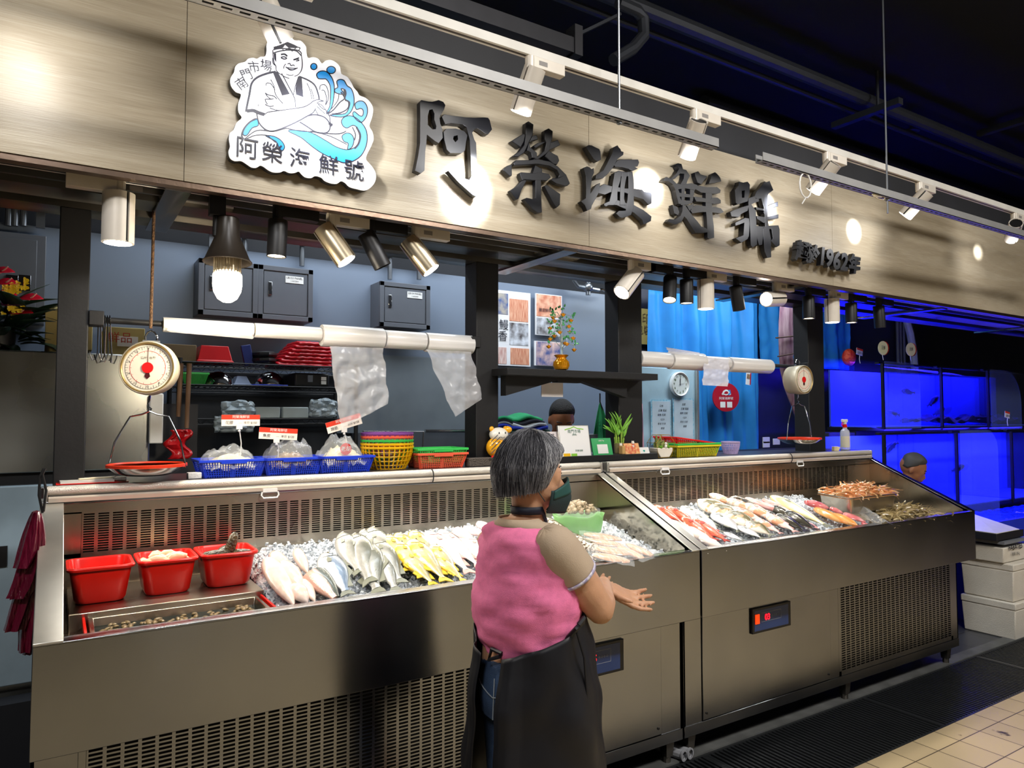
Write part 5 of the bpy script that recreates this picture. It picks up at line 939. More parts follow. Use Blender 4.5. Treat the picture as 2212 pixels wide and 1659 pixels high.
carton(352, 742, 424, 784, 4.2, .25, 'brown taped cardboard box behind the dial scale', CB2, lb=False)
# flower arrangement
fc = PY(20, 755, 4.02); t = thing('flower_arrangement', 'arrangement of red anthuriums, yellow orchids and dark leaves on the fridge at the left edge', 'flowers', (fc.x, 4.05, 1.895))
LF = M('dark_leaf', (20, 40, 26), .35, var=.3); ANT = M('anthurium_red', (196, 22, 44), .25); ORY = M('orchid_yellow', (238, 206, 40), .4)
def leaf(b, o, d, up, L, w, curl=.3, n=6):
    o = V(o); d = V(d).normalized(); s = d.cross(V(up)).normalized(); u_ = s.cross(d)
    vs = []; fs = []
    for i in range(n+1):
        k = i/n; c = o+d*L*k-u_*curl*L*k*k; ww = w*math.sin(math.pi*min(.98, k*.92+.06)); vs += [c-s*ww+u_*ww*.25, c, c+s*ww+u_*ww*.25]
    for i in range(n): a_ = 3*i; fs += [(a_, a_+1, a_+4, a_+3), (a_+1, a_+2, a_+5, a_+4)]
    b.add(vs, fs)
rd = random.Random(2); b = B()
for i in range(26): leaf(b, (fc.x+rd.uniform(-.1, .05), 4.05, 1.93+rd.uniform(0, .12)), (rd.uniform(-.3, 1), rd.uniform(-.8, .1), rd.uniform(-.1, .7)), (0, 0, 1), rd.uniform(.15, .32), rd.uniform(.03, .055))
b.build('leaves', LF, t, smooth=1, solid=.001)
b = B(); b.lathe([(.05, 0), (.07, .02), (.075, .1), (.07, .11)], (fc.x-.05, 4.05, 1.895), n=16); b.build('pot', BLK, t)
for i, (u, v) in enumerate(((0, 590), (8, 615), (62, 648), (20, 660), (40, 678), (5, 640))):
    p = PY(u, v, 3.98); b = B(); leaf(b, p-V((.04, 0, 0)), (1, -.3, .15), (0, -.6, 1), .10, .042, .1); f = b.build('anthurium', ANT if i != 3 else M('purple_petal', (90, 20, 70), .3), t, smooth=1, solid=.001); B().tube([p, p+V((.03, -.02, .03))], [.005, .003], 6).build('spadix', PKF, f); B().tube([p-V((.04, 0, 0)), V((fc.x-.04, 4.05, 1.95))], .003, 5).build('stalk', LF, f)
b = B()
for i in range(46): k = rd.random(); p = PY(5+50*k+rd.uniform(-6, 6), 628-12*k+rd.uniform(-12, 12)+(50 if i % 3 == 0 else 0), 3.96); [leaf(b, p, (math.cos(a_), -.4, math.sin(a_)), (0, -1, 0), .014, .006, .1, 3) for a_ in (0, 2.1, 4.2)]
b.build('orchid_sprays', ORY, t, smooth=0, solid=.0008)
# wire rack with goods
RX0, RX1, RY = .55, 1.52, 4.12
t = thing('wire_rack', 'black wire shelving rack with mixed goods behind the dial scale', 'wire rack', ((RX0+RX1)/2, RY+.2, 0)); zs_ = [PY(560, 787, RY).z, PY(560, 834, RY).z, PY(560, 905, RY).z, 1.1]
for x in (RX0, RX1):
    for y in (RY, RY+.38): B().cyl((x, y, 0), (x, y, zs_[0]+.02), .013, n=10).build('upright', BLK, t)
for z in zs_:
    b = B()
    for y in (RY-.002, RY+.38): b.cyl((RX0, y, z), (RX1, y, z), .004, n=6); b.cyl((RX0, y, z-.03), (RX1, y, z-.03), .003, n=6); x = RX0; b.tube([(RX0+i*.028, y, z if i % 2 else z-.03) for i in range(int((RX1-RX0)/.028)+1)], .002, 5)
    for i in range(30): x = RX0+(RX1-RX0)*(i+.5)/30; b.cyl((x, RY, z), (x, RY+.38, z), .0016, n=5)
    b.build('wire_shelf', BLK, t, smooth=.8)
def obj_on(u0, u1, y, z): return PY(u0, 800, y).x, PY(u1, 800, y).x
def rtub(u0, u1, v0, y, z, mat, name, lab, cat, down=False, dep=.2):
    x0, x1 = obj_on(u0, u1, y, z); h = PY((u0+u1)/2, v0, y).z-z; t_ = .025; rr = lambda e, zz: [V((x0+e, y+e, zz)), V((x1-e, y+e, zz)), V((x1-e, y+dep-e, zz)), V((x0+e, y+dep-e, zz))]
    b = B(); a_, c_ = (z, z+h) if not down else (z+h, z); b.rings([rr(t_, a_), rr(.006, c_+(.012 if down else -.012)), rr(0, c_+(.01 if down else -.01)), rr(0, c_), rr(.006, c_), rr(t_+.004, a_+(.004 if not down else -.004))], cap=True); return one(b, name, mat, lab, cat, bevel=.006)
rtub(425, 505, 746, RY+.05, zs_[0]+.004, M('red_tub_dark', (190, 26, 30), .35), 'plastic_tub', 'upside-down red plastic tub on the top wire shelf', 'plastic tub', True)
x0, x1 = obj_on(600, 716, RY+.02, 0); RB = M('red_bags', (206, 20, 38), .28, bump=.7, bscale=18, stretch=(1, 1, 5), coat=.4)
for i in range(7): z = zs_[0]+.004+i*.021; b = B(); b.grid(lambda p, q, z=z, i=i: V((x0+.02*i+(x1-x0-.02*i)*p, RY+.02+.3*q, z+.012*(1 if .05 < q < .95 else 0)+.004*noise.noise(V((p*12, q*5, i*3))))), 24, 6); one(b, 'bag_bundle', RB, 'folded stack of red plastic bags on the top wire shelf', 'plastic bags', 'red bag bundles on the top shelf', solid=.016)
b = B(); x0, x1 = obj_on(524, 545, RY+.1, 0); h = PY(533, 745, RY+.1).z; b.box((x0, RY+.1, zs_[0]), (x1, RY+.12, h), rot=(0, -.2, 0)); one(b, 'blue_board', M('blue_board', (34, 48, 110), .4), 'small dark blue board leaning on the top wire shelf', 'board', bevel=.003)
x0, x1 = obj_on(545, 598, RY+.1, 0); b = B(); [b.tube([((x0+x1)/2+(x1-x0)*.45*math.cos(a_*.6), RY+.15+.1*math.sin(a_*.6), zs_[0]+.03+.034*k) for a_ in range(11)], .017, 8) for k in range(2)]; one(b, 'coiled_hose', M('hose_black', (28, 28, 30), .4), 'coiled black hose on the top wire shelf', 'hose')
def basket(x0, x1, y0, y1, z0, h, mat, name, label, cat='basket', group=None, nx=18, nz=6, tap=.018, rimw=.008, wave=0):
    """rectangular lattice basket: open-work sides, rolled rim"""
    t = thing(name, label, cat, ((x0+x1)/2, (y0+y1)/2, z0), group)
    rr = lambda e, z: [V((x0+e, y0+e, z)), V((x1-e, y0+e, z)), V((x1-e, y1-e, z)), V((x0+e, y1-e, z))]
    b = B(); lo = rr(tap, z0); hi = rr(0, z0+h); Vw = .0028
    for s in range(4):
        a0, a1, c0_, c1_ = lo[s], lo[(s+1) % 4], hi[s], hi[(s+1) % 4]; n_ = nx if s % 2 == 0 else max(4, int(nx*(y1-y0)/(x1-x0))); d = (a1-a0).normalized()
        for i in range(n_+1):
            k = i/n_; p, q = a0.lerp(a1, k), c0_.lerp(c1_, k); ww = .006 if i in (0, n_, n_//2) else Vw/2+.0006; b.hexa([p-d*ww, p+d*ww, p+d*ww+V((0, 0, 0))+d.cross(V((0, 0, 1)))*-.002, p-d*ww+d.cross(V((0, 0, 1)))*-.002, q-d*ww, q+d*ww, q+d*ww+d.cross(V((0, 0, 1)))*-.002, q-d*ww+d.cross(V((0, 0, 1)))*-.002])
        for j in range(nz+1):
            k = j/nz; p, q = a0.lerp(c0_, k), a1.lerp(c1_, k); hh = V((0, 0, .004 if j in (0, nz) else .0013)); nn = d.cross(V((0, 0, 1)))*-.0018; b.hexa([p-hh, q-hh, q-hh+nn, p-hh+nn, p+hh, q+hh, q+hh+nn, p+hh+nn])
    b.box((x0+tap, y0+tap, z0), (x1-tap, y1-tap, z0+.003)); b.build('lattice', mat, t, smooth=0)
    b = B(); b.rings([rr(-rimw, z0+h-.006), rr(-rimw, z0+h+.004), rr(.002, z0+h+.004), rr(.002, z0+h-.006), rr(-rimw, z0+h-.006)], cap=False)
    if wave: b.box(((x0+x1)/2-(x1-x0)*.2, y0-rimw, z0+h-.014), ((x0+x1)/2+(x1-x0)*.2, y0+.002, z0+h-.004))
    b.build('rim', mat, t, bevel=.002); return t
GRN = M('green_plastic', (58, 190, 84), .35); BLP = M('blue_plastic', (34, 66, 210), .3, sss=.05)
x0, x1 = obj_on(395, 449, RY+.05, 0); basket(x0, x1, RY+.05, RY+.25, zs_[1]+.004, .06, GRN, 'green_basket', 'small green lattice basket on the middle wire shelf')
for u, lb in ((472, 'upturned steel bowl on the middle wire shelf, left'), (582, 'upturned steel bowl on a blue tray on the middle wire shelf')):
    p = PY(u, 830, RY+.15); p.z = zs_[1]+(.004 if u < 500 else .012); one(B().lathe([(.082, 0), (.085, .003), (.078, .035), (.05, .065), (.02, .077), (.0005, .079)], p, n=28), 'steel_bowl', CHR, lb, 'bowl', 'steel bowls')
x0, x1 = obj_on(545, 620, RY+.05, 0); one(B().box((x0, RY+.02, zs_[1]+.003), (x1, RY+.3, zs_[1]+.011)), 'blue_tray', BLP, 'flat blue tray under the right steel bowl', 'tray', bevel=.003)
rtub(505, 545, 812, RY+.1, zs_[1]+.004, M('frosted_plastic', (150, 166, 196), .3, alpha=.8), 'storage_box', 'upturned frosted plastic box between the two steel bowls', 'storage box', True, dep=.14)
x0, x1 = obj_on(637, 712, RY+.04, 0); h = PY(670, 806, RY+.04).z; t = thing('tool_case', 'black plastic tool case on the middle wire shelf', 'tool case', ((x0+x1)/2, RY+.15, zs_[1]+.004)); B().box((x0, RY+.04, zs_[1]+.004), (x1, RY+.3, h)).build('shell', M('case_black', (30, 31, 34), .4), t, bevel=.01); B().box(((x0+x1)/2-.03, RY+.03, zs_[1]+.03), ((x0+x1)/2+.0, RY+.042, zs_[1]+.07)).build('latch', BOXG, t, bevel=.002); [B().box((x1-.05, RY+.038, z), (x1-.02, RY+.041, z+.02)).build('label', WPL, t, smooth=0) for z in (zs_[1]+.02, h-.04)]
for u0, u1, lb in ((552, 607, 'left white styrofoam tray stack on the lower wire shelf'), (612, 668, 'right white styrofoam tray stack in clear film on the lower wire shelf')): x0, x1 = obj_on(u0, u1, RY+.05, 0); z = PY(580, 879, RY+.05).z; one(B().box((x0, RY+.05, zs_[2]+.004), (x1, RY+.25, z)), 'tray_stack', M('styro_blue_white', (196, 212, 220), .5), lb, 'tray stack', bevel=.006)
for i, (u0, u1, v0, v1, lb) in enumerate(((668, 724, 862, 899, 'pile of clear plastic lids on the lower wire shelf'), (478, 546, 866, 904, 'crumpled clear bag of lids hanging over the lower wire shelf'), (462, 545, 898, 930, 'clear plastic bag hanging below the lower wire shelf'))):
    x0, x1, z0, z1 = rectY(u0, v0, u1, v1, RY); b = B(); b.grid(lambda p, q: V((x0+(x1-x0)*p, RY-.02+.04*noise.noise(V((p*5, q*5, i))), z0+(z1-z0)*q*(1-.2*abs(p-.5)))), 18, 12); one(b, 'clear_bag', M('crinkled_film', (200, 214, 222), .15, alpha=.5, bump=1, bscale=30, spec=.9), lb, 'plastic bag', solid=.02)
x0, x1, z0, z1 = rectY(722, 762, 1012, 932, 4.55); one(B().box((x0, 4.55, z0), (x1, 4.59, z1)), 'splash_plate', M('dull_steel', (140, 150, 158), .45, .6, var=.12, scale=3), 'hazy stainless splash plate on the wall behind the hanging bags', 'metal plate', smooth=0)
x0, x1, z0, z1 = rectY(765, 936, 1012, 1010, 4.5); one(B().box((x0, 4.5, z0-.5), (x1, 4.54, z1)), 'sink_back', M('sink_steel', (108, 114, 122), .4, .6, var=.1, scale=3), 'grey steel sink backsplash behind the yellow baskets', 'metal plate', smooth=0)
a = PY(918, 931, 4.45); c = PY(1008, 931, 4.45); pipe([a, c], .012, 'wall_rail', CHR, 'horizontal chrome bar on the wall right of the yellow baskets', 'rail')
a = PY(785, 932, 4.1); c = PY(915, 932, 4.1); pipe([a-V((0, 0, .3)), a, c, c-V((.02, 0, .35))], .006, 'metal_rack', CHR, 'thin metal rack frame behind the yellow basket stack', 'rack')
p = PY(338, 850, 3.85); one(B().box((p.x-.03, 3.83, PY(338, 958, 3.85).z), (p.x+.03, 3.85, p.z)), 'cutting_board', WPL, 'narrow white board hanging beside the fridge behind the scale', 'board', bevel=.006)
for i, (u, v0, v1) in enumerate(((391, 785, 900), (409, 785, 925))):
    a = PY(u, v0, 3.7); c = PY(u-6, v1, 3.7); pipe([a, c], [.012, .010], 'wooden_rod', M('worn_wood', (98, 72, 50), .6), ('left', 'right')[i]+' worn wooden rod hanging behind the dial scale', 'rod')
p = PY(385, 960, 3.8); one(B().grid(lambda i, j: p+V((.09*(i-.5)+.02*math.sin(j*9), .02*noise.noise(V((i*5, j*5, 1))), .14*(j-.5))), 8, 12), 'red_bag', M('dark_red_film', (170, 20, 26), .25, bump=.8, bscale=20), 'crumpled red plastic bag hanging behind the scale pan', 'plastic bag', solid=.01)
x0, x1, z0, z1 = rectY(322, 872, 425, 1020, 4.0); one(B().box((x0, 4.0, .3), (x1, 4.06, z1)), 'dark_cabinet', DK, 'dark cabinet side between fridge and wire rack', 'cabinet', smooth=0)
x0, x1 = PY(415, 900, 4.14).x, PY(765, 900, 4.14).x; one(B().box((x0, 4.52, .4), (x1, 4.58, zs_[0]-.03)), 'rack_backing', M('charcoal_cloth', (40, 42, 46), .8, bump=.3, bscale=8), 'dark cloth behind the lower wire shelves', 'cloth', smooth=0)
# ================= bars with bag rolls =================
FILM = M('film_roll', (226, 224, 222), .34, var=.06, coat=.2, bump=.5, bscale=5, stretch=(.3, 8, 8)); RC = M('cardboard_core', (150, 128, 96), .8)
def bar(x0, x1, z, lab, hangs): t = thing('roll_bar', lab, 'bar', ((x0+x1)/2, 3.14, z)); B().cyl((x0, 3.14, z), (x1, 3.14, z), .012, n=12).build('bar', BLK, t); [B().box((x-.03 if x > 1.5 else x, 3.10, z-.025), (x+.02 if x > 1.5 else x+.05, 3.18, z+.03)).build('end_plate', BLK, t, bevel=.003) for x in hangs]
bar(.09, 1.78, 1.965, 'black horizontal bar between the two left posts', (.10, 1.77)); bar(2.86, 4.46, 1.94, 'black horizontal bar between the two right posts', (4.45,))
def roll(u0, u1, r, z, lab, grp): a = PY(u0, 740, 3.14).x; c = PY(u1, 740, 3.14).x; t = thing('bag_roll', lab, 'bag roll', ((a+c)/2, 3.14, z), grp); B().rings([[V((x, 3.14+rr*math.cos(j*.2618), z+rr*math.sin(j*.2618))) for j in range(24)] for x, rr in ((a, r*.45), (a, r*.97), (a+.003, r), (c-.003, r), (c, r*.97), (c, r*.45))], cap=False).build('film', FILM, t); B().rings([[V((x, 3.14+.016*math.cos(j*.3927), z+.016*math.sin(j*.3927))) for j in range(16)] for x in (a-.002, c+.002)]).build('core', RC, t); return t
g1 = 'plastic bag rolls on the left bar'; g2 = 'plastic bag rolls on the right bar'
roll(351, 546, .030, 1.962, 'first bag roll on the left bar, next to the rusty rod', g1); roll(549, 693, .031, 1.962, 'second thin bag roll on the left bar', g1); roll(694, 826, .049, 1.958, 'thick bag roll on the left bar with a long bag hanging', g1); roll(829, 916, .043, 1.958, 'short glossy bag roll on the left bar', g1); roll(919, 1018, .047, 1.955, 'last bag roll on the left bar beside the post', g1)
roll(1378, 1444, .046, 1.935, 'first bag roll on the right bar beside the post', g2); roll(1446, 1516, .054, 1.935, 'thick bag roll with a loose lifted sheet', g2); roll(1518, 1571, .040, 1.935, 'thin bag roll with a short white bag hanging', g2); roll(1573, 1661, .048, 1.93, 'last bag roll on the right bar toward the round scale', g2)
SHT = M('thin_film_bag', (246, 246, 250), .22, alpha=.34, bump=.7, bscale=16, var=.02, spec=.8, stretch=(1, 1, 1.5))
def hang(corn, y, lab, am=.012, seed=1, alpha=SHT):
    P_ = [PY(u, v, y) for u, v in corn]; b = B(); b.grid(lambda i, j: (P_[0]*(1-i)+P_[1]*i)*(1-j)+(P_[3]*(1-i)+P_[2]*i)*j+V((.004*math.sin(j*14+i*3), am*noise.noise(V((i*4, j*5, seed)))+am*.35*noise.noise(V((i*11, j*13, seed)))-.01*j, 0)), 26, 34); return one(b, 'film_bag', alpha, lab, 'plastic bag', smooth=2)
hang(((712, 748), (828, 752), (838, 872), (735, 925)), 3.09, 'long clear crumpled bag hanging from the thick roll', .02, 1); hang(((920, 755), (1018, 760), (1040, 862), (980, 900)), 3.09, 'clear bag hanging diagonally in front of the second post', .012, 2)
hang(((1522, 772), (1575, 776), (1570, 835), (1514, 832)), 3.09, 'short whitish bag hanging from the right bar', .008, 3, M('white_film', (228, 228, 238), .3, alpha=.8, bump=1, bscale=12)); hang(((1438, 750), (1512, 762), (1508, 768), (1444, 764)), 3.11, 'lifted white sheet on top of the thick right-hand roll', .004, 4, MATS['white_film'])
hang(((352, 700), (546, 712), (546, 733), (365, 718)), 3.112, 'loose film edge hanging from the first bag roll', .003, 5)
# meat hooks
for i in range(6):
    p = PY(212+i*5, 690, 3.14); x = p.x; q = V((x, 3.14, 1.965)); dz = PY(230, 780+3*(i % 3), 3.14).z; s = 1 if i % 2 else -1; pipe([q+V((0, .015, -.012)), q+V((0, .014, .010)), q+V((0, 0, .018)), q+V((0, -.016, .008)), V((x+.004*(i % 3), 3.12, dz+.03)), V((x+.006*s, 3.12, dz+.004)), V((x+.016*s, 3.118, dz)), V((x+.024*s, 3.116, dz+.02)), V((x+.026*s, 3.116, dz+.032))], .0023, 'meat_hook', CHR, ('leftmost', 'second', 'third', 'fourth', 'fifth', 'rightmost')[i]+' steel meat hook hanging on the left bar beside the post', 'hook', 6, 'meat hooks on the left bar')
# ================= hanging scales =================
CRM = M('scale_cream', (206, 196, 172), .35, .2)
def scale(c, nrm, r, lab, pan_c, pan_r, rimcol, face=True, dep=.075):
    c = V(c); nrm = V(nrm).normalized(); sd = V((0, 0, 1)).cross(nrm).normalized(); up = nrm.cross(sd); t = thing('hanging_scale', lab, 'scale', V((c.x, c.y, pan_c[2])))
    B().lathe([(r*.80, -dep), (r*.94, -dep+.006), (r*.97, -dep*.55), (r*1.0, -dep*.5), (r, -.01), (r*.985, 0), (r*.95, .004), (r*.90, .0), (r*.885, -.006), (0.001, -.0065)], c, nrm, 40).lathe([(r*.8, -dep), (.001, -dep)], c, nrm, 40).build('drum', CRM, t)
    B().lathe([(r*.87, .0), (r*.90, .004), (r*.93, .004), (r*.95, 0)], c, nrm, 40).build('bezel', M('brass_line', (170, 148, 96), .3, .8), t)
    fn = frame(c+nrm*-.0055, sd, up); d = B().cyl(c-nrm*.0062, c-nrm*.0058, r*.87, n=40).build('dial', M('dial_white', (226, 218, 202), .5, var=.02), t)
    b = B()
    for k in range(50): a = k*2*math.pi/50; l = .10 if k % 5 == 0 else .05; b.ribbon([(math.cos(a)*r*.78, math.sin(a)*r*.78), (math.cos(a)*r*(.78-l), math.sin(a)*r*(.78-l))], .0012, fn, nrm*.0004)
    b.ribbon([(math.cos(i*.1257)*r*.79, math.sin(i*.1257)*r*.79) for i in range(51)], .0011, fn, nrm*.0004); b.build('scale_marks', INK, d, smooth=0)
    b = B(); b.ribbon([(math.cos(i*.1257)*r*.62, math.sin(i*.1257)*r*.62) for i in range(51)], .0014, fn, nrm*.0004); [b.ribbon([(math.cos(k*.449)*r*.62, math.sin(k*.449)*r*.62), (math.cos(k*.449)*r*.56, math.sin(k*.449)*r*.56)], .001, fn, nrm*.0004) for k in range(14)]; b.build('red_scale', M('print_red2', (206, 50, 50), .5), d, smooth=0)
    if face:
        for k in range(10): a = math.pi/2-k*2*math.pi/10-.0; text(str(k*2), 'numeral', INK, frame(fn(math.cos(a)*r*.70-.0, math.sin(a)*r*.70), sd, up), r*.12, d, depth=.0005)
        text('公斤  台斤', 'dial_lettering', INK, frame(fn(0, r*.36), sd, up), r*.12, d, depth=.0005)
    B().cyl(c-nrm*.005, c-nrm*.002, r*.20, n=24).build('red_hub', M('hub_red', (214, 24, 26), .35), t)
    b = B(); b.prism([(-.0012, 0), (.0012, 0), (.0004, r*.76), (-.0004, r*.76)], frame(c-nrm*.0045, sd, up), nrm*.001); b.prism([(0, 0), (-r*.10, -r*.32), (0, -r*.42), (r*.10, -r*.32)], frame(c-nrm*.0045, sd, up), nrm*.001); b.build('pointer', M('pointer_dark', (70, 16, 20), .4), t, smooth=0)
    top = c+V((0, 0, r))-nrm*dep*.45; b = B(); b.tube([top+sd*.02, top+sd*.022+V((0, 0, .02)), top+sd*.012+V((0, 0, .036)), top+V((0, 0, .042)), top-sd*.012+V((0, 0, .036)), top-sd*.022+V((0, 0, .02)), top-sd*.02], .0035, 8); b.box(top-V((.03, .012, .012)), top+V((.03, .012, .004))); b.build('shackle', CHR, t)
    bot = c-V((0, 0, r))-nrm*dep*.45; pc = V(pan_c); b = B(); b.tube([bot, bot-V((0, 0, .02)), bot-V((.006, 0, .03)), bot-V((0, 0, .045)), bot-V((-.006, 0, .05)), bot-V((0, 0, .065))], .003, 6); b.build('hook', CHR, t)
    k0 = bot-V((0, 0, .06)); w = pan_r*1.02; ex = sd; pth = lambda s: [k0, k0+ex*s*w*.2-V((0, 0, .012)), k0+ex*s*w*.5-V((0, 0, .02)), pc+ex*s*w*.86+V((0, 0, (k0.z-pc.z)*.45)), pc+ex*s*w+V((0, 0, .0))]
    b = B(); b.tube(pth(-1), .0034, 8); b.tube(pth(1), .0034, 8); b.build('bail', CHR, t)
    B().lathe([(.001, -.03), (pan_r*.55, -.028), (pan_r*.8, -.016), (pan_r*.95, .0), (pan_r, .004), (pan_r*.97, .004), (pan_r*.78, -.013), (pan_r*.5, -.0255), (.001, -.027)], pc, n=40).build('pan', CHR, t)
    B().lathe([(pan_r*.96, .004), (pan_r*1.02, .004), (pan_r*1.02, .014), (pan_r*.97, .016), (pan_r*.94, .010)], pc, n=40).build('pan_rim', rimcol, t); return t
ORG_R = M('orange_red_rim', (214, 56, 26), .35)
cs = PY(318, 794, 3.02); scale(cs, (-.42, -.9, .05), .103, 'large cream dial scale hanging at the left over the counter, pan below', (PY(318, 1010, 3.02).x, 3.02, PY(318, 1010, 3.02).z), .135, ORG_R)
pipe([(cs.x+.01, 3.03, cs.z+.150), (cs.x+.012, 3.03, 2.39)], .006, 'rusty_rod', M('rust', (112, 84, 58), .8, bump=.6, bscale=200, col2=(70, 50, 36), scale=120), 'rusty thin rod from the canopy down to the left dial scale', 'rod')
cr_ = PY(1738, 820, 3.0); scale(cr_, (.03, -1, .0), .098, 'round scale seen from the side hanging before the right-hand post', (PY(1727, 948, 3.0).x, 3.0, PY(1727, 950, 3.0).z), .135, ORG_R, False, .11)
# ================= goods on the counter top =================
CT = 1.352
def cx(u, v=1000, y=3.1): return PY(u, v, y).x
bl = []
for u0, u1, lab in ((440, 566, 'left blue lattice basket with dried fish maw on the counter top'), (578, 690, 'middle blue lattice basket with brown fish skin pieces'), (694, 800, 'right blue lattice basket with a labelled clear bag')):
    x0, x1 = cx(u0, 1020, 3.06), cx(u1, 1020, 3.06); bl.append((x0, x1, basket(x0-.012, x1+.012, 3.055, 3.24, CT, .068, BLP, 'blue_basket', lab, group='blue baskets on the counter top', nx=24, nz=8, wave=1)))
PAL = M('pale_dried_fish', (240, 226, 186), .5, bump=1, bscale=40, col2=(250, 240, 210), scale=20); BRN = M('brown_skin', (120, 88, 56), .5, col2=(190, 160, 120), scale=26, bump=1, bscale=50)
def crumple(b, c, r, seed, n=14):
    b.grid(lambda i, j: V(c)+V((r[0]*(i-.5)*2*(1-.1*math.cos(j*3)), r[1]*(j-.5)*2, r[2]*(math.sin(math.pi*i)*math.sin(math.pi*j))**.5+.35*r[2]*noise.noise(V((i*5, j*5, seed)))+.2*r[2]*noise.noise(V((i*13, j*13, seed))))), n, n)
for k, ((x0, x1, t), mt, lb) in enumerate(zip(bl, (PAL, BRN, PAL), ('pale dried fish maw in the left blue basket', 'brown dried fish skin in the middle blue basket', 'pale dried tendons in the right blue basket'))):
    m_ = (x0+x1)/2; b = B(); crumple(b, (m_+.01, 3.15, CT+.03), ((x1-x0)*.4, .075, .055+.02*(k == 2)), k); one(b, 'dried_seafood', mt, lb, 'dried seafood', smooth=1)
    b = B(); crumple(b, (m_, 3.14, CT+.045), ((x1-x0)*.46, .085, .075+.03*(k > 0)), k+9, 20); one(b, 'clear_bag', CLR, 'crumpled clear bag over the '+lb.split(' in ')[0], 'plastic bag', smooth=1)
x0, x1, t = bl[2]; p = PY(747, 970, 3.075); tt = thing('bag_sticker', 'round red sticker with white writing on the bag in the right blue basket', 'sticker', p); B().cyl(p+V((0, .0, 0)), p+V((0, .001, 0)), .026, n=24).build('disc', M('sticker_red', (214, 30, 26), .4), tt); text('老胡', 'sticker_writing', WPL, onY(p.x, p.y-.001, p.z), .024, tt, depth=.0005)
# price cards with clip holders
def pcard(u0, v0, u1, v1, y, tilt, name, price, base, lab, foot=True):
    a = PY((u0+u1)/2, (v0+v1)/2, y); w = abs(PY(u1, v0, y).x-PY(u0, v0, y).x); h = w*.30; ca, sa = math.cos(tilt), math.sin(tilt); t = thing('price_card', lab, 'price card', a); f = frame(a, (ca, 0, sa), (-sa, 0, ca))
    R = lambda x0, z0, x1, z1: [(x0, z0), (x1, z0), (x1, z1), (x0, z1)]
    B().prism(R(-w/2, -h/2, w/2, h/2), f, (0, .0015, 0)).build('card', M('card_cream', (244, 236, 226), .4), t, smooth=0); B().prism(R(-w/2, h*.08, w/2, h/2), frame(a+V((0, -.0004, 0)), (ca, 0, sa), (-sa, 0, ca)), (0, .0004, 0)).build('red_band', M('card_red', (222, 62, 40), .4), t, smooth=0)
    fr = lambda x, z: frame(f(x*w, z*h)+V((0, -.0008, 0)), (ca, 0, sa), (-sa, 0, ca)); text('阿榮海鮮號', 'band_lettering', WPL, fr(0, .30), h*.30, t, depth=.0002)
    if name: text(name, 'name_lettering', INK, fr(-.30, -.22), h*.34, t, depth=.0002)
    text(price, 'price_lettering', INK, fr(.18, -.24), h*.27, t, depth=.0002)
    bp_ = V(base); top = f(-.04*w, -h/2); m_ = top.lerp(bp_, .5)+V((.006, 0, 0)); b = B(); b.box(top-V((.012, .004, .014)), top+V((.012, .004, .006))); b.tube([top-V((0, 0, .01)), m_, bp_], .0022, 6); b.ball(top-V((0, 0, .02)), .006, 8).ball(bp_+V((0, 0, .03)), .006, 8); b.build('clip_stand', WPL, t); return t
pcard(479, 896, 562, 920, 3.12, 0, '花膠', '—  半斤 $150', (cx(519, 975, 3.14), 3.14, CT+.06), 'red and white price card standing in the left blue basket')
pcard(560, 922, 643, 952, 3.10, -.06, '魚皮', '—  半斤 $120', (cx(601, 965, 3.12), 3.12, CT+.07), 'red and white price card over the fish skin, lowest of three')
pcard(705, 895, 782, 934, 3.12, .28, '蹄筋', '—  半斤 $150', (cx(748, 955, 3.14), 3.14, CT+.08), 'tilted red and white price card over the right blue basket')
b = B(); x0 = cx(424, 1035, 3.05); b.box((x0-.03, 3.05, CT), (x0+.02, 3.09, CT+.025)); one(b, 'white_box', M('small_white_box', (210, 210, 214), .5, bump=.4), 'small white box left of the blue baskets on the counter top', 'small box', bevel=.003)
# clipboard with papers
t = thing('clipboard', 'red clipboard with white papers and a pen on the left end of the counter top', 'clipboard', (.12, 3.12, CT)); B().box((.01, 3.04, CT), (.24, 3.2, CT+.004)).build('board', REDP, t, bevel=.001); B().box((.02, 3.045, CT+.004), (.19, 3.19, CT+.012), rot=(0, 0, .05)).build('papers', WHT, t, smooth=0); B().box((.19, 3.08, CT+.004), (.235, 3.16, CT+.016)).build('clip', CHR, t, bevel=.002); B().cyl((.08, 3.07, CT+.016), (.20, 3.12, CT+.016), .004).build('pen', M('pen_cream', (224, 210, 180), .4), t)
# round basket stack
def rbasket(c, r, h, mat, lab, name='round_basket', grp=None, ribs=30, solid_=False):
    t = thing(name, lab, 'basket', c, grp); c = V(c); b = B(); pr = lambda k: r*(.70+.30*math.sin(k*math.pi/2))
    for i in range(ribs): a = i*2*math.pi/ribs; b.tube([c+V((pr(k)*math.cos(a), pr(k)*math.sin(a), h*k)) for k in (0, .25, .5, .75, 1)], .0028, 5)
    for k in (.02, .2, .4, .6, .8): b.tube([c+V((pr(k)*math.cos(a*.2094), pr(k)*math.sin(a*.2094), h*k)) for a in range(30)], .0016, 5, closed=True)
    b.cyl(c, c+V((0, 0, .004)), r*.7, n=30); b.build('lattice', mat, t, smooth=1); B().lathe([(r*.97, h-.008), (r*1.04, h-.004), (r*1.05, h+.004), (r*.99, h+.005), (r*.97, h-.008)], c, n=36).build('rim', mat, t); return t
YEL = M('yellow_plastic', (246, 190, 20), .3, sss=.05); ORP = M('coral_plastic', (240, 100, 70), .35); PUR = M('purple_plastic', (130, 70, 150), .35)
xm = (cx(781, 980, 3.16)+cx(893, 980, 3.16))/2; rr_ = (cx(893, 980, 3.16)-cx(781, 980, 3.16))/2*.92
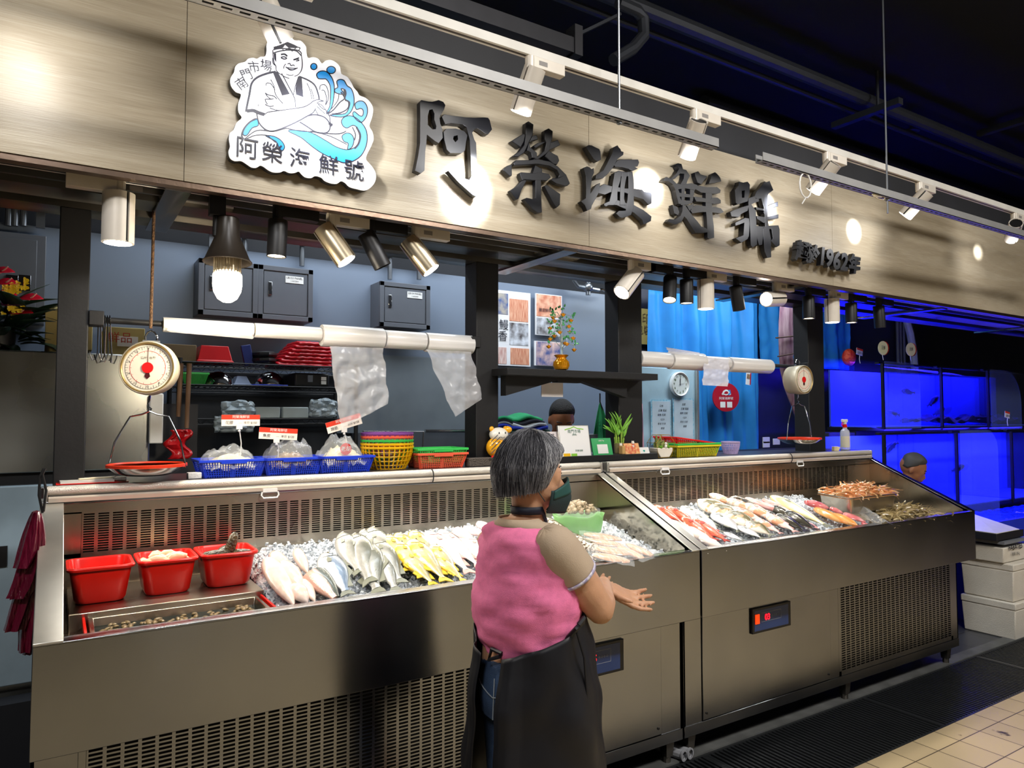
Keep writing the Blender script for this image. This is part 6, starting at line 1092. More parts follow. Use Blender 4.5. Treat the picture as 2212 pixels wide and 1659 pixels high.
for k, (m_, lb) in enumerate(((YEL, 'lowest yellow round basket of the stack'), (YEL, 'second yellow round basket of the stack'), (GRN, 'green round basket in the stack above the yellow ones'), (ORP, 'red round basket in the stack'), (PUR, 'purple round basket, topmost of the stack'))): rbasket((xm, 3.17, CT+.001+k*.016), rr_*(1-.004*k), .10, m_, lb, grp='stacked round baskets')
x0, x1 = cx(905, 1000, 3.06), cx(1008, 1000, 3.06); basket(x0, x1, 3.06, 3.22, CT, .068, ORP, 'coral_basket', 'coral lattice basket on the counter top under a green one', nx=22, nz=8, wave=1); basket(x0, x1, 3.06, 3.22, CT+.024, .066, GRN, 'green_basket', 'green lattice basket nested in the coral one', nx=22, nz=8, wave=1)
# stone and tiger ornament (plain generic ornament)
SP = M('speckled_stone', (70, 64, 60), .8, bump=1, bscale=200, col2=(110, 100, 90), scale=240)
x0, x1 = cx(1012, 1005, 3.06), cx(1110, 1005, 3.06); one(B().box((x0, 3.05, CT), (x1, 3.10, CT+.042)), 'stone_slab', SP, 'speckled dark stone slab on the counter top beside the coral basket', 'stone slab', bevel=.004)
tc_ = PY(1075, 985, 3.08); tz = CT+.042; t = thing('tiger_ornament', 'round yellow and white seated tiger ornament on the stone slab', 'ornament', (tc_.x, 3.075, tz)); TY = M('tiger_yellow', (246, 176, 30), .2, coat=.6); TWH = M('tiger_white', (244, 240, 230), .2, coat=.6); c = V((tc_.x-.01, 3.075, tz))
B().ball(c+V((0, 0, .048)), (.056, .04, .052), 20).build('body', TY, t, smooth=1.5); hd = B().ball(c+V((.012, -.002, .112)), (.052, .038, .036), 20).build('head', TWH, t, smooth=1.5)
b = B(); [b.ball(c+V((.012+s*.040, .0, .140)), (.014, .009, .014), 10) for s in (-1, 1)]; b.ball(c+V((.058, -.01, .136)), (.026, .018, .018), 12); b.build('ears_and_paw', TY, t, smooth=1.5)
b = B(); [b.ball(c+V((.012+s*.018, -.036, .12)), (.004, .003, .006), 8) for s in (-1, 1)]; b.tube([c+V((.012+.012*math.cos(a), -.041, .104+.008*math.sin(a))) for a in [3.3+.3*i for i in range(10)]], .0013, 5); [b.tube([c+V((-.05+.012*i, -.03-.008*math.sin(k*.8+.3), .02+.02*k+.01*i)) for i in range(5)], .0022, 5) for k in range(4)]; b.build('face_and_stripes', INK, t)
B().tube([c+V((-.055+.01*i, -.045, .004+.003*(i % 2))) for i in range(12)], .005, 6).build('red_tassel', REDP, t)
# payment signs
def sign(u0, v0, u1, v1, y, name, label, mat, lean=.25, th=.006, frm=None):
    a = PY((u0+u1)/2, v1, y); w = abs(PY(u1, v1, y).x-PY(u0, v1, y).x); h = PY(u0, v0, y).z-a.z; t = thing(name, label, 'counter sign', a); ey = V((0, math.sin(lean), math.cos(lean))); o = a; f = frame(o, (1, 0, 0), ey); nrm = V((1, 0, 0)).cross(ey)
    if frm: B().prism([(-w/2, 0), (w/2, 0), (w/2, h), (-w/2, h)], frame(o, (1, 0, 0), ey), -nrm*th*2.5).build('frame', frm, t, bevel=.002); e = .006
    else: e = 0
    B().prism([(-w/2+e, e), (w/2-e, e), (w/2-e, h-e), (-w/2+e, h-e)], frame(o+nrm*.0006, (1, 0, 0), ey), -nrm*(.0005 if frm else th)).build('sheet', mat, t, smooth=0, bevel=0)
    return t, w, h, (lambda x, z, k=.001: frame(f(x, z)+nrm*k, (1, 0, 0), ey))
RZ = 1.386
def onriser(u): return None
t, w, h, F = sign(1213, 918, 1279, 988, 3.06, 'payment_sign', 'white framed payment sign with a green mountain drawing on the black board', M('glossy_card', (250, 250, 250), .15, coat=.8, var=.01), .18, frm=ALU)
text('南門市場', 'writing', M('writing_green', (30, 100, 80), .5), F(0, h*.80), .022, t, depth=.0005); B().ribbon([(-w*.3, h*.86), (-w*.1, h*.91), (w*.0, h*.95), (w*.12, h*.90), (w*.32, h*.87)], .005, F(0, 0), (0, -.0005, 0)).build('mountain_drawing', M('leaf_green', (140, 205, 60), .5), t, smooth=0)
text('(掃碼)', 'writing', MATS['writing_green'], F(0, h*.70), .012, t, depth=.0005); text('阿榮海鮮', 'writing', MATS['writing_green'], F(w*.1, h*.2), .013, t, depth=.0005)
B().prism([(-w*.42, h*.04), (-w*.2, h*.04), (-w*.2, h*.13), (-w*.42, h*.13)], F(0, 0), (0, -.0003, 0)).build('yellow_mark', YEL, t, smooth=0); B().prism([(-w*.17, h*.04), (w*.02, h*.04), (w*.02, h*.12), (-w*.17, h*.12)], F(0, 0), (0, -.0003, 0)).build('green_mark', MATS['leaf_green'], t, smooth=0)
t, w, h, F = sign(1166, 932, 1210, 985, 3.08, 'payment_sign', 'small pinkish white payment sign just behind the head of the woman', M('pale_card', (232, 222, 222), .3), .22); text('悠遊付', 'writing', INK, F(w*.12, h*.84), .019, t, off=.0004, depth=.0005); text('Easy Wallet', 'writing', INK, F(w*.12, h*.70), .009, t, depth=.0005); B().ribbon([(-w*.30+.006*math.cos(a*.7), h*.84+.006*math.sin(a*.7)) for a in range(9)], .002, F(0, 0), (0, -.0005, 0)).build('round_mark', PUR, t, smooth=0)
t, w, h, F = sign(1283, 946, 1325, 986, 3.06, 'payment_sign', 'green payment card on the black board', M('card_green', (20, 160, 84), .3), .25); text('LINE Pay', 'writing', WPL, F(0, h*.86), .011, t, depth=.0005); B().prism([(-w*.25, h*.16), (w*.28, h*.16), (w*.28, h*.66), (-w*.25, h*.66)], F(0, 0), (0, -.0005, 0)).build('white_field', WPL, t, smooth=0)
t, w, h, F = sign(1352, 957, 1384, 983, 3.06, 'card', 'small red and orange picture card on the black board', M('card_orange', (216, 90, 50), .4, col2=(240, 190, 120), scale=60), .3); text('福', 'writing', REDP, F(0, h*.6), .02, t, depth=.0005)
t, w, h, F = sign(1382, 966, 1404, 983, 3.06, 'card', 'small white picture card next to the red one', WPL, .3); text('♥', 'drawing', M('teal_ink', (40, 160, 150), .5), F(0, h*.5), .014, t, depth=.0005)
# two tiny lucky-cat style figures left generic: small white-red figurines
for u, v, s, lb in ((1341, 962, 1, 'tiny white and red figurine on the little wooden block'), (1367, 958, 1.1, 'tiny white cat-like figurine with red bib behind the red card')):
    p = PY(u, v+12, 3.08); p.z = RZ+(.02 if u < 1350 else .03); t = thing('figurine', lb, 'figurine', p); B().ball(p+V((0, 0, .012)), (.009*s, .008*s, .012*s), 12).ball(p+V((0, 0, .03)), .009*s, 12).ball(p+V((-.006, 0, .039)), .003, 6).ball(p+V((.006, 0, .039)), .003, 6).build('figure', TWH, t, smooth=1.5); B().lathe([(.0085, .018), (.0095, .020), (.0085, .022)], p, n=14).build('bib', REDP, t)
p = PY(1343, 985, 3.07); one(B().box((p.x-.012, 3.05, RZ), (p.x+.012, 3.08, RZ+.045)), 'wooden_block', M('light_wood', (200, 160, 100), .6), 'little wooden block beside the bamboo vase', 'wooden block', bevel=.002)
# lucky bamboo
p = PY(1338, 985, 3.11); p.z = RZ; t = thing('lucky_bamboo', 'lucky bamboo with light green leaves in a small glass vase', 'plant', p); BG = M('bamboo_green', (150, 186, 76), .4, var=.15); B().lathe([(.028, 0), (.030, .01), (.030, .06), (.028, .06), (.027, .008)], p, n=20).build('vase', M('vase_glass', (170, 150, 110), .1, alpha=.5), t)
rd = random.Random(4); b = B(); c_ = B()
for i in range(9):
    a = i*.7; q = p+V((.018*math.cos(a), .012*math.sin(a), .005)); h = rd.uniform(.075, .12); tp = q+V((.014*math.cos(a), .0, h)); b.tube([q, q.lerp(tp, .5), tp], .005, 7); [b.tube([q.lerp(tp, k)-V((0, 0, .002)), q.lerp(tp, k)+V((0, 0, .002))], .0062, 7) for k in (.3, .6, .9)]
    for k in range(6): aa = rd.uniform(0, 6.28); leaf(c_, tp+V((0, 0, .004*k)), (math.cos(aa)*.8, math.sin(aa)*.4, rd.uniform(.5, 1.5)), (0, -1, .3), rd.uniform(.06, .12), .0075, rd.uniform(-.1, .45))
b.build('stems', BG, t); c_.build('leaves', M('bamboo_leaf', (128, 190, 70), .35, var=.2), t, smooth=1, solid=.0006)
# terrarium planter
p = PY(1428, 992, 3.10); p.z = CT+.005; t = thing('cactus_planter', 'white planter with cacti inside a gold wire frame', 'plant', p); wv = .062
B().rings([[p+V((x*wv*k, y*.035, z)) for x, y in ((-1, -1), (1, -1), (1, 1), (-1, 1))] for k, z in ((.55, .0), (.8, .02), (.98, .035), (1, .055))]).build('planter', M('planter_white', (236, 226, 210), .4), t, bevel=.003)
GD = M('gold_wire', (214, 170, 60), .3, .9); b = B(); A_ = [(-.055, 0, .0), (-.075, 0, .085), (-.03, 0, .13), (.035, 0, .13), (.075, 0, .085), (.045, 0, .0)]
for s in (-.038, .038): b.tube([p+V((x, s, z)) for x, _, z in A_], .0016, 6, closed=True)
for x, _, z in A_: b.tube([p+V((x, -.038, z)), p+V((x, .038, z))], .0016, 6)
b.build('wire_frame', GD, t); b = B(); rd = random.Random(8)
for i in range(13): q = p+V((rd.uniform(-.05, .05), rd.uniform(-.025, .02), .052)); h = rd.uniform(.02, .075); b.lathe([(.006, 0), (.008, h*.3), (.0078, h*.8), (.004, h), (.0003, h+.002)], q, (rd.uniform(-.2, .2), 0, 1), 9)
b.build('cacti', M('cactus_green', (96, 120, 60), .6, bump=.8, bscale=200, col2=(170, 170, 90), scale=90), t, smooth=1)
b = B(); [b.ball(p+V((x, -.03, .06)), (.012, .01, .010), 10) for x in (-.03, .03)]; b.build('moss_balls', M('moss', (110, 170, 40), .9, bump=1, bscale=300), t, smooth=1.5); B().ball(p+V((.006, -.034, .064)), (.009, .008, .011), 12).ball(p+V((.006, -.034, .08)), .008, 12).build('white_figure', TWH, t, smooth=1.5)
# rectangular baskets right
x0, x1 = cx(1462, 990, 3.08), cx(1552, 990, 3.08)
basket(x0, x1, 3.07, 3.26, CT, .066, M('lemon_plastic', (234, 214, 50), .35), 'yellow_basket', 'yellow lattice basket, lowest of the nested stack near the planter', nx=22, nz=8); basket(x0, x1, 3.07, 3.26, CT+.016, .062, GRN, 'green_basket', 'green lattice basket in the middle of the nested stack', nx=22, nz=8)
rb = basket(x0-.005, x1+.0, 3.08, 3.27, CT+.035, .062, M('red_basket_plastic', (220, 34, 30), .35), 'red_basket', 'red lattice basket tilted on top of the nested stack', nx=22, nz=8); rb.rotation_euler = (0, .12, 0)
lv = (cx(1556, 975, 3.2)+cx(1600, 975, 3.2))/2; rbasket((lv, 3.2, CT), .058, .075, M('lavender_plastic', (196, 176, 214), .35), 'pale lavender round basket beside the tilted red one')
# spray bottle, tented card
p = PY(1826, 975, 3.1); p.z = CT; t = thing('spray_bottle', 'clear spray bottle with white and red trigger head on the counter top', 'spray bottle', p); B().lathe([(.030, 0), (.033, .004), (.033, .12), (.029, .14), (.016, .152), (.014, .165)], p, n=24, cap=True).build('bottle', M('bottle_clear', (214, 218, 236), .15, alpha=.75), t); B().lathe([(.0335, .02), (.0335, .1)], p, n=24).build('label', M('label_cream', (226, 220, 200), .5), t)
B().cyl(p+V((0, 0, .163)), p+V((0, 0, .185)), .016, n=16).build('red_collar', REDP, t); b = B(); b.box(p+V((-.032, -.010, .20)), p+V((.026, .010, .222))); b.box(p+V((-.012, -.009, .185)), p+V((.014, .009, .205))); b.build('trigger_head', WPL, t, bevel=.004); B().tube([p+V((-.022, 0, .202)), p+V((-.034, 0, .19)), p+V((-.036, 0, .175))], .004, 6).build('trigger', REDP, t)
p = PY(1806, 977, 3.07); p.z = CT; b = B(); b.box(p+V((-.03, -.02, .0)), p+V((.035, .0, .002)), rot=(0, -.9, 0)); b.box(p+V((-.02, 0, 0)), p+V((.03, .02, .03))); one(b, 'folded_card', M('cream_box', (226, 210, 170), .6), 'small folded cream card and box left of the spray bottle', 'card', smooth=0)
# golden tree ornament on the black shelf
p = PY(1210, 795, 3.05); p.z = 1.836; t = thing('money_tree_ornament', 'glass money tree with gold ingots in a golden pot on the black shelf', 'ornament', (p.x, 3.04, p.z)); c = V((p.x, 3.04, p.z)); GO = M('gold_glass', (236, 160, 20), .12, .6, coat=.6); GG = M('green_glass', (96, 200, 120), .08, trans=.4, coat=.5); CG = M('clear_glass', (225, 240, 235), .05, trans=.6)
B().lathe([(.020, 0), (.036, .008), (.045, .028), (.042, .048), (.028, .062), (.026, .068), (.040, .082), (.036, .084), (.022, .07)], c, n=24).build('golden_pot', GO, t); B().tube([c+V((0, 0, .06)), c+V((.003, 0, .16)), c+V((-.003, 0, .24)), c+V((0, 0, .30))], [.009, .007, .006, .003], 8).build('glass_stem', CG, t)
rd = random.Random(6); bb = B(); lf_ = B(); gd = B()
for k in range(16):
    z = .11+.19*k/16; a = k*2.4; L = .085*(1-.35*k/16); e = c+V((L*math.cos(a), L*.5*math.sin(a), z+.03)); bb.tube([c+V((0, 0, z)), c+V((L*.5*math.cos(a), L*.25*math.sin(a), z+.035)), e, e-V((0, 0, .02))], .002, 5)
    for q in range(5): leaf(lf_, e+V((rd.uniform(-.02, .02), rd.uniform(-.01, .01), rd.uniform(-.005, .02))), (rd.uniform(-1, 1), -.3, rd.uniform(-.4, 1)), (0, -1, .2), .018, .006, .1, 3)
    g_ = e-V((0, 0, .035)); gd = B(); gd.lathe([(.004, 0), (.011, .006), (.017, .014), (.012, .012), (.007, .014), (.004, .019), (.0005, .02)], g_, n=12, sy=.6).build('gold_ingot', GO, t)
bb.build('branches', CG, t); lf_.build('glass_leaves', GG, t, smooth=1, solid=.001)
# ================= middle and right bay =================
def poster(u0, v0, u1, v1, lab, cells, txt=None, y=4.585, bc=(240, 240, 244)):
    x0, x1, z0, z1 = rectY(u0, v0, u1, v1, y); t = thing('poster', lab, 'poster', ((x0+x1)/2, y, z0), 'photo posters on the middle wall'); B().box((x0, y, z0), (x1, y+.012, z1)).build('sheet', M('poster_white', bc, .4), t, smooth=0)
    for i, (a, b_, c, d, c1, c2, st) in enumerate(cells):
        m_ = M('photo_%s_%s_%d' % (str(c1).replace(' ', ''), st, i), c1, .35, col2=c2, scale=14, stretch=((16, 1, 1), (1, 1, 16), (1, 1, 1))[st], detail=4); B().box((x0+(x1-x0)*a, y-.002, z0+(z1-z0)*b_), (x0+(x1-x0)*c, y, z0+(z1-z0)*d)).build('photo', m_, t, smooth=0)
    for s, fx, fz, sz in (txt or ()): text(s, 'poster_writing', INK, onY(x0+(x1-x0)*fx, y-.004, z0+(z1-z0)*fz), sz, t, off=0, depth=.0006)
PKR = ((196, 106, 76), (240, 190, 160)); BLG = ((60, 90, 150), (190, 180, 160)); GYW = ((90, 84, 84), (222, 226, 236)); WHR = ((190, 130, 120), (244, 226, 220))
poster(1040, 622, 1146, 792, 'tall white poster with eel photos and two large characters on the middle wall', [(.0, .68, .53, .96, *BLG, 2), (.56, .60, .95, .9, *PKR, 0), (.56, .28, .95, .58, *GYW, 2), (.0, .02, .5, .24, *WHR, 0), (.58, .02, .97, .24, *PKR, 0), (.0, .32, .28, .6, *GYW, 2)], [('鰻', .44, .53, .085), ('香', .42, .38, .085)], y=4.57)
poster(1157, 633, 1214, 727, 'dark edged photo poster with market goods at the top of the middle wall', [(.03, .45, .97, .98, *PKR, 2), (.03, .02, .97, .42, *GYW, 2)], [('嚴選鮮味', .35, .6, .03)], y=4.56, bc=(60, 56, 60)); poster(1155, 736, 1214, 792, 'lower photo poster behind the golden tree ornament', [(.05, .02, .97, .98, (70, 90, 150), (236, 200, 190), 2)], y=4.56, bc=(50, 46, 50))
# man working behind
# green and pink things
x0, x1, z0, z1 = rectY(1275, 868, 1330, 985, 3.9); t = thing('green_apron', 'green apron hanging from a hook beside the third post', 'apron', ((x0+x1)/2, 3.9, z0)); GA = M('apron_green', (20, 132, 78), .7, bump=.3); xt = PY(1296, 860, 3.9).x
B().grid(lambda i, j: V((xt+(x0-xt+(x1-x0)*i)*j**.8, 3.9+.02*math.sin(i*12)*j, z1+(z0-z1)*j)), 14, 12).build('cloth', GA, t, solid=.003); B().tube([(xt, 3.9, z1+.06), (xt, 3.9, z1), (x1+.01, 3.9, z0+.05)], .005).build('black_trim', BLK, t)
for u0, u1, lb, v0 in ((1372, 1392, 'pink and white striped towel hanging right of the third post', 872), (1318, 1326, 'pale pink towel edge hanging left of the third post', 868)):
    x0, x1, z0, z1 = rectY(u0, v0, u1, 985, 3.8); one(B().grid(lambda i, j: V((x0+(x1-x0)*(.5+(i-.5)*(.5+.5*j)), 3.8+.015*math.sin(i*14), z1+(z0-z1)*j)), 12, 6), 'towel', M('pink_stripe', (206, 50, 130), .8, col2=(240, 200, 216), scale=14, stretch=(6, 1, .1)), lb, 'towel', solid=.004)
x0, x1, z0, z1 = rectY(1108, 897, 1188, 935, 3.95)
for i, (cc, lb) in enumerate((((18, 46, 40), 'dark cloth'), ((36, 60, 180), 'blue cloth'), ((190, 200, 210), 'pale grey cloth'), ((30, 34, 48), 'black and red striped cloth'), ((30, 140, 90), 'green cloth'))):
    z = z0+(z1-z0)*i/5; b = B(); b.grid(lambda p, q: V((x0+(x1-x0)*(p*(1-.05*i)), 3.95+.22*q, z+.012*math.sin(p*7+i)+.02*math.sin(math.pi*q))), 16, 6); one(b, 'folded_cloth', M('cloth_%d' % i, cc, .85, bump=.3), lb+' in the pile beside the crouching man', 'cloth', 'pile of cloths behind the counter', solid=.02)
x0, x1 = PY(1100, 935, 3.9).x, PY(1300, 935, 3.9).x; one(B().box((x0, 3.9, .0), (x1, 4.3, z0-.012)), 'work_table', BOXG, 'grey table behind the counter carrying the pile of cloths', 'table', bevel=.004)
x0, x1, z0, z1 = rectY(1372, 665, 1408, 745, 4.58); t = thing('yellow_poster', 'yellow poster with brown characters at the edge of the blue curtain', 'poster', ((x0+x1)/2, 4.58, z0)); B().box((x0, 4.575, z0), (x1, 4.585, z1)).build('sheet', M('poster_yellow', (216, 196, 120), .6), t, smooth=0); text('印', 'writing', CB2, onY(x0+(x1-x0)*.62, 4.573, z0+(z1-z0)*.70), .10, t, off=0, depth=.0008); text('包裝', 'writing', CB2, onY(x0+(x1-x0)*.45, 4.573, z0+(z1-z0)*.38), .09, t, off=0, depth=.0008)
CUR = M('curtain_blue', (40, 128, 200), .55, bump=.15, bscale=6, spec=.3)
def curtain(u0, u1, v0, v1, y, lab, fq, am=.04): x0, x1, z0, z1 = rectY(u0, v0, u1, v1, y); return one(B().grid(lambda i, j: V((x0+(x1-x0)*i, y+am*math.sin(i*fq+.6*math.sin(j*3))+am*.5*math.sin(i*fq*2.3+j*2)+.01*noise.noise(V((i*9, j*9, 3))), z0+(z1-z0)*j)), 90, 24), 'blue_curtain', CUR, lab, 'curtain', solid=.002)
curtain(1405, 1645, 618, 1040, 4.36, 'wide bright blue plastic curtain behind the clock and red disc', 26); curtain(1642, 1735, 640, 800, 4.40, 'bright blue curtain piece behind the hanging squid shape', 12, .02); curtain(1765, 1838, 650, 800, 4.45, 'darker blue curtain piece right of the right-hand post', 9, .02)
x0, x1, z0, z1 = rectY(1383, 792, 1506, 1030, 4.12); t = thing('cold_room_door', 'pale blue white door panel with clock and notices', 'door panel', ((x0+x1)/2, 4.15, 0)); B().box((x0, 4.12, .1), (x1, 4.2, z1)).build('panel', M('panel_pale_blue', (176, 206, 222), .35), t, bevel=.004); B().box((x1-.01, 4.10, .1), (x1+.012, 4.13, z1)).build('edge_strip', ALU, t, smooth=0)
t = thing('curtain_rail', 'thin rail holding the blue curtains below the ceiling', 'rail', (6, 4.42, 2.7)); z = PY(1500, 620, 4.38).z; B().cyl((4.7, 4.40, z), (8.3, 4.40, z), .014).build('rail', PIPE, t)
for x in (4.8, 6.4, 8.2): B().box((x, 4.39, z-.01), (x+.02, 4.61, z+.01)).build('wall_bracket', PIPE, t, smooth=0)
# wall clock
p = PY(1468, 830, 4.10); r = .098; t = thing('wall_clock', 'round white wall clock showing twelve on the pale panel', 'clock', p); B().lathe([(r*.97, .018), (r, .012), (r*1.0, -.012), (r*.94, -.016), (r*.88, -.010), (r*.86, -.004)], p, (0, 1, 0), 40).build('case', WPL, t); fc_ = B().cyl(p+V((0, -.006, 0)), p+V((0, -.002, 0)), r*.9, n=40).build('face', M('clock_face', (236, 242, 240), .5, var=.01), t)
for k in range(12): a = math.pi/2-(k+1)*math.pi/6; text(str(k+1), 'numeral', M('clock_print', (90, 106, 70), .5), onY(p.x+math.cos(a)*r*.68, p.y-.007, p.z+math.sin(a)*r*.68), r*.26, t, off=.0003, depth=.0005)
b = B(); f = onY(p.x, p.y-.009, p.z); b.ribbon([(0, -.01), (0, r*.42)], .005, f, (0, -.001, 0)); b.ribbon([(0, -.012), (.003, r*.66)], .0035, f, (0, -.001, 0)); b.build('hands', BLK, t, smooth=0); B().ribbon([(-.02, -.006), (.055, .014)], .001, onY(p.x, p.y-.0105, p.z), (0, -.001, 0)).build('second_hand', INK, t, smooth=0)
for u0, v0, u1, v1, lb, s in ((1406, 863, 1450, 960, 'left notice sheet with blue floral border under the clock', '公告'), (1453, 860, 1499, 960, 'right notice sheet with handwriting under the clock', '注意')):
    x0, x1, z0, z1 = rectY(u0, v0, u1, v1, 4.11); t = thing('notice_sheet', lb, 'notice', ((x0+x1)/2, 4.11, z0), 'notices under the clock'); B().box((x0, 4.108, z0), (x1, 4.112, z1)).build('border', M('floral_blue', (120, 190, 220), .6, col2=(190, 220, 232), scale=60), t, smooth=0); B().box((x0+.012, 4.106, z0+.01), (x1-.012, 4.108, z1-.012)).build('sheet', M('paper_blue_white', (206, 222, 234), .6), t, smooth=0)
    for k in range(6): text((s, '訂購 電話', '鱸魚 石斑', '12/31', '早市 午市', '謝謝')[k], 'handwriting', INK, onY((x0+x1)/2+.01*(k % 2), 4.1055, z1-.05-.035*k), .02, t, shear=.2, depth=.0004)
# red round sign
p = PY(1567, 858, 4.26); t = thing('round_sign', 'round dark red sign with a small fisherman logo before the blue curtain', 'sign', p); r = .125; nr = V((-.35, -.94, 0)); B().lathe([(.001, 0), (r, 0), (r, .012), (.001, .012)], p, nr, 44).build('disc', M('sign_dark_red', (172, 20, 44), .4), t); sd = V((0, 0, 1)).cross(nr).normalized()
f = lambda x, z, k=.0125: frame(p+nr*k+sd*x+V((0, 0, z)), sd, (0, 0, 1)); text('阿榮海鮮號', 'writing', WPL, f(0, -.012), .027, t, depth=.0005)
b = B(); b.ribbon([(-.035, .02), (-.02, .05), (.0, .06), (.02, .055), (.04, .02)], .016, f(0, 0), nr*.0006); b.ribbon([(-.04, .03), (.0, .02), (.045, .035)], .01, f(0, 0), nr*.0006); b.build('white_figure', WPL, t, smooth=0); B().ribbon([(.02, .02), (.04, .035), (.035, .06), (.02, .055)], .012, f(0, 0, .0132), nr*.0006).build('blue_wave', BLU, t, smooth=0); b = B(); [b.prism([(x-.024, -.09), (x+.024, -.09), (x+.024, -.04), (x-.024, -.04)], f(0, 0), nr*.0006) for x in (-.032, .032)]; b.build('white_field', WPL, t, smooth=0)
p = PY(1617, 818, 4.2); t = thing('hanging_leaflet', 'small white and red leaflet hanging right of the round red sign', 'leaflet', p); B().box((p.x-.032, 4.2, p.z-.055), (p.x+.032, 4.203, p.z+.055), rot=(0, .1, 0)).build('sheet', WPL, t, smooth=0); B().box((p.x-.022, 4.197, p.z-.0), (p.x+.018, 4.2, p.z+.04), rot=(0, .1, 0)).build('photo', BRN, t, smooth=0); B().box((p.x+.018, 4.197, p.z-.052), (p.x+.03, 4.2, p.z+.05), rot=(0, .1, 0)).build('red_edge', MATS['sign_dark_red'], t, smooth=0)
# big dried maw hanging
prof = [(1700, 640, 20), (1699, 700, 24), (1701, 735, 28), (1698, 770, 24), (1702, 800, 26), (1706, 840, 20), (1714, 870, 13), (1722, 900, 7), (1725, 925, 3)]
t = thing('dried_fish_maw', 'long purplish dried fish maw tapering downwards, hanging before the right-hand post', 'dried fish maw', PY(1725, 925, 3.7)); rs = []
for u, v, w in prof: cc = PY(u, v, 3.7); k = w*3.7/.63/1550; rs.append([cc+V((k*math.cos(j*.5236)*(1+.1*math.sin(v*.2)), .016*math.sin(j*.5236), 0)) for j in range(12)])
B().rings(rs).build('maw', M('maw_skin', (104, 66, 88), .22, col2=(176, 150, 160), scale=6, bump=.7, bscale=12, coat=.6, stretch=(2, 1, .5)), t, smooth=1.2)
b = B(); [b.tube([PY(u0, v0, 3.67), PY(u1, v1, 3.67)], .006, 6) for u0, v0, u1, v1 in ((1676, 730, 1726, 725), (1680, 770, 1725, 762))]; b.build('ropes', M('rope_brown', (70, 50, 44), .8), t)
for i, (u, v) in enumerate(((1654, 946), (1654, 955), (1676, 949))): p = PY(u, v+5, 4.5); one(B().box((p.x-.05, 4.49, p.z-.03), (p.x+.05, 4.5, p.z+.03)), 'wall_socket', WPL, ('upper', 'lower', 'right')[i]+' white socket plate on the dark wall behind the right scale pan', 'socket', bevel=.003)
p = PY(1700, 990, 3.9); one(B().box((p.x-.8, 3.9, 0), (min(p.x+.75, 5.98), 4.3, 1.3)), 'back_counter', DK, 'dark cabinet behind the counter at the right', 'cabinet', smooth=0)
# maroon bag bundle hung at the left frame
MB_ = M('maroon_film', (104, 14, 44), .28, bump=1, bscale=34, stretch=(3, 3, .6), coat=.3)
t = thing('hanging_bag_bundle', 'bundle of maroon plastic bags hanging from hooks at the left end of the counter', 'plastic bags', PZ(50, 1400, .95)); yb_ = 2.75
for k, (pts, w) in enumerate((([(78, 1105), (70, 1150), (60, 1200), (50, 1225)], 34), ([(80, 1110), (75, 1180), (60, 1250), (40, 1290)], 42), ([(82, 1150), (72, 1220), (50, 1300), (30, 1360)], 40), ([(85, 1180), (78, 1260), (66, 1340), (60, 1405)], 36), ([(88, 1120), (86, 1200), (84, 1290), (62, 1410)], 22))):
    rs = []
    for i, (u, v) in enumerate(smooth_line(pts, 3)):
        kk = i/9; c = PY(u, v, yb_+.02*k-.03); ww = w/1550*2.3*(.35+.65*math.sin(min(1, kk*1.1)*2.2)); rs.append([c+V((ww*.5*math.cos(j*.3927)*(1+.25*math.sin(j*2.5+k)), .03*math.sin(j*.3927)*(1+.3*math.sin(j*2.1)), 0)) for j in range(16)])
    B().rings(rs).build('bag', MB_, t, smooth=.9)
b = B(); b.tube([PY(92, 1108, yb_), PY(84, 1070, yb_), PY(86, 1030, yb_), PY(95, 1012, yb_)], .004, 6); b.tube([PY(94, 1105, yb_), PY(100, 1060, yb_), PY(92, 1025, yb_), PY(98, 1012, yb_)], .004, 6); b.build('black_cords', BLK, t)
p = PY(66, 1195, yb_-.03); B().ball(p, .012, 8).build('knot', CB, t)
